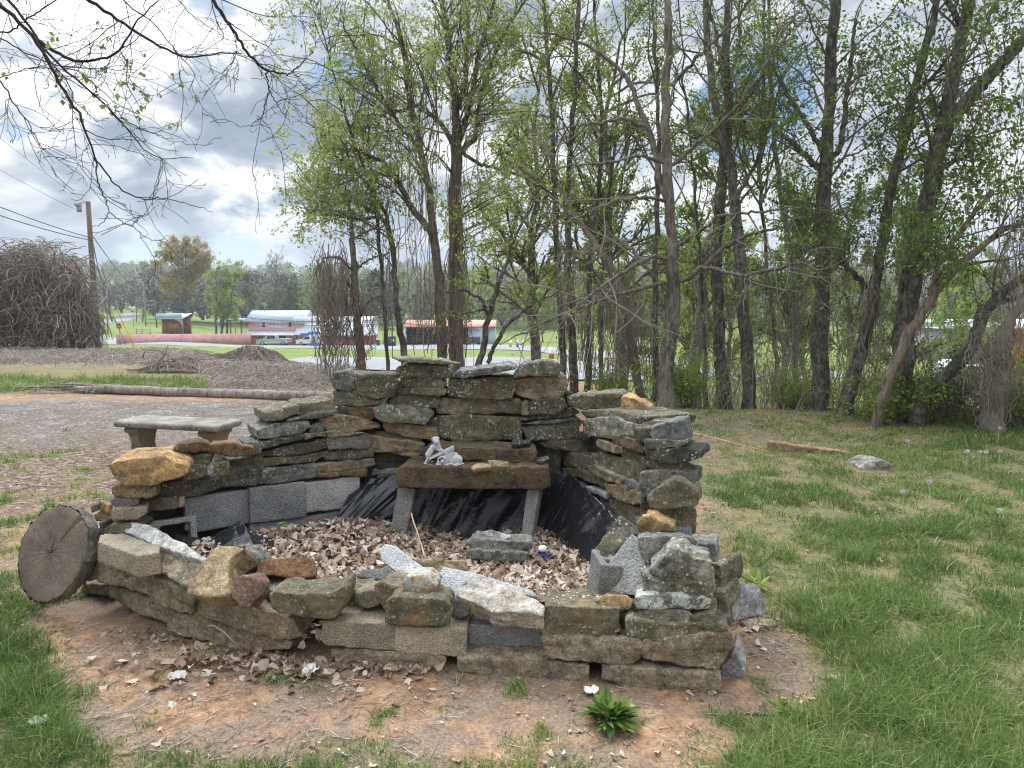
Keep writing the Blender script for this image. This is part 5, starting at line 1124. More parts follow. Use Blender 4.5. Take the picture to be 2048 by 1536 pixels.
rad = 0.246 * (1 + .03 * np.sin(2 * a + .6) + .02 * np.sin(3 * a) + .012 * np.random.default_rng(3).normal(0, 1, 96))
cr_ = math.radians(52); rad_face = rad.copy()
mb = MB(); rings = [0.02, .25, .5, .75, .93, 1.0]; th_ = .075
V = []
for k, f in enumerate(rings):
    rr_ = rad * f * (0.985 if k == 5 else 1)
    dep = np.where((np.abs((a - cr_ + math.pi) % (2 * math.pi) - math.pi) < .035 / max(f, .2) * .5) & (f > .3), .03, 0) + (.006 if k == 5 else 0) + .002 * np.random.default_rng(k).normal(0, 1, 96)
    V.append(np.stack([rr_ * np.cos(a), -th_ / 2 + dep, rr_ * np.sin(a)], -1))
nA = 96
Q = [[k * nA + i, k * nA + (i + 1) % nA, (k + 1) * nA + (i + 1) % nA, (k + 1) * nA + i] for k in range(5) for i in range(nA)]
MW = np.array(Rw)
mb.add(np.concatenate(V) @ MW.T + wc, Q, [[0, i, i + 1] for i in range(1, nA - 1)]); mb.build('face', MAT['endgrain'], ws, smooth=True)
mb = MB(); V = []
br_ = np.random.default_rng(8)
for k, yy in enumerate(np.linspace(-th_ / 2 + .004, th_ / 2, 6)):
    rr_ = rad * (1.0 + .02 * math.sin(k)) + br_.normal(0, .0035, nA) + .004 * fbm(np.stack([a * 6, 0 * a, 0 * a + yy * 20], 1), 2, 3)
    V.append(np.stack([rr_ * np.cos(a), np.full(nA, yy), rr_ * np.sin(a)], -1))
V.append(V[-1] * np.array([.01, 1, .01]))
mb.add(np.concatenate(V) @ MW.T + wc, [[k * nA + i, (k + 1) * nA + i, (k + 1) * nA + (i + 1) % nA, k * nA + (i + 1) % nA] for k in range(6) for i in range(nA)]); mb.build('bark', MAT['bark_brown'], ws)

# ---------------------------------------------------------------- fallen pole, kerb stone, pale rock
MAT['pole_wood'] = bark_mat('weathered_pole_wood', (0.13, 0.10, 0.085), (0.40, 0.34, 0.30), 6)
A, B = np.array([*G(150, 786)[:2], 0]), np.array([*G(735, 806)[:2], 0])
t = np.linspace(0, 1, 40)[:, None]; pts = A * (1 - t) + B * t; pts[:, 2] = gz(pts[:, 0], pts[:, 1]) + .07 + .012 * np.sin(t[:, 0] * 9)
rr_ = np.interp(t[:, 0], [0, .1, .35, 1], [.05, .075, .085, .085]) * (1 + np.random.default_rng(2).normal(0, .025, 40))
lg = thing('fallen_pole', 'weathered grey wooden pole lying along the far edge of the gravel drive', 'wooden pole', tuple(pts[0]))
o = MB().tubes(pts, rr_, 14, cap=True).build('pole', MAT['pole_wood'], lg, smooth=True)
mb = MB(); sr = np.random.default_rng(4)
for i in range(16):
    s0 = pts[0] + [sr.uniform(0, .9), sr.uniform(-.06, .06), sr.uniform(-.06, .06)]; e0 = s0 + [-sr.uniform(.5, 1.3), sr.uniform(-.05, .12), sr.uniform(-.03, .06)]
    mb.tubes(wig(s0, e0, 5, .008, i), np.linspace(.022, .006, 5), 4, cap=True)
mb.build('splintered_end', MAT['pole_wood'], lg)
k0, k1 = G(1545, 905), G(1700, 912)
stone('kerb_stone', 'long tan kerb stone half sunk in the dry grass on the right', 'kerb stone', [(1536, 884), (1560, 886), (1640, 898), (1712, 908), (1700, 916), (1650, 915), (1548, 912), (1536, 904)], (float(k0[1]) + .05, float(k1[1]) - .02), .16, (0.42, 0.29, 0.19), .1, .1, .4, .1, .008, .002)
k0 = G(1760, 940); stone('boulder', 'pale grey rock sunk in the grass right of the kerb stone', 'boulder', [(1722, 936), (1738, 925), (1765, 922), (1785, 930), (1792, 944), (1755, 946), (1728, 944)], (float(k0[1]), float(k0[1])), .3, (0.36, 0.34, 0.31), .3, .0, .1, .2, .012, .002)
k0 = G(1525, 1240); stone('loose_rock', 'flat brown rock sunk in the soil outside the right front corner', 'rock', [(1480, 1240), (1500, 1233), (1545, 1236), (1552, 1248), (1500, 1256)], ('T', float(k0[2]) + .03), .08, 'buff', .3, .1, .2, .2, .006, .002)
# ---------------------------------------------------------------- grass blades
gr_ = np.random.default_rng(11)
def blades(mb, x, y, h, w, tint, bend, r_):
    n = len(x); yaw = r_.uniform(0, 2 * math.pi, n); bd = r_.uniform(0, 2 * math.pi, n)
    z = gz(x, y) - 0.004
    t = np.array([0, .5, 1.0])
    off = (t[None] ** 1.8) * bend[:, None] * h[:, None]
    cx_ = x[:, None] + off * np.cos(bd)[:, None]; cy_ = y[:, None] + off * np.sin(bd)[:, None]
    cz_ = z[:, None] + h[:, None] * (t[None] - .35 * (t[None] ** 2) * np.minimum(bend, 1.5)[:, None])
    ww = w[:, None] * np.array([1.0, .75])[None]
    dx, dy = np.cos(yaw)[:, None], np.sin(yaw)[:, None]
    V = np.zeros((n, 5, 3))
    for k in (0, 1):
        V[:, 2 * k, 0] = cx_[:, k] - dx[:, 0] * ww[:, k]; V[:, 2 * k, 1] = cy_[:, k] - dy[:, 0] * ww[:, k]; V[:, 2 * k, 2] = cz_[:, k]
        V[:, 2 * k + 1, 0] = cx_[:, k] + dx[:, 0] * ww[:, k]; V[:, 2 * k + 1, 1] = cy_[:, k] + dy[:, 0] * ww[:, k]; V[:, 2 * k + 1, 2] = cz_[:, k]
    V[:, 4] = np.stack([cx_[:, 2], cy_[:, 2], cz_[:, 2]], -1)
    b = np.arange(n) * 5
    mb.add(V.reshape(-1, 3), np.stack([b, b + 1, b + 3, b + 2], -1), np.stack([b + 2, b + 3, b + 4], -1), np.clip(np.repeat(tint, 5), .001, 1))
mb = MB()
for (d0, d1, dens, w0, hm) in ((1.9, 3.2, 17000, .0020, 1.0), (3.2, 5.0, 9500, .0027, 1.1), (5.0, 8.0, 4200, .0036, 1.15), (8.0, 14.5, 1400, .0062, 1.15)):
    wd = 1.02 * (d1 + d0) / 2; n = int(dens * (d1 - d0) * 2 * wd)
    y = gr_.uniform(d0, d1, n); x = gr_.uniform(-1, 1, n) * y * 0.98
    g, gv, db, br, dry = masks(x, y)
    u, v = uv_of(x, y)
    clump = np.clip(.68 + 1.6 * n2(x, y, 4.2, 55, 3) + 1.0 * n2(x, y, 1.1, 57, 2), .03, 1.35)
    k = (gr_.uniform(0, 1, n) < np.maximum(g * clump, .35 * (u > 1330) * (v < 880) * (v > 790))) & (gz(x, y) > -.6)
    x, y, g, dry, clump, u, v = [q[k] for q in (x, y, g, dry, clump, u, v)]
    lush = sstep(.5, 1, g) * np.clip(clump, .3, 1.2)
    h = (.022 + .068 * lush * hm) * gr_.uniform(.45, 1.35, len(x))
    h = np.where(v < 1000, h * .75, h); h = np.where((v < 790) & (u < 450), h * 2.6, h)
    tint = .34 + .36 * n2(x, y, 1.3, 61, 4) + gr_.normal(0, .17, len(x)) + dry * .4 * gr_.uniform(.2, 1.2, len(x)) - .12 * (u < 250) * (v > 1100)
    tint = np.where(gr_.uniform(0, 1, len(x)) < .07, gr_.uniform(.75, 1, len(x)), tint)
    blades(mb, x, y, h, w0 * gr_.uniform(.6, 1.3, len(x)), tint, gr_.uniform(.15, 1.5, len(x)), gr_)
tag(mb.build('grass', MAT['grass'], origin=(0, 0, 0)), 'spring grass growing in tufts over the yard, thicker on the right', 'grass', kind='stuff')
# straw lying flat on the soil
mb = MB(); n = 26000; y = 2.0 + 9 * gr_.uniform(0, 1, n) ** 1.5; x = gr_.uniform(-1, 1, n) * y * .95
g, gv, db, br, dry = masks(x, y); w_ = np.clip(.35 + .9 * n2(x, y, 1.6, 71, 4) + .5 * dry, .03, 1) * (1 - gv) * ~inpoly(x, y, OUT)
k = gr_.uniform(0, 1, n) < w_; x, y = x[k], y[k]; m_ = len(x)
ln = gr_.uniform(.02, .09, m_); a = gr_.uniform(0, 2 * math.pi, m_); z = gz(x, y) + .004
Pp = np.stack([np.stack([x + (t - .5) * ln * np.cos(a), y + (t - .5) * ln * np.sin(a), z + .012 * t * gr_.uniform(0, 1, m_)], -1) for t in (0, .5, 1.0)], 1)
mb.tubes(Pp, np.tile(np.array([.0010, .0012, .0006]), (m_, 1)) * (1 + y[:, None] / 6), 3, tint=gr_.uniform(.2, 1, m_))
tag(mb.build('straw', MAT['brush'], origin=(0, 0, 0)), 'dry straw bits scattered over the soil', 'straw', kind='stuff')

# ---------------------------------------------------------------- tree growing
def polyl(pts, n):
    pts = np.array(pts, float); s = np.r_[0, np.cumsum(np.linalg.norm(np.diff(pts, axis=0), axis=1))]
    t = np.linspace(0, s[-1], n)
    # smooth by Catmull-like sampling
    out = np.stack([np.interp(t, s, pts[:, k]) for k in range(pts.shape[1])], 1)
    for _ in range(2): out[1:-1] = .25 * out[:-2] + .5 * out[1:-1] + .25 * out[2:]
    return out
def spawn(r_, Pp, R, per_m, tmin, ln, spread, trop, wig_, npt, rr_, droop=0.0, flat=0.0):
    """children along each parent path: Pp (m,n,3), R (m,n) -> paths, radii"""
    m, n, _ = Pp.shape
    Ls = np.linalg.norm(np.diff(Pp, axis=1), axis=2).sum(1)
    cnt = r_.poisson(np.maximum(per_m * Ls * (1 - tmin), 0.01))
    idx = np.repeat(np.arange(m), cnt); c = len(idx)
    if c == 0: return np.zeros((0, npt, 3)), np.zeros((0, npt))
    t = r_.uniform(tmin, 1.0, c); f = t * (n - 1); i = np.minimum(f.astype(int), n - 2); w = (f - i)[:, None]
    p0 = Pp[idx, i] * (1 - w) + Pp[idx, i + 1] * w
    r0 = (R[idx, i] * (1 - w[:, 0]) + R[idx, i + 1] * w[:, 0])
    d = Pp[idx, i + 1] - Pp[idx, i]; d /= np.linalg.norm(d, axis=1, keepdims=True) + 1e-9
    rv = r_.normal(0, 1, (c, 3)); rv[:, 2] *= (1 - flat); rv -= (rv * d).sum(1, keepdims=True) * d; rv /= np.linalg.norm(rv, axis=1, keepdims=True) + 1e-9
    an = r_.uniform(spread[0], spread[1], c)[:, None]
    dr = d * np.cos(an) + rv * np.sin(an); dr[:, 2] += trop; dr /= np.linalg.norm(dr, axis=1, keepdims=True)
    L_ = r_.uniform(ln[0], ln[1], c) * (1.1 - .5 * t); st = (L_ / (npt - 1))[:, None]
    out = np.zeros((c, npt, 3)); out[:, 0] = p0
    for k in range(1, npt):
        dr = dr + r_.normal(0, wig_, (c, 3)); dr[:, 2] += droop * k / npt; dr /= np.linalg.norm(dr, axis=1, keepdims=True)
        out[:, k] = out[:, k - 1] + dr * st
    rb = np.clip(np.minimum(r0 * .7, rr_ * L_), .0009, None)
    Rr = rb[:, None] * np.linspace(1, .35, npt)[None]
    return out, Rr
def leaves(mb, r_, Pp, per, size, spread, tint, hang=0.3, tmin=.2, asp=.5):
    m, n, _ = Pp.shape
    if m == 0: return
    idx = np.repeat(np.arange(m), per); c = len(idx); t = r_.uniform(tmin, 1, c) * (n - 1); i = np.minimum(t.astype(int), n - 2); w = (t - i)[:, None]
    p = Pp[idx, i] * (1 - w) + Pp[idx, i + 1] * w + r_.normal(0, spread, (c, 3))
    a = r_.normal(0, 1, (c, 3)); a[:, 2] -= hang * 2; a /= np.linalg.norm(a, axis=1, keepdims=True)
    b = np.cross(a, r_.normal(0, 1, (c, 3))); b /= np.linalg.norm(b, axis=1, keepdims=True) + 1e-9
    nn = np.cross(a, b); s = (size * r_.uniform(.5, 1.3, c))[:, None]
    V = np.stack([p, p + a * s * .45 + b * s * asp * .5 + nn * s * .08, p + a * s, p + a * s * .45 - b * s * asp * .5 + nn * s * .08], 1)
    k = np.arange(c) * 4
    tt = np.clip(tint[0] + r_.normal(0, tint[1], c) + .10 * fbm(p * 1.5, 2, 3), .002, 1)
    mb.add(V.reshape(-1, 3), None, np.concatenate([np.stack([k, k + 1, k + 2], -1), np.stack([k, k + 2, k + 3], -1)]), np.repeat(tt, 4))
_ts = [500]
def tree(label, base_d, trunk, limbs=(), kind='leafy', bark='bark_dark', leafmat='leaf_fresh', group='trees along the wood edge', name='tree', ext=3.0, dens=1.0, tmin=.35, lsize=.055, llen=(.9, 2.2), leafn=7, tint=(.5, .2), twigmat='twig', rootz=None, droop=0., trop=.25, spread=(.5, 1.2), flare=1.35, tw_r=.006, wigl=.14, cat='tree', puffs=()):
    """trunk: [(px,py,width px)] at distance base_d (a 4th value shifts the distance)"""
    r_ = np.random.default_rng(_ts[0]); _ts[0] += 1
    def conv(lst):
        p, w = [], []
        for q in lst:
            d = base_d + (q[3] if len(q) > 3 else 0); p.append(P(q[0], q[1], d)); w.append(q[2] / 2 * d / 1400)
        return np.array(p), np.array(w)
    tp, tw = conv(trunk)
    g0 = gz1(tp[0][0], tp[0][1]) - .08
    if tp[0][2] > g0 + .03:
        tp = np.vstack([[tp[0][0], tp[0][1], g0], tp]); tw = np.r_[tw[0] * flare, tw]
    else: tp[0][2] = g0
    if ext:
        dv = tp[-1] - tp[-2]; dv = dv / np.linalg.norm(dv) + np.array([0, 0, .3]); dv /= np.linalg.norm(dv)
        tp = np.vstack([tp, tp[-1] + dv * ext * .5, tp[-1] + dv * ext + r_.normal(0, .15, 3)]); tw = np.r_[tw, tw[-1] * .55, .006]
    n = 40; s = np.r_[0, np.cumsum(np.linalg.norm(np.diff(tp, axis=0), axis=1))]
    tpath = polyl(tp, n); rad = np.interp(np.linspace(0, s[-1], n), s, tw)
    rad = rad * (1 + .05 * np.random.default_rng(_ts[0]).normal(0, 1, n)); tpath[1:-1] += r_.normal(0, .012, (n - 2, 3))
    root = thing(name, label, cat, (float(tp[0][0]), float(tp[0][1]), g0), group)
    mb = MB(); mb.tubes(tpath, rad, 12)
    mains = [tpath]; mr = [rad]
    for lm in limbs:
        lp, lw = conv(lm)
        lpath = polyl(lp, n); lr_ = np.interp(np.linspace(0, 1, n), np.linspace(0, 1, len(lw)), lw); lpath[1:-1] += r_.normal(0, .01, (n - 2, 3))
        mb.tubes(lpath, lr_, 8); mains.append(lpath); mr.append(lr_)
    mb.build('trunk', MAT[bark], root, smooth=True)
    M_ = np.stack(mains); MR = np.stack(mr)
    b1, r1 = spawn(r_, M_[:1], MR[:1], 2.6 * dens, tmin, llen, spread, trop, wigl, 9, .011, droop)
    b1b, r1b = spawn(r_, M_[1:], MR[1:], 3.2 * dens, .15, (llen[0] * .7, llen[1] * .75), spread, trop, wigl, 9, .010, droop) if len(M_) > 1 else (np.zeros((0, 9, 3)), np.zeros((0, 9)))
    B1 = np.concatenate([b1, b1b]); R1 = np.concatenate([r1, r1b])
    if puffs:
        allp = M_.reshape(-1, 3); allr = MR.reshape(-1); pf = []
        for (ppx, ppy, prad, cnt) in puffs:
            for _k in range(cnt):
                aa = r_.uniform(0, 2 * math.pi); rr = prad * math.sqrt(r_.uniform(0, 1)); tg = P(ppx + rr * math.cos(aa), ppy + rr * math.sin(aa), base_d + r_.normal(0, .06) * base_d)
                cost = np.linalg.norm(allp - tg, axis=1) + 1.2 * np.maximum(allp[:, 2] - tg[2] + .3, 0); s0 = allp[np.argmin(cost)]
                tt = np.linspace(0, 1, 9)[:, None]; md = (s0 + tg) / 2 + r_.normal(0, .12, 3) + np.array([0, 0, .12 * np.linalg.norm(tg - s0)])
                pf.append((1 - tt) ** 2 * s0 + 2 * tt * (1 - tt) * md + tt ** 2 * tg + r_.normal(0, .02, (9, 3)) * tt)
        pf = np.stack(pf); Lp = np.linalg.norm(pf[:, -1] - pf[:, 0], axis=1)
        B1 = np.concatenate([B1, pf]); R1 = np.concatenate([R1, np.clip(.009 * Lp, .003, .02)[:, None] * np.linspace(1, .3, 9)[None]])
    b2, r2 = spawn(r_, B1, R1, 3.4, .2, (.35, .95), (.4, 1.1), trop * .5, .16, 7, tw_r, droop)
    b3, r3 = spawn(r_, b2, r2, 4.2, .2, (.12, .42), (.4, 1.1), 0, .2, 5, tw_r, droop)
    tb = MB(); tb.tubes(B1, R1, 5); tb.tubes(b2, r2, 4); tb.tubes(b3, r3, 3); tb.build('branches', MAT[twigmat], root)
    leafn = max(2, int(leafn * .95)); lsize *= 1.05
    if leafn:
        lb = MB(); leaves(lb, r_, b3, leafn, lsize, .03, tint); leaves(lb, r_, b2, leafn, lsize, .035, tint); lb.build('crown', MAT[leafmat], root)
    return root, M_, MR, b2

# --- the wood on the right (photo columns: x, y, width)
tree('big bare tree with a fissured brown trunk standing in front of the wood', 10.7,
     [(1333, 815, 38), (1332, 770, 30), (1336, 700, 29), (1350, 620, 27), (1347, 560, 24), (1345, 500, 21), (1336, 400, 20), (1334, 300, 18), (1332, 200, 17), (1338, 100, 16), (1336, 0, 14), (1338, -120, 11)],
     [[(1345, 566, 11), (1372, 560, 10), (1402, 535, 9), (1450, 495, 8), (1490, 470, 6), (1560, 455, 4, -.6)],
      [(1350, 568, 9), (1320, 566, 8), (1262, 582, 7, -.5), (1215, 595, 6, -.8), (1150, 620, 5, -1.0), (1085, 645, 4, -1.3), (1000, 690, 2, -1.6)],
      [(1338, 585, 8), (1300, 545, 7), (1265, 500, 6, .3), (1225, 470, 4, .6)],
      [(1340, 520, 8), (1310, 512, 8), (1270, 530, 7, -.6), (1200, 575, 5, -1.2), (1120, 640, 3, -1.6), (1040, 690, 2, -2)],
      [(1400, 535, 8), (1440, 540, 8, -.4), (1480, 552, 7, -.8), (1540, 540, 7, -1.1), (1600, 525, 5, -1.4), (1680, 560, 3, -1.7)],
      [(1352, 492, 8), (1390, 470, 7, -.4), (1440, 430, 6, -.8), (1500, 425, 5, -1.2), (1580, 415, 3, -1.5), (1650, 420, 2, -1.8)],
      [(1338, 430, 9), (1318, 350, 13, .1), (1302, 265, 12, .2), (1288, 240, 11, .2), (1262, 165, 9, .3), (1225, 125, 7, .3), (1170, 85, 5, .4), (1085, 65, 4, .4)],
      [(1346, 330, 8), (1378, 300, 7), (1420, 265, 7, -.2), (1470, 220, 6, -.4), (1520, 150, 5, -.5), (1560, 70, 4, -.5), (1600, 20, 3, -.5)],
      [(1345, 170, 8), (1380, 130, 7), (1420, 90, 6, -.2), (1460, 45, 5, -.3), (1500, 0, 4, -.3)],
      [(1325, 325, 7), (1280, 310, 6, -.4), (1220, 325, 5, -.8), (1150, 330, 4, -1.1), (1060, 345, 2, -1.4)],
      [(1300, 262, 7), (1250, 235, 6, -.3), (1200, 245, 5, -.6), (1130, 255, 3, -.9), (1060, 290, 2, -1.2)],
      [(1330, 400, 7), (1290, 395, 6, -.5), (1230, 400, 5, -1), (1140, 440, 3, -1.5), (1060, 470, 2, -1.8)]],
     bark='bark_brown', twigmat='twig_silver', leafn=0, tmin=.3, dens=1.0, llen=(1.0, 2.4), trop=.05, spread=(.6, 1.3), tw_r=.0075, group='near trees of the wood', ext=2.5)
_G2 = 'near trees of the wood'
tree('straight black barked tree just right of the big bare tree', 11.6, [(1448, 795, 30), (1440, 720, 26), (1436, 600, 22), (1432, 480, 21), (1440, 400, 20), (1452, 300, 19), (1462, 220, 17), (1450, 130, 16), (1455, 0, 14)],
     [[(1455, 205, 9), (1440, 120, 8), (1430, 60, 7), (1410, 0, 5)], [(1462, 240, 8), (1500, 190, 7), (1545, 120, 6), (1580, 60, 4)]], puffs=[(1440, 60, 90, 16), (1410, 190, 70, 12), (1470, 350, 60, 8), (1540, 90, 60, 10), (1430, 480, 60, 10)], group=_G2, leafn=8, lsize=.05, tmin=.35, dens=1.5, tint=(.42, .2))
tree('grey lichen patched tree between two dark trunks', 11.2, [(1500, 800, 28), (1496, 720, 25), (1484, 600, 24), (1478, 500, 21), (1470, 400, 20), (1462, 330, 18), (1440, 260, 17), (1420, 150, 14), (1412, 0, 12)],
     [[(1470, 400, 8), (1510, 330, 7), (1540, 250, 6), (1560, 170, 4)]], bark='bark_grey', group=_G2, leafn=8, lsize=.05, tint=(.42, .2), dens=1.5)
tree('tall dark tree forking high above a pale scarred trunk', 10.4, [(1640, 818, 34), (1640, 700, 32), (1645, 560, 29), (1646, 430, 27), (1650, 330, 25), (1655, 250, 22), (1660, 170, 21), (1664, 100, 20), (1668, 0, 18)],
     [[(1650, 345, 14), (1625, 325, 12), (1590, 290, 10), (1560, 265, 8), (1520, 230, 5)], [(1652, 330, 12), (1680, 300, 11), (1690, 230, 9), (1700, 140, 8), (1712, 40, 6)], [(1648, 310, 10), (1610, 240, 9), (1575, 190, 8), (1545, 130, 5)]], puffs=[(1560, 110, 80, 14), (1700, 90, 70, 12), (1600, 360, 70, 14), (1710, 400, 70, 14), (1640, 540, 60, 10), (1660, 210, 60, 10)], bark='bark_dark', group=_G2, leafn=9, lsize=.06, dens=1.7, leafmat='leaf_deep', tint=(.5, .2))
tree('dark tree leaning right between the forked tree and the crossing pair', 9.9, [(1690, 822, 30), (1705, 760, 27), (1728, 680, 24), (1748, 597, 22), (1765, 480, 20), (1775, 400, 19), (1800, 309, 17), (1812, 240, 16), (1828, 190, 15), (1848, 110, 14), (1866, 50, 12), (1880, -30, 10)],
     [[(1748, 590, 13), (1720, 560, 11), (1690, 530, 9), (1650, 505, 6), (1600, 500, 3)], [(1826, 190, 8), (1870, 150, 7), (1905, 100, 5)]], puffs=[(1810, 140, 80, 14), (1750, 300, 70, 14), (1700, 470, 60, 12), (1780, 480, 50, 10), (1780, 220, 60, 10)], group=_G2, leafn=9, lsize=.06, dens=1.9, leafmat='leaf_deep', tint=(.55, .2))
tree('thickest dark trunk leaning slightly right behind the slanting pale trunk', 9.6, [(1797, 838, 46), (1802, 733, 42), (1812, 632, 40), (1828, 531, 38), (1846, 440, 36), (1862, 375, 34), (1884, 265, 30), (1900, 190, 25), (1912, 130, 23), (1934, 26, 20), (1940, -60, 16)],
     [[(1880, 265, 26), (1910, 225, 25), (1941, 194, 24), (1985, 145, 22), (2047, 80, 19), (2120, 0, 14)], [(1925, 60, 12), (1905, 20, 10), (1880, -30, 8)], [(1866, 350, 10), (1900, 325, 9), (1940, 310, 7), (1930, 270, 5)]], puffs=[(1950, 60, 80, 12), (1900, 330, 70, 14), (1970, 250, 70, 12), (1850, 500, 70, 14), (1840, 280, 70, 12), (1930, 420, 60, 12)], group=_G2, leafn=10, lsize=.065, dens=1.6, leafmat='leaf_deep', tint=(.6, .2))
tree('pale brown trunk slanting right across the thickest dark trunk', 8.9, [(1750, 862, 22), (1757, 820, 19), (1782, 743, 19), (1822, 657, 19), (1863, 597, 18), (1903, 546, 16), (1938, 511, 14), (1990, 470, 12), (2044, 445, 10), (2120, 400, 8)],
     [[(1858, 604, 13), (1868, 560, 12), (1880, 520, 10), (1930, 450, 9), (1985, 380, 7)]], puffs=[(1930, 510, 50, 14), (1870, 480, 50, 10), (1990, 400, 50, 8)], bark='bark_light', group=_G2, leafn=8, lsize=.065, dens=1.5, leafmat='leaf_deep', tint=(.6, .2), ext=1.5)
tree('dark trunk slanting steeply out to the right over the green field', 9.0, [(1832, 815, 28), (1852, 785, 25), (1880, 762, 24), (1912, 735, 24), (1940, 700, 24), (1963, 640, 23), (1980, 605, 21), (2010, 580, 18), (2048, 555, 15), (2130, 500, 10)],
     [[(1972, 612, 9), (2000, 605, 8), (2048, 590, 6)]], group=_G2, leafn=7, lsize=.06, dens=1.3, leafmat='leaf_deep', ext=1.2)
tree('short leaning stump wrapped thickly in dry vines at the right edge', 8.6, [(1985, 862, 44), (1987, 800, 42), (1992, 740, 38), (2000, 690, 30), (2020, 640, 20), (2048, 600, 12)], bark='vine', group=_G2, leafn=0, dens=2.0, ext=.8, llen=(.4, 1.2), droop=-.5, twigmat='vine', name='vine_stump')
tree('left dark trunk of the tight pair rising above the right crest stones', 12.6, [(1128, 800, 15), (1126, 740, 14), (1122, 620, 13), (1114, 500, 11), (1108, 380, 10), (1104, 250, 9), (1095, 120, 8), (1088, 0, 7)], puffs=[(1090, 110, 80, 14), (1080, 300, 60, 10), (1095, 430, 50, 8)], group=_G2, leafn=9, lsize=.055, dens=1.7, tint=(.5, .2))
tree('right dark trunk of the tight pair rising above the right crest stones', 12.8, [(1150, 800, 19), (1147, 740, 18), (1142, 620, 16), (1137, 500, 13), (1134, 400, 12), (1142, 280, 10), (1150, 140, 9), (1160, 0, 7)], puffs=[(1170, 100, 80, 14), (1190, 260, 60, 10), (1160, 400, 50, 8)], group=_G2, leafn=9, lsize=.055, dens=1.7, tint=(.5, .2))
tree('slim dark tree curving left just beyond the tight pair', 13.0, [(1172, 795, 14), (1178, 730, 13), (1180, 620, 11), (1178, 540, 10), (1190, 430, 9), (1205, 300, 8), (1200, 150, 7), (1190, 20, 5)], group=_G2, leafn=8, dens=1.5)
tree('vine hung trunk bending left to right before the slim grey tree', 12.2, [(1284, 812, 17), (1278, 770, 17), (1266, 700, 18), (1256, 640, 17), (1243, 580, 15), (1222, 530, 13), (1190, 485, 12), (1165, 455, 10), (1130, 400, 7)], bark='vine', group=_G2, leafn=3, dens=1.0, droop=-.2, twigmat='vine', ext=1.5)
tree('slim grey tree directly left of the big bare tree', 12.4, [(1312, 800, 14), (1312, 700, 13), (1310, 600, 12), (1311, 500, 11), (1314, 400, 10), (1318, 250, 8), (1310, 100, 6)], bark='bark_grey', group=_G2, leafn=8, dens=1.4, tint=(.45, .2))
tree('thin dark sapling between the vine hung trunk and the slim dark tree', 13.2, [(1201, 795, 10), (1203, 720, 10), (1200, 600, 8), (1208, 480, 7), (1225, 330, 6), (1240, 180, 4)], group=_G2, leafn=8, dens=1.5)
tree('thin leaning sapling between the big bare tree and the black barked tree', 12.0, [(1415, 790, 9), (1410, 700, 8), (1405, 600, 7), (1398, 480, 6), (1385, 330, 5), (1370, 180, 4)], group=_G2, leafn=9, dens=1.6, leafmat='leaf_deep')
tree('thin crooked sapling between the lichen patched tree and the forked tree', 12.2, [(1560, 800, 10), (1552, 720, 9), (1545, 620, 8), (1530, 480, 7), (1518, 330, 7), (1524, 200, 6), (1528, 60, 5)], group=_G2, leafn=9, dens=1.8, leafmat='leaf_deep')
tree('pale thin tree with sparse green leaves left of the forked tree', 13.5, [(1590, 790, 13), (1592, 680, 12), (1585, 520, 11), (1560, 380, 10), (1545, 250, 9), (1540, 100, 7)], bark='bark_grey', group=_G2, leafn=9, dens=1.8)
# --- willow like group behind the planter
_G3 = 'trees behind the planter'
tree('tall vine clad willow with upright limbs straight behind the highest stones', 14.0, [(914, 770, 30), (913, 690, 30), (912, 600, 29), (910, 500, 27), (910, 400, 26), (912, 300, 22), (914, 220, 15), (905, 150, 13), (896, 96, 12), (883, 0, 10), (876, -60, 8)],
     [[(914, 290, 14), (930, 250, 10), (940, 200, 9), (960, 100, 8), (985, 20, 6), (1000, -60, 4)], [(922, 300, 11), (950, 280, 9), (960, 190, 8), (985, 120, 7), (1010, 60, 5), (1050, 0, 4)], [(905, 285, 11), (885, 250, 9), (840, 210, 8), (790, 225, 6), (730, 232, 4)], [(918, 220, 9), (932, 150, 8), (936, 60, 6), (940, -40, 5)], [(918, 300, 7), (960, 330, 7), (1010, 340, 5), (1070, 360, 3)]],
     bark='bark_brown', leafmat='leaf_pale', name='willow_tree', group=_G3, leafn=8, lsize=.075, dens=2.6, droop=-.12, llen=(1.0, 2.6), tint=(.6, .2), tmin=.36, puffs=[(900, 60, 80, 14), (965, 150, 70, 14), (1010, 60, 80, 14), (1050, 230, 70, 12), (1045, 340, 70, 14), (965, 400, 60, 12), (1000, 450, 50, 8), (860, 150, 60, 10), (905, 420, 45, 10)])
tree('leaning willow stem splitting off left of the tall vine clad willow', 13.6, [(884, 765, 20), (886, 690, 20), (880, 610, 20), (874, 520, 18), (868, 470, 17), (856, 420, 14), (866, 380, 13), (850, 340, 13), (838, 300, 12), (822, 213, 10), (812, 109, 9), (790, 40, 7), (760, -40, 6)],
     [[(868, 475, 14), (845, 440, 13), (822, 420, 12), (800, 370, 11), (770, 325, 9), (735, 310, 7), (690, 300, 5), (640, 290, 3)], [(840, 300, 8), (800, 250, 7), (755, 180, 6), (715, 100, 5), (680, 40, 3)], [(795, 355, 6), (740, 345, 5), (680, 370, 4), (620, 385, 2)]],
     bark='bark_brown', leafmat='leaf_pale', name='willow_tree', group=_G3, leafn=9, lsize=.07, dens=2.9, droop=-.12, llen=(.8, 2.1), tint=(.6, .2), puffs=[(640, 260, 60, 14), (625, 350, 60, 14), (700, 210, 60, 14), (720, 90, 60, 12), (770, 30, 60, 10), (740, 320, 60, 14), (800, 150, 60, 12), (690, 300, 60, 14), (660, 190, 40, 8)])
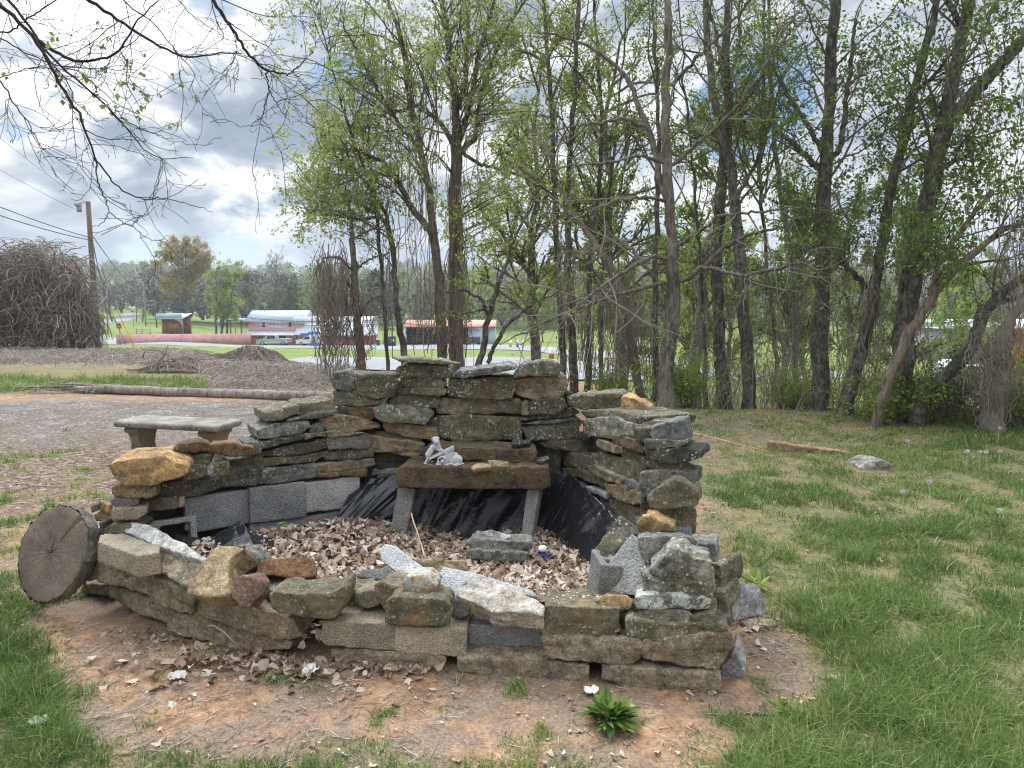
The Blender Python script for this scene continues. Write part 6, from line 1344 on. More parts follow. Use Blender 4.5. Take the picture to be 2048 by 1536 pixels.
tree('slender willow curving left with its trunk over the leftmost capstone', 13.2, [(812, 765, 12), (806, 700, 13), (796, 630, 12), (790, 560, 11), (785, 500, 10), (776, 455, 9), (760, 430, 8), (730, 415, 7), (690, 395, 5)], [[(778, 460, 8), (772, 430, 7), (745, 380, 5), (700, 330, 4), (650, 300, 3)], [(762, 432, 6), (720, 440, 5), (670, 430, 4), (620, 430, 2)]],
     bark='bark_dark', leafmat='leaf_pale', name='willow_tree', group=_G3, leafn=9, lsize=.066, dens=2.6, droop=-.1, llen=(.6, 1.7), ext=.6, tmin=.5, tint=(.45, .2), puffs=[(640, 420, 50, 14), (690, 400, 50, 14), (620, 380, 40, 10), (740, 420, 40, 10), (680, 340, 50, 10)])
tree('thin willow stem left of the slender curved willow', 13.4, [(776, 770, 8), (774, 690, 8), (768, 600, 8), (760, 500, 7), (755, 440, 7), (742, 380, 6), (720, 320, 5), (690, 230, 4)], bark='bark_dark', leafmat='leaf_pale', name='willow_tree', group=_G3, leafn=9, lsize=.066, dens=2.6, droop=-.1, tmin=.55)
tree('dark cedar with bare drooping lower limbs left behind the planter', 12.6, [(724, 775, 18), (722, 720, 17), (716, 640, 16), (709, 560, 14), (706, 500, 11), (702, 455, 9), (700, 420, 6), (698, 398, 4)],
     [[(708, 545, 5), (680, 515, 5, -.2), (650, 515, 4, -.4), (635, 540, 3, -.5)], [(712, 590, 5), (690, 560, 5), (665, 560, 4), (645, 600, 3)], [(704, 480, 4), (740, 460, 4), (775, 450, 3)], [(708, 540, 4), (745, 515, 4), (780, 505, 3)], [(714, 640, 4), (740, 600, 4), (765, 590, 3)]],
     bark='bark_brown', leafmat='leaf_cedar', name='cedar_tree', group=_G3, leafn=14, lsize=.04, dens=2.3, tmin=.72, llen=(.45, 1.0), ext=.2, trop=.05, spread=(.9, 1.4), tint=(.55, .25), twigmat='vine')
tree('small two stemmed tree with bright leaves right of the tall vine clad willow', 11.4, [(952, 765, 14), (960, 715, 13), (972, 660, 12), (985, 600, 10), (1005, 545, 8), (1030, 480, 6), (1062, 415, 4)], [[(972, 740, 10), (985, 700, 9), (1010, 655, 8), (1040, 625, 6), (1080, 600, 4), (1120, 585, 2)], [(978, 640, 7), (965, 600, 6, -.3), (930, 580, 5, -.5), (890, 585, 3, -.6)], [(985, 610, 6), (960, 620, 5, -.3), (915, 630, 4, -.5), (870, 610, 2, -.6)]],
     bark='bark_dark', leafmat='leaf_fresh', name='small_tree', group=_G3, leafn=12, lsize=.06, dens=1.3, llen=(.35, .9), tint=(.6, .2), tmin=.4, ext=1.0)

# ---------------------------------------------------------------- bare maple reaching in from the left, trunk outside the photo
def boughs():
    S = 1 / 2.926
    T_ = [
     ([(-420, -260), (-180, -110), (0, 30), (90, 110), (210, 222), (255, 300), (300, 395), (350, 470), (372, 540), (430, 590), (480, 700), (520, 820), (552, 915)], 26, 9, 4.6),
     ([(552, 915), (566, 960), (565, 1050), (610, 1150), (642, 1245), (600, 1310), (540, 1325)], 8, 3, 4.6),
     ([(642, 1245), (720, 1300), (800, 1340), (880, 1410), (950, 1405), (985, 1375)], 5, 2, 4.6),
     ([(552, 915), (600, 985), (660, 1070), (745, 1135), (850, 1168), (960, 1155), (1100, 1192), (1245, 1240)], 9, 2.5, 4.6),
     ([(210, 222), (290, 275), (345, 310), (400, 348), (480, 366), (560, 352), (680, 320), (730, 255), (800, 120), (930, 0)], 18, 5, 4.8),
     ([(-260, -260), (-80, -130), (50, 0), (130, 90), (190, 180), (232, 245), (290, 340), (370, 400), (440, 460), (560, 570), (640, 635), (700, 690), (770, 780), (822, 872), (875, 925), (950, 936), (1130, 925)], 17, 3, 5.0),
     ([(700, 690), (790, 735), (850, 765), (930, 790), (1010, 835), (1085, 822)], 6, 2, 5.0),
     ([(230, -260), (360, -130), (510, 0), (620, 70), (720, 130), (780, 180), (900, 250), (1000, 310), (1140, 345), (1250, 308), (1420, 312)], 22, 5, 5.2),
     ([(430, -260), (580, -120), (720, 0), (800, 70), (880, 122), (935, 172), (1000, 262), (1062, 342), (1150, 420), (1140, 495), (1105, 530)], 9, 3, 5.4),
     ([(1000, -330), (1140, -160), (1240, 0), (1330, 120), (1382, 202), (1430, 290), (1480, 350), (1560, 412)], 21, 12, 5.0),
     ([(1560, 412), (1610, 420), (1680, 436), (1750, 388), (1790, 340), (1835, 305)], 10, 4, 5.0),
     ([(1560, 412), (1565, 470), (1580, 530), (1600, 575), (1640, 640), (1700, 720)], 8, 2, 5.0),
     ([(1580, 530), (1552, 600), (1535, 690), (1450, 742), (1380, 735)], 6, 2, 5.0),
     ([(-340, 330), (-150, 400), (0, 455), (30, 520), (80, 610), (150, 690), (190, 770), (230, 852), (290, 900), (392, 942)], 11, 2.5, 4.7),
     ([(-300, 120), (-120, 180), (0, 215), (120, 290), (250, 352), (350, 395), (600, 402), (800, 412)], 8, 3, 4.9),
     ([(-300, 560), (-120, 500), (0, 455), (130, 405), (260, 395), (400, 402)], 7, 2, 4.9),
     ([(820, -260), (940, -120), (1040, 0), (1130, 100), (1240, 165), (1330, 230), (1420, 300)], 6, 2, 5.3),
     ([(-200, 230), (0, 190), (60, 190), (150, 115), (260, 50), (330, 0)], 9, 6, 5.2)]
    return [(np.array(a, float) * S, w0 * S, w1 * S, d) for a, w0, w1, d in T_]
mr_ = np.random.default_rng(900); bs = boughs()
tx, ty = -5.6, 4.6
mapl = thing('maple_tree', 'mostly bare maple whose dark boughs hang into the upper left sky', 'tree', (tx, ty, gz1(tx, ty)))
tpath = polyl([(tx, ty, -.1), (tx + .05, ty, 1.2), (tx - .05, ty + .1, 2.6), (tx + .2, ty, 4.2), (tx + .5, ty - .1, 5.6), (tx + .8, ty, 7.5)], 30)
mb = MB(); mb.tubes(tpath, np.linspace(.26, .06, 30), 14); BP, BR = [], []
for a, w0, w1, d in bs:
    pts = np.array([P(q[0], q[1], d) for q in a]); n = 30
    path = polyl(pts, n); rad = 1.12 * np.linspace(w0, w1, n) / 2 * d / 1400
    path[1:-1] += mr_.normal(0, .004, (n - 2, 3)); mb.tubes(path, rad, 8); BP.append(path); BR.append(rad)
    if a[0][0] < -60 or a[0][1] < -40:
        k = np.argmin(np.abs(tpath[:, 2] - (pts[0][2] - .3))); c = polyl([tpath[k], (tpath[k] + pts[0]) / 2 + [0, 0, .15], pts[0]], 12); mb.tubes(c, np.linspace(rad[0] * 2.2, rad[0], 12), 8)
mb.build('trunk', MAT['twig_dark'], mapl, smooth=True)
BP, BR = np.stack(BP), np.stack(BR)
vis = BP[:, 8:]; b1, r1 = spawn(mr_, vis, BR[:, 8:], 9.0, .05, (.25, .95), (.5, 1.2), .0, .20, 9, .0056, -.03)
b2, r2 = spawn(mr_, b1, r1, 9, .15, (.08, .34), (.5, 1.1), 0, .22, 6, .0062)
b3, r3 = spawn(mr_, b2, r2, 9, .25, (.02, .07), (.5, 1.1), 0, .22, 3, .011)
mb = MB(); mb.tubes(b1, np.maximum(r1, .0019), 5); mb.tubes(b2, np.maximum(r2, .0015), 4); mb.tubes(b3, np.maximum(r3, .0014), 3); mb.build('branches', MAT['twig_dark'], mapl)
lb = MB(); sel = (b2[:, -1, 0] < P(360, 140, 4.8)[0]) & (b2[:, -1, 2] < P(0, 60, 4.8)[2]) & (b2[:, -1, 2] > P(0, 245, 4.8)[2]) & (mr_.uniform(0, 1, len(b2)) < .35)
leaves(lb, mr_, b2[sel][:, -2:], 4, .036, .010, (.35, .2), hang=.8, tmin=.6, asp=.75); lb.build('crown', MAT['leaf_fresh'], mapl)

# ---------------------------------------------------------------- vines
def hang(name, label, regions, mat, seed, cat='vines', r0=.004):
    """(px0, px1, py_top0, py_top1, py_bot0, py_bot1, distance, count)"""
    r_ = np.random.default_rng(seed); mb = MB()
    for (a0, a1, t0, t1, q0, q1, d, c) in regions:
        n = 12; Pp = np.zeros((c, n, 3))
        for k in range(c):
            px = r_.uniform(a0, a1); dd = d + r_.uniform(-.5, .5)
            top = P(px, r_.uniform(t0, t1), dd); bot = P(px + r_.normal(0, 8), r_.uniform(q0, q1), dd)
            bot[2] = max(bot[2], gz1(bot[0], bot[1]) + .02)
            Pp[k] = wig(top, bot, n, .045, int(r_.integers(1e9)))
        mb.tubes(Pp, np.repeat((r0 * r_.uniform(.5, 1.7, c))[:, None], n, 1), 4, tint=r_.uniform(.1, .9, c))
    return tag(mb.build(name, MAT[mat]), label, cat, kind='stuff')
hang('hanging_vines', 'curtain of dry brown vines hanging from the dark cedar', [(636, 690, 480, 560, 640, 765, 12.3, 95), (650, 745, 540, 640, 660, 765, 12.4, 80), (640, 665, 500, 580, 580, 760, 12.2, 30)], 'vine', 31, r0=.0042)
hang('hanging_vines', 'dark vines hanging through the willow limbs behind the highest stones', [(815, 870, 100, 400, 420, 720, 13.3, 26), (760, 800, 300, 460, 560, 740, 13.2, 12), (896, 930, 300, 560, 560, 770, 13.8, 70), (700, 980, 0, 260, 140, 420, 13.6, 90), (840, 925, 520, 640, 660, 760, 13.4, 40)], 'vine', 32, r0=.005)
hang('hanging_vines', 'tangled dry vines around the trunks left of the big bare tree', [(1120, 1160, 420, 560, 620, 790, 12.4, 35), (1200, 1280, 470, 640, 600, 810, 12.0, 90), (1250, 1310, 600, 700, 700, 815, 12.0, 60), (1160, 1215, 520, 640, 700, 800, 12.5, 35)], 'vine', 33, r0=.0045)
hang('hanging_vines', 'thin dry vines hanging among the dark trunks on the right', [(1380, 1520, 480, 650, 640, 810, 11.5, 40), (1520, 1720, 420, 620, 600, 820, 11.0, 60), (1720, 1900, 350, 600, 560, 840, 9.6, 50), (1950, 2030, 640, 720, 780, 870, 8.5, 90), (1900, 2100, 0, 300, 200, 600, 9.2, 45), (1990, 2060, 300, 520, 600, 860, 8.8, 30)], 'vine', 34, r0=.0045)

# ---------------------------------------------------------------- undergrowth along the wood edge
ug = np.random.default_rng(71); mb = MB(); lb = MB()
n = 1500; px = ug.uniform(1300, 2150, n); d = ug.uniform(0, 1, n) ** 1.3 * np.where(px > 1850, 1.3, 6) + np.interp(px, [1300, 1500, 2050], [11.0, 10.6, 9.0])
x = (px - 1024) / 1405 * d; y = d; z = gz(x, y)
base = np.stack([x, y, z], -1); h = ug.uniform(.35, 1.5, n) * np.where(px > 1850, .6, 1) * np.where(ug.uniform(0, 1, n) < .15, 2.2, 1)
npt = 7; dr = ug.normal(0, .28, (n, 3)); dr[:, 2] = 1; Pp = np.zeros((n, npt, 3)); Pp[:, 0] = base
for k in range(1, npt):
    dr += ug.normal(0, .16, (n, 3)); dr /= np.linalg.norm(dr, axis=1, keepdims=True); Pp[:, k] = Pp[:, k - 1] + dr * (h / (npt - 1))[:, None]
R = (.0028 + .003 * ug.uniform(0, 1, n))[:, None] * np.linspace(1, .4, npt)[None]
mb.tubes(Pp, R, 4, tint=ug.uniform(.1, .8, n))
b2, r2 = spawn(ug, Pp, R, 3.0, .25, (.2, .6), (.4, 1.1), .1, .18, 5, .006); mb.tubes(b2, r2, 3, tint=ug.uniform(.1, .8, len(b2)))
ug_o = mb.build('undergrowth', MAT['brush'], origin=(0, 0, 0)); tag(ug_o, 'tangle of thin dry stems along the foot of the wood', 'undergrowth', kind='stuff')
leafy = ug.uniform(0, 1, len(b2)) < .3
leaves(lb, ug, b2[leafy], 5, .055, .04, (.5, .2)); leaves(lb, ug, Pp[ug.uniform(0, 1, n) < .25], 8, .05, .06, (.45, .2))
tag(lb.build('undergrowth', MAT['leaf_fresh'], origin=(0, 0, 0)), 'fresh green weeds and seedlings along the foot of the wood', 'undergrowth', kind='stuff')
def shrub(label, px, py, hh, ww, d, leafmat='leaf_fresh', tint=(.55, .2), name='shrub', n=60, lsize=.06, leafn=7, stem='twig', group='shrubs at the wood edge'):
    r_ = np.random.default_rng(int(px * 7 + py)); x0 = P(px, py, d); z0 = gz1(x0[0], x0[1]); root = thing(name, label, 'shrub', (x0[0], x0[1], z0), group)
    npt = 7; Pp = np.zeros((n, npt, 3)); Pp[:, 0] = [x0[0], x0[1], z0]; Pp[:, 0, :2] += r_.normal(0, ww * .15, (n, 2))
    dr = r_.normal(0, ww / hh * .55, (n, 3)); dr[:, 2] = 1; dr /= np.linalg.norm(dr, axis=1, keepdims=True); L_ = hh * r_.uniform(.45, 1.1, n)
    for k in range(1, npt):
        dr += r_.normal(0, .12, (n, 3)); dr /= np.linalg.norm(dr, axis=1, keepdims=True); Pp[:, k] = Pp[:, k - 1] + dr * (L_ / (npt - 1))[:, None]
    R = np.full((n, 1), .004 * max(1, hh / 1.5)) * np.linspace(1, .35, npt)[None]; b2, r2 = spawn(r_, Pp, R, 5 / max(.6, hh * .6), .25, (.12 * hh, .4 * hh), (.4, 1.1), .05, .18, 5, .006)
    m_ = MB(); m_.tubes(Pp, R, 4); m_.tubes(b2, r2, 3); m_.build('stems', MAT[stem], root)
    l_ = MB(); leaves(l_, r_, b2, leafn, lsize, .04 * hh, tint); leaves(l_, r_, Pp, leafn, lsize, .05 * hh, tint); l_.build('foliage', MAT[leafmat], root); return root
shrub('low bright green shrub at the right foot of the big bare tree', 1376, 812, .9, .7, 10.9)
shrub('leafy green shrub below the pale slanting trunk', 1800, 850, .8, .9, 9.2)
shrub('dark green cedar sapling under the trunk slanting over the field', 1880, 850, 1.1, 1.0, 9.2, 'leaf_cedar', (.5, .2), 'cedar_sapling', lsize=.04, leafn=10)
shrub('leafy shrub at the right edge beside the vine wrapped stump', 2040, 860, 1.1, .9, 8.9)
shrub('green weedy shrub between the lichen patched tree and the forked tree', 1585, 815, .8, .9, 11.0)
shrub('low leafy sprout left of the vine hung trunk', 1216, 800, .7, .6, 12.4)

# ---------------------------------------------------------------- weeds in the yard
def weed(label, px, py, n, lmax, seed, up=.5, mat='leaf_fresh', name='weed', group=None):
    r_ = np.random.default_rng(seed); g = G(px, py); root = thing(name, label, 'weed', tuple(g), group); mb = MB()
    for i in range(n):
        a = r_.uniform(0, 2 * math.pi); L_ = lmax * r_.uniform(.5, 1); e = r_.uniform(.15, 1.0) * up; K = 7; t = np.linspace(0, 1, K)
        cx_ = L_ * t * math.cos(e); cz_ = L_ * t * math.sin(e) + .03 - .45 * L_ * t ** 2 * (1 - .3 * e) * .6; wd = L_ * .10 * np.sin(np.pi * np.clip(t * .92 + .06, 0, 1)) * (1 + .3 * np.cos(t * 22)); wd[-1] = 0.001
        cent = np.stack([cx_, 0 * t, cz_], -1); lft = cent + np.stack([0 * t, wd, .25 * wd], -1); rgt = cent + np.stack([0 * t, -wd, .25 * wd], -1)
        V = np.stack([lft, cent, rgt], 1).reshape(-1, 3) @ np.array(Matrix.Rotation(a, 3, 'Z')).T + g + np.array([r_.normal(0, .02), r_.normal(0, .02), 0])
        Q = [[k * 3 + j, k * 3 + j + 1, k * 3 + j + 4, k * 3 + j + 3] for k in range(K - 1) for j in (0, 1)]
        mb.add(V, Q, None, r_.uniform(.15, .9))
    mb.build('leaves', MAT[mat], root, smooth=True); return root
weed('big leafy green weed in front of the right base stones', 1222, 1452, 190, .125, 1, 1.15, 'leaf_deep')
weed('small weed rosette beside the right wall', 1512, 1180, 22, .14, 2, .9)
weed('low flowering weed with tiny pale blooms near the dark stick', 1570, 1432, 40, .07, 3, 1.2)
weed('small green weed at the foot of the wood slice', 163, 1188, 14, .07, 4, 1.0)
weed('small seedling in front of the long brown front block', 420, 1318, 14, .05, 5, 1.0)
weed('clover like weed patch on the right of the lawn', 1860, 1395, 40, .06, 6, 1.0)
MAT['seedhead'] = plain('dandelion_fluff', (.72, .72, .70), .9, .1, 30); MAT['weedstem'] = plain('pale_stem', (.42, .45, .25), .8, .2, 8)
def dandelion(label, px, py, h, seed):
    g = G(px, py); r_ = np.random.default_rng(seed); root = thing('dandelion', label, 'dandelion', tuple(g), 'dandelion seed heads in the grass')
    top = g + np.array([r_.normal(0, .02), r_.normal(0, .02), h]); MB().tubes(wig(g, top, 6, .004, seed), np.full(6, .0022 * (1 + g[1] / 9)), 5).build('stem', MAT['weedstem'], root)
    mb = MB(); d_ = r_.normal(0, 1, (70, 3)); d_ /= np.linalg.norm(d_, axis=1, keepdims=True); Rr = .02
    mb.tubes(np.stack([top + d_ * .003, top + d_ * Rr], 1), np.tile([.0012, .0028], (70, 1)), 3); blob(mb, top, .006, 8); mb.build('seed_head', MAT['seedhead'], root)
for i, (px, py, h, lb_) in enumerate(((1958, 950, .22, 'leftmost of the three close together by the field'), (1975, 946, .2, 'middle of the three close together by the field'), (1992, 944, .2, 'rightmost of the three close together by the field'), (1932, 945, .2, 'beside a tuft of pale stalks left of the three close together'), (1992, 892, .2, 'farthest one, near the vine wrapped stump'), (1803, 1030, .18, 'standing alone in the middle of the lawn'), (1862, 1005, .16, 'short one right of the lone lawn dandelion'), (2000, 1055, .12, 'low one at the right side of the lawn'), (1818, 905, .12, 'low one above the pale sunken rock'))):
    dandelion('dandelion seed head, ' + lb_, px, py, h, 40 + i)
# ---------------------------------------------------------------- dry brush field on the left
fr = np.random.default_rng(81); mb = MB()
n = 26000; y = 12.4 + 15.5 * fr.uniform(0, 1, n) ** 1.1; x = fr.uniform(-.80, .05, n) * y
g, gv, db, br, dry = masks(x, y); k = fr.uniform(0, 1, n) < br; x, y = x[k], y[k]; m_ = len(x); z = gz(x, y)
ln = fr.uniform(.15, .75, m_); a = fr.uniform(0, 2 * math.pi, m_); hh = fr.uniform(.03, .22, m_) * (1 + .8 * n2(x, y, .5, 83, 3))
Pp = np.stack([np.stack([x + (t - .5) * ln * np.cos(a), y + (t - .5) * ln * np.sin(a), z + hh * f + .01], -1) for t, f in ((0, 0), (.3, .8), (.65, 1), (1, .3))], 1)
mb.tubes(Pp, np.tile([.004, .004, .0035, .002], (m_, 1)) * (.7 + y[:, None] / 28), 3, tint=np.clip(.5 + fr.normal(0, .22, m_), .02, 1))
def mound(cx_, cy_, rx, ry, h, c):
    t = fr.uniform(0, 2 * math.pi, c); r = np.sqrt(fr.uniform(0, 1, c)); X = cx_ + rx * r * np.cos(t); Y = cy_ + ry * r * np.sin(t); Z = 0
    a = t + fr.normal(0, .8, c); l = fr.uniform(.3, .9, c); e = []
    for s_ in (-.5, -.15, .2, .5):
        xx, yy = X + s_ * l * np.cos(a), Y + s_ * l * np.sin(a); rr_ = np.clip(((xx - cx_) / rx) ** 2 + ((yy - cy_) / ry) ** 2, 0, 1.3); e.append(np.stack([xx, yy, gz(xx, yy) + np.maximum(h * (1 - rr_) * (1 + 1.1 * n2(xx, yy, 1.4, 44, 3)), .02) + (.04 + .12 * h) * fr.uniform(0, 1, c)], -1))
    mb.tubes(np.stack(e, 1), np.tile([.007, .007, .006, .004], (c, 1)), 3, tint=np.clip(.28 + fr.normal(0, .17, c), .02, 1))
q = P(500, 722, 21.5); mound(q[0], 21.5, 1.3, 1.0, .5, 1200)
q = P(385, 735, 19); mound(q[0], 19, 1.2, .8, .16, 300)
q = P(590, 735, 19); mound(q[0], 19, 1.0, .7, .16, 250)
q = P(340, 752, 16.5); mound(q[0], 16.5, .7, .4, .22, 300)
tag(mb.build('dry_brush', MAT['brush'], origin=(0, 0, 0)), 'low tangle of dead grey brown vines and stems beyond the gravel drive', 'brush', kind='stuff')
mb = MB(); n = 9000; y = 13 + 14 * fr.uniform(0, 1, n); x = fr.uniform(-.75, -.1, n) * y; u, v = uv_of(x, y)
w_ = sstep(.15, .5, n2(x, y, .45, 91, 3)) * .35 + np.exp(-((u - 600) / 70) ** 2 - ((v - 735) / 22) ** 2) * .8 + np.exp(-((u - 250) / 90) ** 2 - ((v - 705) / 12) ** 2) * .8
k = fr.uniform(0, 1, n) < w_; x, y = x[k], y[k]; blades(mb, x, y, fr.uniform(.08, .28, len(x)), np.full(len(x), .012), np.clip(.35 + fr.normal(0, .15, len(x)), 0, 1), fr.uniform(.3, 1.2, len(x)), fr)
tag(mb.build('field_weeds', MAT['grass'], origin=(0, 0, 0)), 'green weeds sprouting through the dead brush field', 'weeds', kind='stuff')
tubething('dead_branch', 'bleached forked branch sticking up from the dead brush field', 'branch', [P(318, 752, 16), P(312, 730, 16), P(330, 708, 16), P(336, 690, 16)], [.03, .025, .02, .01], MAT['stick'])
tubething('dead_branch', 'bleached arched branch lying over the dead brush field', 'branch', [P(285, 715, 16.2), P(290, 702, 16.2), P(305, 699, 16.2), P(322, 701, 16.2), P(330, 712, 16.2)], [.015, .018, .018, .015, .012], MAT['stick'])

# ---------------------------------------------------------------- vine smothered thicket at the left
vr = np.random.default_rng(93); D0 = 27.0
vt = thing('vine_thicket', 'tall mound of trees smothered in dead grey brown vines at the left edge', 'thicket', tuple(np.array([P(95, 690, D0)[0], D0, gz1(P(95, 690, D0)[0], D0)])))
c = 5200; K = 8; prof_x = [-110, 0, 30, 80, 118, 140, 160, 176, 190]; prof_y = [520, 512, 496, 488, 498, 520, 545, 585, 640]
px = vr.uniform(-110, 189, c); yt = np.interp(px, prof_x, prof_y) + vr.normal(0, 5, c); py = yt + (692 - yt) * vr.uniform(0, 1, c) ** 1.25
dd = D0 + vr.uniform(-1.6, 1.2, c) * np.clip((192 - px) / 60, .2, 1); Pp = np.zeros((c, K, 3))
for i in range(c): Pp[i, 0] = P(px[i], py[i], dd[i])
dr = vr.normal(0, .8, (c, 3)); dr[:, 2] = vr.uniform(-1.2, .9, c); st = vr.uniform(.3, 1.7, c) / K
for k in range(1, K):
    dr[:, 2] -= .16; dr += vr.normal(0, .22, (c, 3)); dr /= np.linalg.norm(dr, axis=1, keepdims=True); q_ = Pp[:, k - 1] + dr * st[:, None]
    q_[:, 0] = np.minimum(q_[:, 0], P(194, 600, D0)[0]); top_z = P(0, 486, D0)[2]; q_[:, 2] = np.clip(q_[:, 2], gz(q_[:, 0], q_[:, 1]) + .02, top_z + .1); Pp[:, k] = q_
mb = MB(); mb.tubes(Pp, np.repeat((.010 * vr.uniform(.4, 1.9, c))[:, None], K, 1), 3, tint=np.clip(.34 + vr.normal(0, .24, c), .02, 1))
mb.build('vines', MAT['brush'], vt)
mb = MB()
for px, w in ((30, .16), (80, .14), (140, .12), (-40, .15), (165, .09), (10, .1), (115, .1)):
    b = P(px, 690, D0 + .6); b[2] = gz1(b[0], b[1]) - .1; mb.tubes(wig(b, P(px + vr.normal(0, 10), 520 + abs(px - 60) * .5, D0 + .6), 8, .08, px + 90), np.linspace(w, w * .3, 8), 7)
mb.build('trunks', MAT['bark_dark'], vt)
# ---------------------------------------------------------------- far trees
def far_tree(label, px, py0, py1, wpx, d, leafmat, kind='round', tint=(.5, .22), n=2600, bark='twig', stems=1, name='tree', group='trees beyond the road', size=.3, dens=1.0):
    r_ = np.random.default_rng(abs(int(px * 13 + d))); b = P(px, py0, d); z0 = gz1(b[0], d); zt = P(px, py1, d)[2]; H = zt - z0; Wd = wpx / 1400 * d
    root = thing(name, label, 'tree', (b[0], d, z0), group); mb = MB(); mains, mrs = [], []
    for s_ in range(stems):
        off = (s_ - (stems - 1) / 2) * .5; top = np.array([b[0] + off * 2 + r_.normal(0, .1 * Wd), d, z0 + H * .92])
        p = wig((b[0] + off, d + r_.normal(0, .3), z0 - .2), top, 12, H * .012, int(px) + s_); mains.append(p); mrs.append(np.linspace(H * .018, H * .003, 12))
    M_ = np.stack(mains); R_ = np.stack(mrs); mb.tubes(M_, R_, 6)
    b1, r1 = spawn(r_, M_, R_, (26 / H) / stems * 1.5, .22, (Wd * .3, Wd * .58), (.5, 1.15), .35, .12, 8, .012)
    b2, r2 = spawn(r_, b1, r1, 14 / Wd, .2, (Wd * .10, Wd * .26), (.4, 1.0), .15, .16, 6, .010)
    b3, r3 = spawn(r_, b2, r2, 26 / Wd, .2, (Wd * .04, Wd * .11), (.4, 1.0), .1, .2, 4, .010)
    r1 = np.maximum(r1, .03); r2 = np.maximum(r2, .02); r3 = np.maximum(r3, .014)
    tb = MB(); tb.tubes(b1, r1, 4); tb.tubes(b2, r2, 3); tb.tubes(b3, r3, 3)
    mb.build('trunk', MAT['bark_grey' if bark == 'twig' else bark], root); tb.build('branches', MAT[bark], root)
    if leafmat:
        lb = MB(); per = max(1, int(n / max(1, len(b3)))); leaves(lb, r_, b3, per, size, Wd * .02, tint, hang=.1); leaves(lb, r_, b2, max(1, per // 2), size, Wd * .03, tint, hang=.1); lb.build('crown', MAT[leafmat], root)
    return root
far_tree('broad golden brown budding oak behind the little shed', 372, 655, 500, 150, 175, 'leaf_gold', n=16000, size=.55, tint=(.55, .25), name='oak_tree')
far_tree('rounded bright green tree with several stems left of the pink shop', 442, 664, 538, 100, 132, 'leaf_fresh', n=9000, stems=4, size=.34, tint=(.72, .2))
far_tree('bare grey tree beyond the railway crossing, left of the warning sign', 222, 648, 528, 90, 190, None, n=0)
far_tree('wide bare grey tree behind the railway crossing sign', 285, 645, 540, 110, 195, None)
far_tree('bare pale tree above the roof of the pink shop', 560, 650, 503, 80, 175, 'leaf_grey', n=1500, size=.25)
far_tree('bare tree between the green tree and the pale tree behind the shop', 505, 650, 555, 60, 165, 'leaf_olive', n=2500, size=.4, tint=(.3, .2))
far_tree('dark conifer peeking over the vine thicket at the left edge', -12, 690, 478, 60, 42, 'leaf_cedar', n=5000, size=.16, name='conifer_tree')
far_tree('olive budding tree behind the right end of the pink shop', 640, 655, 540, 70, 170, 'leaf_olive', n=3500, size=.45)
far_tree('yellow green tree beside the low shed with the red roof', 1010, 670, 560, 80, 160, 'leaf_olive', n=4000, size=.45, tint=(.7, .2))
far_tree('light green tree behind the street sign', 1085, 690, 600, 100, 125, 'leaf_fresh', n=5000, size=.35, tint=(.6, .2))
far_tree('bare tree rising over the red roofed shed', 880, 665, 545, 90, 165, 'leaf_olive', n=2500, size=.4, tint=(.25, .2))
# wood beyond the first trunks on the right : separate trees down the slope
for i, (lab, px, d, top, w, lm, tn) in enumerate((
    ('green leafy tree down the slope behind the thin leaning sapling', 1400, 20, 420, 210, 'leaf_fresh', .5), ('bright green tree down the slope between the black barked and lichen patched trees', 1470, 24, 470, 200, 'leaf_fresh', .6),
    ('deep green tree down the slope behind the crooked sapling', 1555, 19, 380, 230, 'leaf_deep', .75), ('bright green tree down the slope left of the forked tree', 1610, 26, 480, 190, 'leaf_fresh', .65),
    ('grey green tree down the slope right of the forked tree', 1690, 22, 400, 200, 'leaf_olive', .6), ('yellow green tree across the field behind the pale slanting trunk', 1905, 60, 520, 150, 'leaf_fresh', .8),
    ('green tree down the slope behind the thickest dark trunk', 1780, 21, 330, 210, 'leaf_fresh', .45), ('pale tree at the far edge of the green field', 1985, 75, 500, 130, 'leaf_olive', .6),
    ('leafy tree down the slope behind the vine hung trunk', 1250, 24, 470, 180, 'leaf_fresh', .6), ('olive tree beyond the lot behind the slim grey tree', 1330, 40, 480, 170, 'leaf_olive', .5),
    ('light green tree beyond the lot behind the tight pair of trunks', 1165, 62, 560, 130, 'leaf_fresh', .7), ('tall light green tree filling the sky right of the tall vine clad willow', 1060, 19, 60, 330, 'leaf_pale', .35),
    ('tall green tree filling the sky left of the big bare tree', 1230, 18, 20, 330, 'leaf_fresh', .5), ('tall leafy tree behind the black barked tree', 1400, 17, -10, 300, 'leaf_fresh', .45), 
    )):
    yb = 760 if d > 30 else 800
    far_tree(lab, px, yb, top, w, d, lm, tint=(tn, .2), n=int(6000 if top > 200 else 6500), size=.045 * (1 + d / 14) if d < 30 else .12 + .002 * d, name='tree', group='trees down the slope', bark='twig', stems=1)
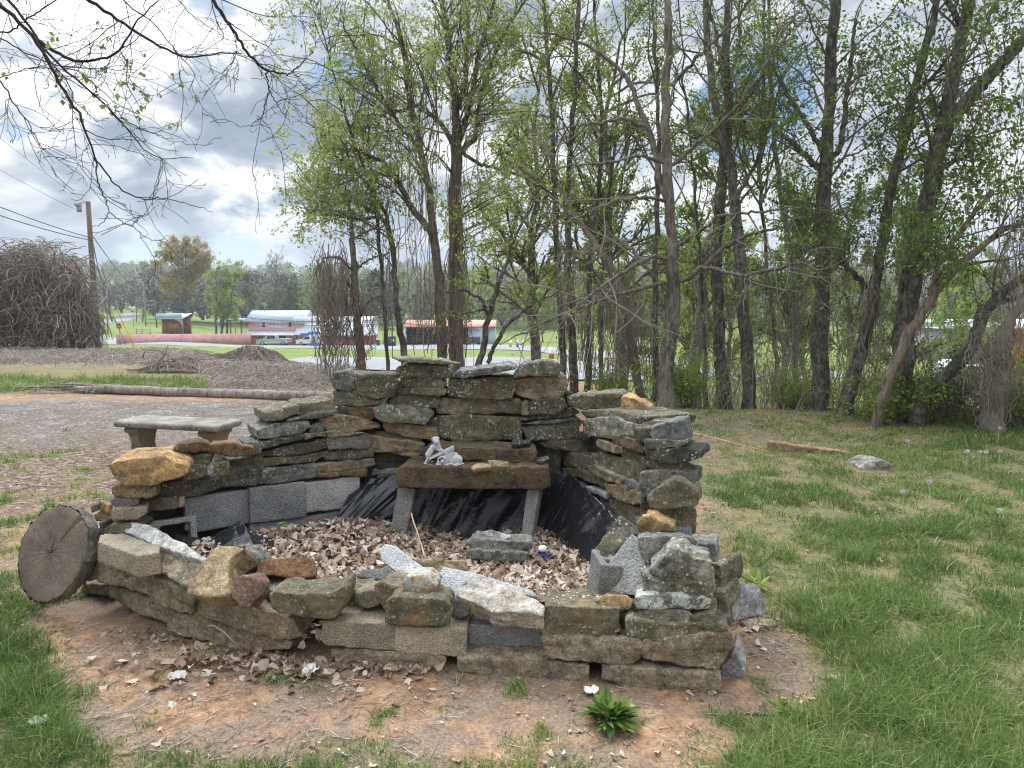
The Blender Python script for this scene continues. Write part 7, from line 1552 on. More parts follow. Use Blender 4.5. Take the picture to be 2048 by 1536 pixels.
# far woods on the hills
def woods(name, label, spec, seed, stick=True):
    r_ = np.random.default_rng(seed); mbl = {}; tb = MB()
    for (u0, u1, d0, d1, cnt, h0, h1, pal) in spec:
        for i in range(cnt):
            px = r_.uniform(u0, u1); d = r_.uniform(d0, d1); x = (px - 1024) / 1410 * d; z = gz1(x, d); H = r_.uniform(h0, h1); W_ = H * r_.uniform(.3, .5)
            lm = pal[r_.integers(len(pal))]; mb_ = mbl.setdefault(lm, MB()); n = 220
            t = r_.uniform(0, 1, n) ** .8; rad = W_ * np.sin(np.pi * np.clip(.12 + t * .88, 0, 1)) ** .7 * np.sqrt(r_.uniform(.15, 1, n)); a = r_.uniform(0, 2 * math.pi, n)
            c = np.stack([x + rad * np.cos(a), d + rad * np.sin(a), z + H * (.22 + .78 * t)], -1)
            Pp = np.stack([c, c + r_.normal(0, .3, (n, 3))], 1); leaves(mb_, r_, Pp, 3, H * .075, W_ * .07, (r_.uniform(.25, .8), .15), hang=0)
            K = 5; nb = 16; s_ = r_.normal(0, W_ * .45, (nb, 3)); s_[:, 2] = H * r_.uniform(.55, 1.02, nb); b0 = np.array([x, d, z + H * .12])
            tb.tubes(np.stack([b0 + s_ * np.array([f, f, f ** .85])[None] + r_.normal(0, H * .012, (nb, 3)) for f in np.linspace(0, 1, K)], 1), np.tile(np.linspace(H * .012, H * .003, K), (nb, 1)), 3)
    for k, m_ in mbl.items(): tag(m_.build(name, MAT[k], origin=(0, 0, 0)), label + ', ' + {'leaf_olive': 'olive budding crowns', 'leaf_fresh': 'fresh green crowns', 'leaf_grey': 'bare grey crowns', 'leaf_gold': 'golden crowns', 'leaf_cedar': 'dark evergreen crowns'}[k], 'woods', kind='stuff')
    tag(tb.build(name, MAT['twig'], origin=(0, 0, 0)), label + ', grey trunks and limbs', 'woods', kind='stuff')
woods('woods', 'far woods on the rise behind the shop', [(300, 760, 185, 240, 80, 9, 15, ['leaf_olive', 'leaf_grey', 'leaf_grey', 'leaf_cedar']), (640, 1250, 175, 250, 110, 9, 16, ['leaf_olive', 'leaf_grey', 'leaf_grey', 'leaf_olive', 'leaf_fresh']), (120, 340, 220, 280, 26, 8, 12, ['leaf_olive', 'leaf_grey', 'leaf_cedar']), (1250, 2200, 150, 240, 90, 9, 15, ['leaf_olive', 'leaf_fresh', 'leaf_grey']), (-250, 140, 90, 200, 26, 8, 13, ['leaf_grey', 'leaf_olive'])], 5)
woods('hill_woods', 'hazy woods on the distant hills', [(-300, 2300, 420, 800, 420, 12, 20, ['leaf_olive', 'leaf_fresh', 'leaf_olive'])], 6)

# ---------------------------------------------------------------- buildings, vehicles, signs
MAT['pink'] = plain('pink_paint', (0.90, 0.47, 0.52), .8, .12, .6, .1); MAT['pinkwall'] = plain('faded_pink_paint', (0.72, 0.40, 0.41), .85, .25, .8, .2, col2=(.55, .27, .24)); MAT['coral'] = plain('coral_brick', (0.62, 0.22, 0.14), .85, .2, 1, .2)
MAT['whitemetal'] = plain('white_sheet_metal', (0.72, 0.75, 0.79), .5, .1, .5, .1); MAT['bluemetal'] = plain('pale_blue_sheet_metal', (0.50, 0.60, 0.70), .5, .12, .6, .1)
MAT['whitepaint'] = plain('white_paint', (0.78, 0.78, 0.77), .6, .08, .8, .05); MAT['darkglass'] = plain('dark_window_glass', (0.03, 0.035, 0.04), .15, .2, 1, 0); MAT['bluepaint'] = plain('blue_paint', (0.06, 0.16, 0.50), .6, .1, 1, .05)
MAT['redpaint'] = plain('red_paint', (0.50, 0.05, 0.05), .55, .12, 1, .05); MAT['silver'] = plain('silver_car_paint', (0.50, 0.53, 0.57), .3, .06, 1, 0, metal=.3); MAT['carwhite'] = plain('white_car_paint', (0.74, 0.75, 0.76), .3, .05, 1, 0); MAT['carblue'] = plain('dark_blue_car_paint', (0.045, 0.055, 0.09), .3, .1, 1, 0)
MAT['tyre'] = plain('tyre_rubber', (0.02, 0.02, 0.02), .9, .2, 3, .1); MAT['rim'] = plain('grey_rim', (.45, .46, .48), .4, .1, 2, 0, metal=.5); MAT['yellow'] = plain('yellow_paint', (0.75, 0.42, 0.03), .6, .1, 1, 0); MAT['black'] = plain('black_paint_and_shade', (0.02, 0.02, 0.022), .6, .2, 1, 0)
MAT['salmon'] = plain('salmon_roof_metal', (0.66, 0.34, 0.27), .7, .2, .6, .1); MAT['shedwood'] = plain('brown_shed_boards', (0.33, 0.18, 0.09), .9, .45, 1.2, .3, col2=(.10, .055, .03)); MAT['polewood'] = plain('brown_pole_wood', (0.17, 0.12, 0.10), .9, .3, 1, .2); MAT['greypole'] = plain('grey_pole_wood', (0.33, 0.31, 0.29), .9, .3, 1, .2); MAT['wire'] = plain('dark_cable', (0.05, 0.05, 0.055), .7, .1, 1, 0); MAT['orange'] = plain('orange_paint', (0.70, 0.16, 0.03), .6, .1, 1, 0)
def bx(x0, x1, y0, y1, z0, z1): return MB().box(((x0 + x1) / 2, (y0 + y1) / 2, (z0 + z1) / 2), (x1 - x0, y1 - y0, z1 - z0))
def W3(px, py, d): q = P(px, py, d); return q[0], q[2]
def text(body, size, mat, loc, parent, name='lettering', rz=0, ext=.004):
    cu = bpy.data.curves.new(name, 'FONT'); cu.body = body; cu.size = size; cu.align_x = 'CENTER'; cu.align_y = 'CENTER'; cu.extrude = ext; cu.resolution_u = 2
    o = bpy.data.objects.new('tmp', cu); COL.objects.link(o); dg = bpy.context.evaluated_depsgraph_get(); me = bpy.data.meshes.new_from_object(o.evaluated_get(dg)); bpy.data.objects.remove(o); bpy.data.curves.remove(cu)
    me.name = name; me.materials.append(mat); t = bpy.data.objects.new(name, me); COL.objects.link(t); t.parent = parent; pl = Vector((0, 0, 0)); q = parent
    while q: pl += q.location; q = q.parent
    t.location = Vector(loc) - pl; t.rotation_euler = (math.pi / 2, 0, rz); return t
# the pink shop
DS = 130.0; xa, zt = W3(497, 643, DS); xb, _ = W3(605, 643, DS); _, zb = W3(497, 664, DS); _, zr = W3(497, 621.5, DS); _, zg = W3(497, 690, DS); xe, _ = W3(737, 690, DS); xw, _ = W3(592, 634, DS); _, zw = W3(592, 634, DS); x0r, _ = W3(489, 643, DS); x1r, _ = W3(609, 643, DS); _, za = W3(497, 669, DS); _, za0 = W3(497, 661, DS)
shop = thing('shop', 'pink two storey roadside shop with a white metal roof and a painted sign', 'shop', ((xa + xe) / 2, DS, zg))
bx(xa, xb, DS, DS + 8, zb - .5, zt + .02).build('upper_wall', MAT['pink'], shop)
bx(xa, xe, DS - .3, DS + 9, zg - .8, za + .3).build('lower_wall', MAT['coral'], shop)
MB().prism([(x0r, DS - .7, zt - .1), (x0r, DS + 4, zr), (x0r, DS + 8.7, zt - .1)], (x1r - x0r, 0, 0)).build('roof', MAT['bluemetal'], shop)
ri = shop.children[-1]; mb = MB()
for i in range(26):
    xx = x0r + (x1r - x0r) * (i + .5) / 26; mb.prism([(xx, DS - .71, zt - .07), (xx, DS + 4, zr + .03), (xx, DS + 4, zr - .05), (xx, DS - .7, zt - .12)], (.04, 0, 0))
mb.build('standing_seams', MAT['whitemetal'], ri)
MB().prism([(xa - .1, DS - 1.6, za), (xa - .1, DS, za0), (xa - .1, DS, za0 - .2), (xa - .1, DS - 1.6, za - .12)], (xb - xa + .3, 0, 0)).build('awning', MAT['whitemetal'], shop)
MB().prism([(xw, DS - 1.6, za), (xw, DS + 2.5, zw), (xw, DS + 7, zw), (xw, DS + 7, za - .15), (xw, DS - 1.6, za - .15)], (xe - xw + .6, 0, 0)).build('wing_roof', MAT['whitemetal'], shop)
bx(xw - .4, xw + 5.2, DS - .5, DS + .2, zw - 1.15, zw + .05).build('parapet', MAT['whitemetal'], shop)
for px in (527.5, 580.5):
    x_, z_ = W3(px, 649, DS); w = bx(x_ - .42, x_ + .42, DS - .08, DS + .02, z_ - .55, z_ + .55).build('window', MAT['whitepaint'], shop); bx(x_ - .28, x_ + .28, DS - .1, DS - .085, z_ + .04, z_ + .40).build('pane', MAT['darkglass'], w); bx(x_ - .28, x_ + .28, DS - .1, DS - .085, z_ - .40, z_ - .04).build('pane', MAT['darkglass'], w)
x_, z_ = W3(554, 650.6, DS); sg = bx(x_ - 1.48, x_ + 1.48, DS - .1, DS + .02, z_ - .56, z_ + .56).build('sign_board', MAT['whitepaint'], shop)
for tx_, dx, sz in (('BIG', -1.02, .42), ('T', -.42, .95), ('MARKET', .58, .40)): text(tx_, sz, MAT['redpaint'], (x_ + dx, DS - .105, z_ + .08), sg)
# porch
px0, pz = W3(455, 639, DS + 1); px1, _ = W3(490, 639, DS + 1); pr = bx(px0, px1, DS + .2, DS + 4, pz - .12, pz + .14).build('porch_roof', MAT['whitepaint'], shop)
for pp in (460.5, 482): q, _z = W3(pp, 640, DS + .6); bx(q - .09, q + .09, DS + .5, DS + .68, gz1(q, DS + .6) - .3, pz - .1).build('porch_post', MAT['polewood'], shop)
for (p0, p1, t0, t1, mt, nm) in ((509, 519, 669.5, 676.5, 'greypole', 'air_conditioner'), (541, 549, 671, 677, 'whitepaint', 'window'), (552, 572, 671, 682, 'darkglass', 'shop_window'), (573, 579, 672, 678, 'whitepaint', 'poster'), (590.5, 598, 671.5, 677, 'whitepaint', 'window'), (514, 517.5, 678.5, 684, 'whitepaint', 'poster'), (580, 584, 681, 688, 'shedwood', 'chair'), (590, 594.5, 681.5, 688, 'shedwood', 'chair'), (650, 664, 672, 686, 'darkglass', 'shop_window'), (680, 700, 672, 684, 'darkglass', 'shop_window'), (636, 646, 671, 688, 'whitepaint', 'door')):
    if nm == 'chair': continue
    x0_, z1_ = W3(p0, t0, DS - .3); x1_, z0_ = W3(p1, t1, DS - .3); o = bx(x0_, x1_, DS - .42, DS - .28, z0_, z1_).build(nm, MAT[mt], shop)
    if nm == 'window': bx(x0_ + .15, x1_ - .15, DS - .44, DS - .425, z0_ + .12, z1_ - .12).build('pane', MAT['darkglass'], o)
mb = MB(); q, z_ = W3(529, 616, DS + 3.5); mb.tubes(np.array([(q, DS + 3.5, zr - .3), (q, DS + 3.5, z_ + .6)]), np.array([.05, .05]), 6); MB.lathe(mb, [(.02, 0), (.3, .05), (.45, .16)], (q, DS + 3.4, z_ + .6), 12, 'Y'); mb.tubes(np.array([(q, DS + 3.4, z_ + .6), (q - .8, DS + 3.2, z_ + .95)]), np.array([.04, .04]), 5); mb.build('satellite_dish', MAT['greypole'], shop)
# retaining wall
rp = [(232, 107, 669.5, 673), (300, 112, 668.5, 680), (400, 119.2, 668, 684), (500, 127.5, 667, 688)]
V, Q = [], []
for (px, d, t, b) in rp:
    x_, zt_ = W3(px, t, d); zb_ = min(W3(px, b, d)[1], gz1(x_, d - 1.0)) - .5
    for yy, zz_ in ((d, zb_), (d, zt_), (d + .5, zt_), (d + .5, zb_)): V.append((x_, yy, zz_))
for k in range(3): Q += [[k * 4 + i, k * 4 + (i + 1) % 4, k * 4 + 4 + (i + 1) % 4, k * 4 + 4 + i] for i in range(4)]
Q += [[3, 2, 1, 0], [12, 13, 14, 15]]
tag(MB().add(V, Q).build('retaining_wall', MAT['pinkwall']), 'long faded pink retaining wall tapering away left of the shop', 'wall')
# vehicles (length along x)
def vehicle(name, label, cat, px, py, d, Ln, Ht, prof, glass, paint, wheels, Wd=1.85, rz=0, wr=.36, lights=True):
    q = P(px, py, d); z0 = gz1(q[0], d) + .06; root = thing(name, label, cat, (q[0], d, z0)); c = np.array([q[0], d, z0]); R = np.array(Matrix.Rotation(rz, 3, 'Z'))
    def tr(v): return np.asarray(v, float) @ R.T + c
    def side(poly, y0, y1, nm, mat, par):
        m_ = MB(); p3 = np.array([(a * Ln, y0, b * Ht) for a, b in poly]); m_.prism(p3, (0, y1 - y0, 0)); m_.v = [tr(v) for v in m_.v]; return m_.build(nm, MAT[mat], par)
    b = side(prof, -Wd / 2, Wd / 2, 'body', paint, root); md = b.modifiers.new('b', 'BEVEL'); md.width = .06; md.segments = 2
    for g in glass:
        side(g, -Wd / 2 - .012, -Wd / 2 + .02, 'window', 'darkglass', root); side(g, Wd / 2 - .02, Wd / 2 + .012, 'window', 'darkglass', root)
    for xw_ in wheels:
        for sy in (-1, 1):
            m_ = MB(); m_.lathe([(.02, -.12), (wr * .95, -.12), (wr, -.08), (wr, .08), (wr * .95, .12), (.02, .12)], (xw_ * Ln, sy * (Wd / 2 - .10), wr - .06), 18, 'Y'); m_.v = [tr(v) for v in m_.v]; w = m_.build('wheel', MAT['tyre'], root)
            m_ = MB(); m_.lathe([(.02, -.135 if sy < 0 else .135), (wr * .6, -.13 if sy < 0 else .13), (wr * .62, -.1 if sy < 0 else .1)], (xw_ * Ln, sy * (Wd / 2 - .10), wr - .06), 14, 'Y'); m_.v = [tr(v) for v in m_.v]; m_.build('rim', MAT['rim'], w)
    for e, mt in ((-.5, 'whitepaint'), (.5, 'redpaint')):
        for sy in (-1, 1):
            m_ = MB().box((e * Ln + (.0), sy * (Wd / 2 - .22), .52 * Ht), (.06, .34, .16)); m_.v = [tr(v) for v in m_.v]; m_.build('headlight' if e < 0 else 'tail_light', MAT[mt], root)
    return root
PICK = [(-.5, .20), (-.5, .50), (-.47, .58), (-.30, .63), (-.20, .95), (-.15, 1.0), (.06, 1.0), (.085, .95), (.09, .64), (.495, .66), (.5, .30), (.47, .22)]
vehicle('pickup_truck', 'silver pickup truck parked side on in front of the pink shop', 'pickup', 549, 690, 125, 5.7, 1.78, PICK, [[(-.19, .66), (-.145, .93), (-.06, .95), (-.06, .66)], [(-.05, .66), (-.05, .95), (.055, .95), (.07, .66)]], 'silver', (-.32, .31), wr=.40)
SUV = [(-.5, .22), (-.5, .52), (-.46, .60), (-.28, .64), (-.15, .97), (-.08, 1.0), (.38, 1.0), (.46, .9), (.5, .6), (.5, .25)]
vehicle('parked_car', 'white car parked behind the blue fuel pump', 'car', 622, 693, 122, 4.6, 1.65, SUV, [[(-.24, .66), (-.14, .93), (.0, .95), (.0, .66)], [(.02, .66), (.02, .95), (.36, .95), (.42, .66)]], 'carwhite', (-.31, .30))
vehicle('parked_car', 'red car parked behind the cedar trunk and its vine curtain', 'car', 700, 692, 122, 4.5, 1.45, SUV, [[(-.24, .66), (-.14, .93), (.0, .95), (.0, .66)], [(.02, .66), (.02, .95), (.36, .95), (.42, .66)]], 'redpaint', (-.31, .30))
vehicle('parked_car', 'dark blue car parked rear on beside the white wall of the red roofed shed', 'car', 947, 690, 120, 4.4, 1.6, SUV, [[(-.24, .66), (-.14, .93), (.0, .95), (.0, .66)], [(.02, .66), (.02, .95), (.36, .95), (.42, .66)]], 'carblue', (-.31, .30), rz=math.radians(-82))
vehicle('parked_car', 'dark car parked inside the open bay of the red roofed shed', 'car', 828, 690, 131, 4.4, 1.5, SUV, [[(-.24, .66), (-.14, .93), (.0, .95), (.0, .66)], [(.02, .66), (.02, .95), (.36, .95), (.42, .66)]], 'carblue', (-.31, .30), rz=math.radians(-70))
# fuel pump island
q, z0 = W3(628, 692, 119); z0 = gz1(q, 119); fp = thing('fuel_pump', 'blue and white fuel pump kiosk in front of the shop', 'fuel pump', (q, 119, z0))
bx(q - .62, q + .62, 118.6, 119.4, z0 - .1, z0 + .5).build('base', MAT['bluepaint'], fp); bx(q - .62, q - .32, 118.7, 119.3, z0 + .5, z0 + 2.1).build('post', MAT['whitepaint'], fp); bx(q + .32, q + .62, 118.7, 119.3, z0 + .5, z0 + 2.1).build('post', MAT['whitepaint'], fp); bx(q - .3, q + .3, 118.75, 119.25, z0 + .5, z0 + 1.5).build('pump', MAT['greypole'], fp); bx(q - .75, q + .75, 118.5, 119.5, z0 + 2.1, z0 + 2.42).build('canopy', MAT['bluepaint'], fp); bx(q - 2.2, q - .77, 118.9, 119.2, z0 + 1.75, z0 + 2.15).build('banner', MAT['bluepaint'], fp)
# low shed with the red roof
DL = 127.0; xl, zl1 = W3(808, 643, DL); xr, zl0 = W3(992, 652, DL); xm, _ = W3(936, 652, DL); zgl = gz1(xl + 4, DL); cs = thing('garage_shed', 'long low open fronted shed with a salmon red roof', 'shed', ((xl + xr) / 2, DL, zgl))
MB().prism([(xl, DL - .8, zl0), (xl, DL + 3.5, zl1 + .2), (xl, DL + 8, zl0 - .2), (xl, DL - .8, zl0 - .2)], (xr - xl, 0, 0)).build('roof', MAT['salmon'], cs)
bx(xm, xr - .2, DL, DL + 7.5, zgl - .6, zl0 - .205).build('closed_bay', MAT['bluemetal'], cs); bx(xl + .3, xm - .01, DL + 7.2, DL + 7.5, zgl - .6, zl0 - .205).build('back_wall', MAT['black'], cs); bx(xl + .3, xl + .5, DL + .3, DL + 7.19, zgl - .6, zl0 - .205).build('side_wall', MAT['black'], cs)  # bay walls black: the shade inside the open front is put in their colour
for k in range(4): q = xl + .25 + (xm - xl) * k / 3.6; bx(q - .14, q + .14, DL - .3, DL - .02, zgl - .6, zl0 - .205).build('post', MAT['whitepaint'] if k == 0 else MAT['polewood'], cs)
# dumpster, drum, bin
q, _ = W3(783, 690, 121); z0 = gz1(q, 121); du = thing('dumpster', 'dark grey dumpster left of the red roofed shed', 'dumpster', (q, 121, z0)); bx(q - .72, q + .72, 120.3, 121.5, z0 + .1, z0 + 1.55).build('body', MAT['carblue'], du); bx(q - .76, q + .76, 120.25, 121.55, z0 + 1.55, z0 + 1.65).build('lid', MAT['black'], du); bx(q + .1, q + .6, 120.27, 120.295, z0 + .8, z0 + 1.2).build('sticker', MAT['whitepaint'], du); bx(q - .6, q + .6, 120.4, 121.4, z0 - .2, z0 + .1).build('skids', MAT['black'], du)
q, _ = W3(756, 690, 121); z0 = gz1(q, 121); mb = MB().lathe([(.02, 0), (.27, 0), (.28, .5), (.27, 1.05)], (q, 121, z0), 14); bn = thing('waste_bin', 'slim dark waste bin with a white lid left of the dumpster', 'bin', (q, 121, z0)); mb.build('body', MAT['carblue'], bn); MB().lathe([(.3, 1.05), (.3, 1.18), (.02, 1.3)], (q, 121, z0), 14).build('lid', MAT['whitepaint'], bn)
q = P(435, 661, 131); z0 = gz1(q[0], 131); tag(MB().lathe([(.02, 0), (.3, 0), (.3, .3), (.32, .32), (.3, .34), (.3, .88), (.02, .88)], (q[0], 131, z0), 14).build('rusty_drum', MAT['shedwood']), 'rusty drum standing on the bank beside the green tree', 'drum')
q, _ = W3(1103, 712, 62); z0 = gz1(q, 62); ds = thing('marker_drum', 'white and orange roadside marker on the verge right of the lot', 'marker', (q, 62, z0)); MB().lathe([(.02, 0), (.24, 0), (.22, .45)], (q, 62, z0), 12).build('body', MAT['orange'], ds); MB().lathe([(.22, .45), (.2, .95), (.02, .98)], (q, 62, z0), 12).build('top', MAT['whitepaint'], ds)
for i, (px, c, lab) in enumerate(((1021, 'yellow', 'yellow topped white bollard, leftmost at the lot entrance'), (1035, 'bluepaint', 'white and blue bollard at the lot entrance'), (1046, 'yellow', 'slim yellowish bollard, rightmost at the lot entrance'))):
    q, _ = W3(px, 704, 88); z0 = gz1(q, 88); bo = thing('bollard', lab, 'bollard', (q, 88, z0), 'bollards at the lot entrance'); MB().lathe([(.02, 0), (.16 if i < 2 else .1, 0), (.16 if i < 2 else .1, .55)], (q, 88, z0), 12).build('post', MAT[c], bo); MB().lathe([(.16 if i < 2 else .1, .55), (.15 if i < 2 else .1, .9), (.02, .95)], (q, 88, z0), 12).build('cap', MAT['whitepaint'], bo)
# shed on the bank
DB = 126.0; xl, zt_ = W3(315, 627, DB); xr, zb_ = W3(367, 636.5, DB); x2, _ = W3(323, 640, DB); x3, _ = W3(365, 640, DB); z0 = gz1(x2, DB); sh = thing('field_shed', 'small brown board shed with a pale blue metal roof on the grass bank', 'shed', ((x2 + x3) / 2, DB, z0))
MB().prism([(xl, DB - .6, zb_), (xl, DB + 3.5, zt_), (xl, DB + 3.5, zt_ - .15), (xl, DB - .6, zb_ - .14)], (xr - xl, 0, 0)).build('roof', MAT['bluemetal'], sh); MB().prism([(xl - .02, DB - .62, zb_ + .05), (xl - .02, DB - .62, zt_ + .02), (xl - .02, DB - .56, zt_ + .02), (xl - .02, DB - .56, zb_ + .05)], (xr - xl, 0, 0)).build('fascia', MAT['bluemetal'], sh)
mb = MB(); nb = 16; br_ = np.random.default_rng(6)
for i in range(nb): a_ = x2 + (x3 - x2) * i / nb; mb.box((a_ + (x3 - x2) / nb / 2, DB + br_.uniform(0, .03), (z0 - .3 + zb_) / 2), ((x3 - x2) / nb * .96, .06, zb_ - z0 + .3))
mb.build('boards', MAT['shedwood'], sh); bx(x2, x3, DB + 3.2, DB + 3.3, z0 - .5, zt_ - .2).build('back_wall', MAT['shedwood'], sh); MB().prism([(x3 - 1.6, DB - .08, zb_ - .1), (x3, DB - .08, zb_ - .1), (x3, DB - .08, zb_ - 1.3), (x3 - .5, DB - .08, zb_ - .6)], (0, .03, 0)).build('white_panel', MAT['whitepaint'], sh)
bx(x3 - .02, x3 + .16, DB - .3, DB - .12, z0 - .4, zb_).build('post', MAT['greypole'], sh)
# utility poles and wires
def upole(label, px0, py0, px1, py1, d, w, mat='polewood', arms=(), extra=None, name='utility_pole'):
    b = P(px0, py0, d); b[2] = gz1(b[0], d); t = P(px1, py1, d); root = thing(name, label, 'utility pole', tuple(b), 'utility poles'); r0 = w / 2 * d / 1400
    b2 = b - np.array([0, 0, .3]); MB().tubes(np.array([b2, (b + t) / 2, t]), np.array([r0 * 1.15, r0, r0 * .85]), 10, cap=True).build('pole', MAT[mat], root)
    for (f, hw) in arms: c = b + (t - b) * f; MB().box(c - [0, .12, 0], (hw * 2, .1, .12)).build('crossarm', MAT[mat], root)
    return root, b, t
up, b_, t_ = upole('tall brown leaning utility pole with a lamp beside the vine thicket', 195, 690, 176, 403, 43, 10)
lm = MB(); lq = P(156, 408, 43); lm.tubes(np.array([t_ - [0, 0, .15], lq + [.3, 0, .1], lq]), np.array([.03, .03, .03]), 6); lm.box(lq + [0, 0, -.05], (.28, .28, .16)); lm.box(lq + [.05, 0, -.28], (.2, .2, .36)); lm.build('lamp', MAT['greypole'], up)
upole('pale grey utility pole beyond the railway crossing', 291, 640, 287, 568, 165, 2.6, 'greypole', ((.95, 1.0),)); upole('dark short utility pole right of the pale grey pole', 313, 640, 309, 597, 150, 2.4); upole('left grey pole of the close pair behind the vine thicket', 207, 652, 203, 568, 128, 2.6, 'greypole', ((.92, 1.4), (.80, 1.2))); upole('right grey pole of the close pair behind the vine thicket', 215, 654, 213, 568, 126, 2.8, 'greypole', ((.96, 1.6), (.5, .5)))
upole('thin white pole between the green tree and the pink shop', 470, 640, 469, 608, 150, 1.6, 'greypole'); upole('slim yellowish pole left of the pale grey pole', 273, 640, 272, 570, 185, 1.6, 'greypole', ((.98, .9),)); upole('pale pole standing beside the fuel pump kiosk', 630, 690, 629, 648, 124, 2.0, 'greypole')
def wire(label, A, B, sag, r, name='power_line'):
    t = np.linspace(0, 1, 24)[:, None]; p = np.array(A) * (1 - t) + np.array(B) * t; p[:, 2] -= 4 * sag * (t * (1 - t))[:, 0]; tag(MB().tubes(p, np.full(24, r), 4).build(name, MAT['wire']), label, 'wire', 'overhead wires')
pt = lambda px, py, d=43: P(px, py, d)
wire('thicker upper cable running from the tall brown pole out of the upper left', pt(183, 476), pt(-260, 300, 26), .25, .022); wire('thicker lower cable running from the tall brown pole out of the left', pt(185, 481), pt(-260, 330, 26), .3, .022)
wire('thin wire from the pole lamp up to the left', pt(172, 405), pt(-260, 60, 26), .2, .010); wire('thin wire from the pole top out to the left below the first', pt(150, 418), pt(-260, 180, 26), .2, .010)
wire('thin wire from the tall brown pole down to the close pair', pt(185, 482), P(210, 570, 126), 1.2, .03); wire('second thin wire from the tall brown pole to the far poles', pt(184, 470), P(287, 572, 165), 1.5, .03)
wire('long wire crossing in front of the green tree to the shop', P(205, 578, 128), P(760, 640, 120), 2.2, .045); wire('lower long wire crossing to the shop roof', P(205, 590, 128), P(760, 648, 118), 2.0, .045); wire('wire running on from the shop over the red roofed shed', P(760, 640, 120), P(1180, 640, 110), 1.2, .045)
wire('black guy wire bracing the tall brown pole', pt(186, 520), P(268, 692, 43), 0, .012, 'guy_wire'); wire('second black guy wire bracing the tall brown pole', pt(187, 540), P(252, 690, 43), 0, .012, 'guy_wire')
g0, g1 = P(249, 648, 43), P(268, 694, 43); tag(MB().tubes(np.array([g0, g1]), np.array([.035, .035]), 8, cap=True).build('guy_wire_guard', MAT['yellow']), 'yellow plastic guard sleeve on the guy wire', 'guard')
# signs
def signpost(name, label, px, py, d, h, build): q = P(px, py, d); z0 = gz1(q[0], d); zc = P(px, py, d)[2]; root = thing(name, label, 'sign', (q[0], d, z0)); MB().tubes(np.array([(q[0], d + .04, z0 - .3), (q[0], d + .04, zc + h)]), np.array([.05, .05]), 6, cap=True).build('post', MAT['greypole'], root); build(root, q[0], d, zc); return root
def octo(root, x, d, z):
    def oc(r, y): return [(x + r * math.cos(math.radians(22.5 + 45 * i)), y, z + r * math.sin(math.radians(22.5 + 45 * i))) for i in range(8)]
    MB().prism(oc(.46, d - .03), (0, .03, 0)).build('border', MAT['whitepaint'], root); pn = MB().prism(oc(.42, d - .045), (0, .012, 0)).build('panel', MAT['redpaint'], root); text('STOP', .32, MAT['whitepaint'], (x, d - .05, z), root)
signpost('stop_sign', 'red octagonal stop sign at the road junction', 238, 652.5, 104, -.3, octo)
def xbuck(root, x, d, z):
    for a in (45, -45): MB().box((x, d - .03 if a > 0 else d - .055, z), (1.5, .02, .26), 0, 0, math.radians(a)).build('blade', MAT['whitepaint'], root)
signpost('crossing_sign', 'white crossbuck railway sign beyond the road bend', 265, 617.5, 158, .6, xbuck)
def diam(root, x, d, z):
    MB().box((x, d - .03, z), (.95, .02, .95), 0, 0, 0).build('panel', MAT['yellow'], root)
    for a in (45, -45): MB().box((x, d - .05 - (.005 if a > 0 else 0), z), (.9, .01, .12), 0, 0, math.radians(a)).build('cross', MAT['black'], root)
signpost('warning_sign', 'yellow railway warning sign half behind the tall brown pole', 201, 632, 112, .9, diam)
def stsign(root, x, d, z): MB().prism([(x - .45, d - .03, z + .3), (x + .45, d - .03, z + .3), (x, d - .03, z - .3)], (0, .03, 0)).build('panel', MAT['greypole'], root)
signpost('yield_sign', 'grey back of a triangular sign at the lot entrance', 1044, 664, 92, -.2, stsign)
q, _ = W3(208.5, 662, 103); z0 = gz1(q, 103); tag(MB().tubes(np.array([(q, 103, z0 - .2), (q, 103, z0 + 1.5)]), np.array([.16, .16]), 10, cap=True).build('marker_post', MAT['whitepaint']), 'short white marker post left of the stop sign', 'post')
# paddock gate rails and fence posts on the bank
gt = thing('field_gate', 'grey metal farm gate on the bank left of the little shed', 'gate', tuple(P(286, 655, 122))); gx0, _ = W3(272, 650, 122); gx1, _ = W3(300, 650, 122); gz0 = gz1(gx0, 122)
for k in range(4): MB().tubes(np.array([(gx0, 122, gz0 + .3 + .3 * k), (gx1, 122, gz0 + .3 + .3 * k)]), np.array([.035, .035]), 5).build('rail', MAT['greypole'], gt)
for xx in (gx0, (gx0 * .6 + gx1 * .4), gx1): MB().tubes(np.array([(xx, 122, gz0 - .3), (xx, 122, gz0 + 1.5)]), np.array([.09, .09]), 6, cap=True).build('post', MAT['greypole'], gt)
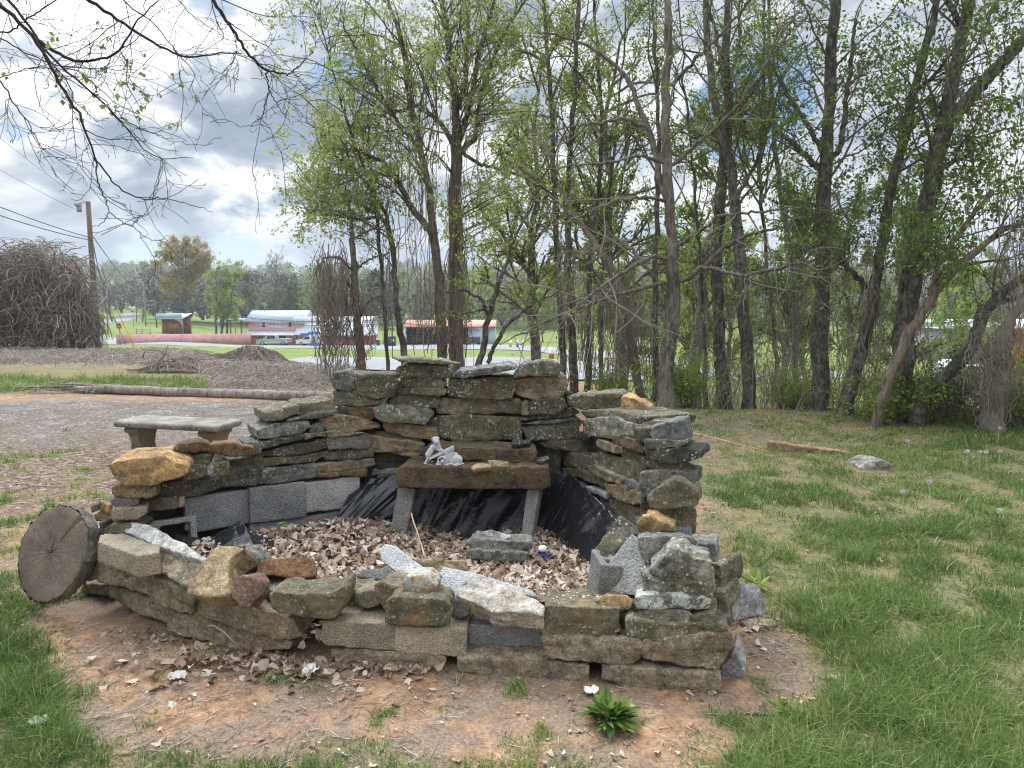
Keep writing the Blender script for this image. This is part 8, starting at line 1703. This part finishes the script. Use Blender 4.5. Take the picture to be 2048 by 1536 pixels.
# building and machines beyond the green field on the right
DR = 95.0; xl, zt_ = W3(1880, 640, DR); xr, zb_ = W3(2140, 654, DR); z0 = gz1((xl + xr) / 2, DR); wh = thing('warehouse', 'long pale roofed building beyond the green field at the right edge', 'building', ((xl + xr) / 2, DR, z0))
MB().prism([(xl, DR - .6, zb_), (xl, DR + 5, zt_), (xl, DR + 10.6, zb_), (xl, DR + 10.6, zb_ - .2), (xl, DR - .6, zb_ - .2)], (xr - xl, 0, 0)).build('roof', MAT['whitemetal'], wh); bx(xl + .5, xr - .5, DR, DR + 10, z0 - .5, zb_ - .15).build('wall', MAT['greypole'], wh)
for k in range(4): q = xl + 2.5 + k * 3.6; bx(q - .8, q + .8, DR - .05, DR + .02, z0, zb_ - 1.2).build('bay_door', MAT['darkglass'], wh)
q, _ = W3(2028, 663, 84); z0 = gz1(q, 84); zc = P(2028, 663, 84)[2]; oc_ = thing('orange_machine_stand_in', 'orange skip shape standing in for a machine cab in front of the pale roofed building', 'skip', (q, 84, z0)); MB().prism([(q - .7, 83, z0), (q + .7, 83, z0), (q + .95, 83, zc + .3), (q - .95, 83, zc + .3)], (0, 2, 0)).build('tub', MAT['orange'], oc_); bx(q - 1.0, q + 1.0, 82.9, 85.1, zc + .3, zc + .4).build('rim', MAT['orange'], oc_)  # tub shape stands in for an orange machine cab
vehicle('pickup_truck', 'white pickup parked beyond the green field, seen between slanting trunks', 'pickup', 1910, 705, 80, 5.4, 1.75, PICK, [[(-.19, .66), (-.145, .93), (-.06, .95), (-.06, .66)], [(-.05, .66), (-.05, .95), (.055, .95), (.07, .66)]], 'carwhite', (-.32, .31), wr=.4)
mb = MB(); hr = np.random.default_rng(12); n = 2500; px = hr.uniform(1700, 2200, n); d = 46 + hr.uniform(-1, 1, n); x = (px - 1024) / 1410 * d; z = gz(x, d); a = hr.uniform(0, 6.28, n); ln = hr.uniform(.4, 1.4, n); Pp = np.stack([np.stack([x + f * .4 * np.cos(a), d + f * .4 * np.sin(a), z + ln * f], -1) for f in (0, .5, 1.0)], 1); mb.tubes(Pp, np.tile([.015, .012, .008], (n, 1)), 3, tint=hr.uniform(.05, .5, n))
tag(mb.build('dry_hedge', MAT['brush']), 'brown bare hedge along the far side of the green field', 'hedge', kind='stuff')
# ---------------------------------------------------------------- camera, sky, sun
cd = bpy.data.cameras.new('camera'); co = bpy.data.objects.new('camera', cd); COL.objects.link(co)
cd.sensor_width = 36.0; cd.lens = FPX / 2048 * 36.0; cd.clip_end = 5000; cd.clip_start = 0.05
co.location = (0, 0, CH); co.rotation_euler = (math.pi / 2 - TH, 0, 0); SC.camera = co
SUN_AZ, SUN_EL = math.radians(-32), math.radians(52)
sd_ = Vector((math.sin(SUN_AZ) * math.cos(SUN_EL), math.cos(SUN_AZ) * math.cos(SUN_EL), math.sin(SUN_EL)))
sl = bpy.data.lights.new('sun', 'SUN'); sl.energy = 1.5; sl.angle = math.radians(12); sl.color = (1.0, 0.95, 0.88)
so = bpy.data.objects.new('sun', sl); COL.objects.link(so); so.rotation_euler = sd_.to_track_quat('Z', 'Y').to_euler(); so.location = (-8, 12, 20)
W = bpy.data.worlds.new('World'); SC.world = W; W.use_nodes = True
nt = W.node_tree; nt.nodes.clear()
wo = nt.nodes.new('ShaderNodeOutputWorld'); bg = nt.nodes.new('ShaderNodeBackground'); L(nt, bg.outputs[0], wo.inputs[0])
sky = nt.nodes.new('ShaderNodeTexSky'); sky.sky_type = 'NISHITA'; sky.sun_disc = False; sky.sun_elevation = SUN_EL; sky.sun_rotation = SUN_AZ; sky.ozone_density = 1.5; sky.dust_density = 0.6
tc = nt.nodes.new('ShaderNodeTexCoord'); V_ = tc.outputs['Generated']
sp = nt.nodes.new('ShaderNodeSeparateXYZ'); L(nt, V_, sp.inputs[0])
zz = math_(nt, 'ADD', math_(nt, 'MAXIMUM', sp.outputs[2], 0.0), 0.42)
cx = math_(nt, 'DIVIDE', sp.outputs[0], zz); cy = math_(nt, 'DIVIDE', sp.outputs[1], zz)
cv = nt.nodes.new('ShaderNodeCombineXYZ'); L(nt, cx, cv.inputs[0]); L(nt, cy, cv.inputs[1]); cv.inputs[2].default_value = 3.1
def dirblob(px, py, r0, r1):
    d = ray(px, py); d = d / np.linalg.norm(d)
    vm = nt.nodes.new('ShaderNodeVectorMath'); vm.operation = 'DISTANCE'; L(nt, V_, vm.inputs[0]); vm.inputs[1].default_value = tuple(d)
    mr = nt.nodes.new('ShaderNodeMapRange'); mr.interpolation_type = 'SMOOTHSTEP'; L(nt, vm.outputs['Value'], mr.inputs[0])
    mr.inputs[1].default_value = r0; mr.inputs[2].default_value = r1; mr.inputs[3].default_value = 1.0; mr.inputs[4].default_value = 0.0
    return mr.outputs[0]
n1 = noise(nt, cv.outputs[0], 2.3, 11, 0.58, 0.25); n_b = noise(nt, cv.outputs[0], 4.0, 11, 0.56, 0.35); n3_ = noise(nt, cv.outputs[0], 1.5, 5, 0.5)
# clear patches of blue, mostly right of centre
clear = None
for (a, b, r0, r1, k) in ((700, 160, .0, .08, .34), (640, 40, .0, .05, .22), (1480, 200, .0, .10, .34), (1560, 160, .0, .08, .28), (480, 515, .0, .12, .22), (330, 505, 0, .10, .22), (40, 270, 0, .03, .2)):
    q = math_(nt, 'MULTIPLY', dirblob(a, b, r0, r1), k); clear = q if clear is None else math_(nt, 'MAXIMUM', clear, q)
dens = math_(nt, 'SUBTRACT', math_(nt, 'ADD', n1, 0.13), clear)
cover = ramp(nt, dens, [(0.40, 0.0), (0.50, 1.0)]).outputs[0]
# body of the clouds: grey undersides, bright sunlit billows
sh = math_(nt, 'ADD', math_(nt, 'MULTIPLY', math_(nt, 'SUBTRACT', n_b, .5), 1.9), math_(nt, 'ADD', math_(nt, 'MULTIPLY', math_(nt, 'SUBTRACT', n3_, .5), .8), .53))
bright = None
for (a, b, r0, r1, k) in ((520, 440, .01, .13, .42), (390, 330, .0, .10, .30), (120, 330, .0, .15, .2), (480, 370, .0, .1, .25), (170, 20, .05, .34, .30), (620, 120, .02, .14, .16), (1000, 250, .1, .5, .12), (590, 330, .0, .1, .15), (1700, 200, .1, .5, .06)):
    q = math_(nt, 'MULTIPLY', dirblob(a, b, r0, r1), k); bright = q if bright is None else math_(nt, 'MAXIMUM', bright, q)
n_c = noise(nt, cv.outputs[0], 8.0, 9, 0.55, 0.3); bright = math_(nt, 'MULTIPLY', bright, ramp(nt, n_c, [(0.40, 0.0), (0.56, 1.5)]).outputs[0])
dark = None
for (a, b, r0, r1, k) in ((390, 190, .04, .20, .26), (330, 250, .02, .16, .14), (120, 350, .0, .14, .06)):
    q = math_(nt, 'MULTIPLY', dirblob(a, b, r0, r1), k); dark = q if dark is None else math_(nt, 'MAXIMUM', dark, q)
sh = math_(nt, 'SUBTRACT', math_(nt, 'ADD', sh, bright), dark)
ccol = ramp(nt, sh, [(0.15, (0.30, 0.36, 0.46)), (0.38, (0.40, 0.46, 0.55)), (0.54, (0.58, 0.63, 0.69)), (0.68, (0.80, 0.83, 0.86)), (0.9, (1.1, 1.1, 1.1))]).outputs[0]
# the cloud deck is brighter overhead and round the hidden sun
vs = nt.nodes.new('ShaderNodeVectorMath'); vs.operation = 'DOT_PRODUCT'; L(nt, V_, vs.inputs[0]); vs.inputs[1].default_value = tuple(sd_)
glow = ramp(nt, vs.outputs['Value'], [(0.80, 1.0), (0.92, 2.2), (1.0, 5.5)]).outputs[0]
up = ramp(nt, sp.outputs[2], [(0.42, 1.0), (0.70, 2.8)]).outputs[0]
ccol = mixc(nt, 1.0, mixc(nt, 1.0, ccol, glow, 'MULTIPLY'), up, 'MULTIPLY')
low = ramp(nt, sp.outputs[2], [(0.0, 0.85), (0.07, 0.55), (0.15, 0.0)]).outputs[0]
ccol = mixc(nt, low, ccol, (0.50, 0.575, 0.67))
skc = mixc(nt, 1.0, sky.outputs[0], (0.085, 0.095, 0.105), 'MULTIPLY')
fin = mixc(nt, cover, skc, ccol)
L(nt, fin, bg.inputs[0]); bg.inputs[1].default_value = 1.0
W.cycles.sampling_method = 'MANUAL'; W.cycles.sample_map_resolution = 1024
SC.view_settings.view_transform = 'Standard'; SC.view_settings.look = 'None'; SC.view_settings.exposure = 0.22; SC.view_settings.gamma = 1.0
SC.cycles.max_bounces = 6; SC.cycles.diffuse_bounces = 3; SC.cycles.transparent_max_bounces = 6; SC.cycles.use_denoising = True; SC.cycles.denoising_input_passes = 'RGB_ALBEDO_NORMAL'; SC.cycles.denoising_prefilter = 'NONE'; SC.cycles.filter_width = 1.2

# ---------------------------------------------------------------- thin air over the valley
m, nt, out = nodes('haze_air'); pv = N(nt, 'ShaderNodeVolumePrincipled'); pv.inputs['Color'].default_value = (.80, .87, .95, 1); pv.inputs['Density'].default_value = 0.0005; pv.inputs['Anisotropy'].default_value = 0.1
L(nt, pv.outputs[0], out.inputs['Volume'])
tag(MB().box((0, 0, 27), (2700, 2700, 72)).build('haze', m), 'thin spring haze over the valley', 'haze', kind='stuff')
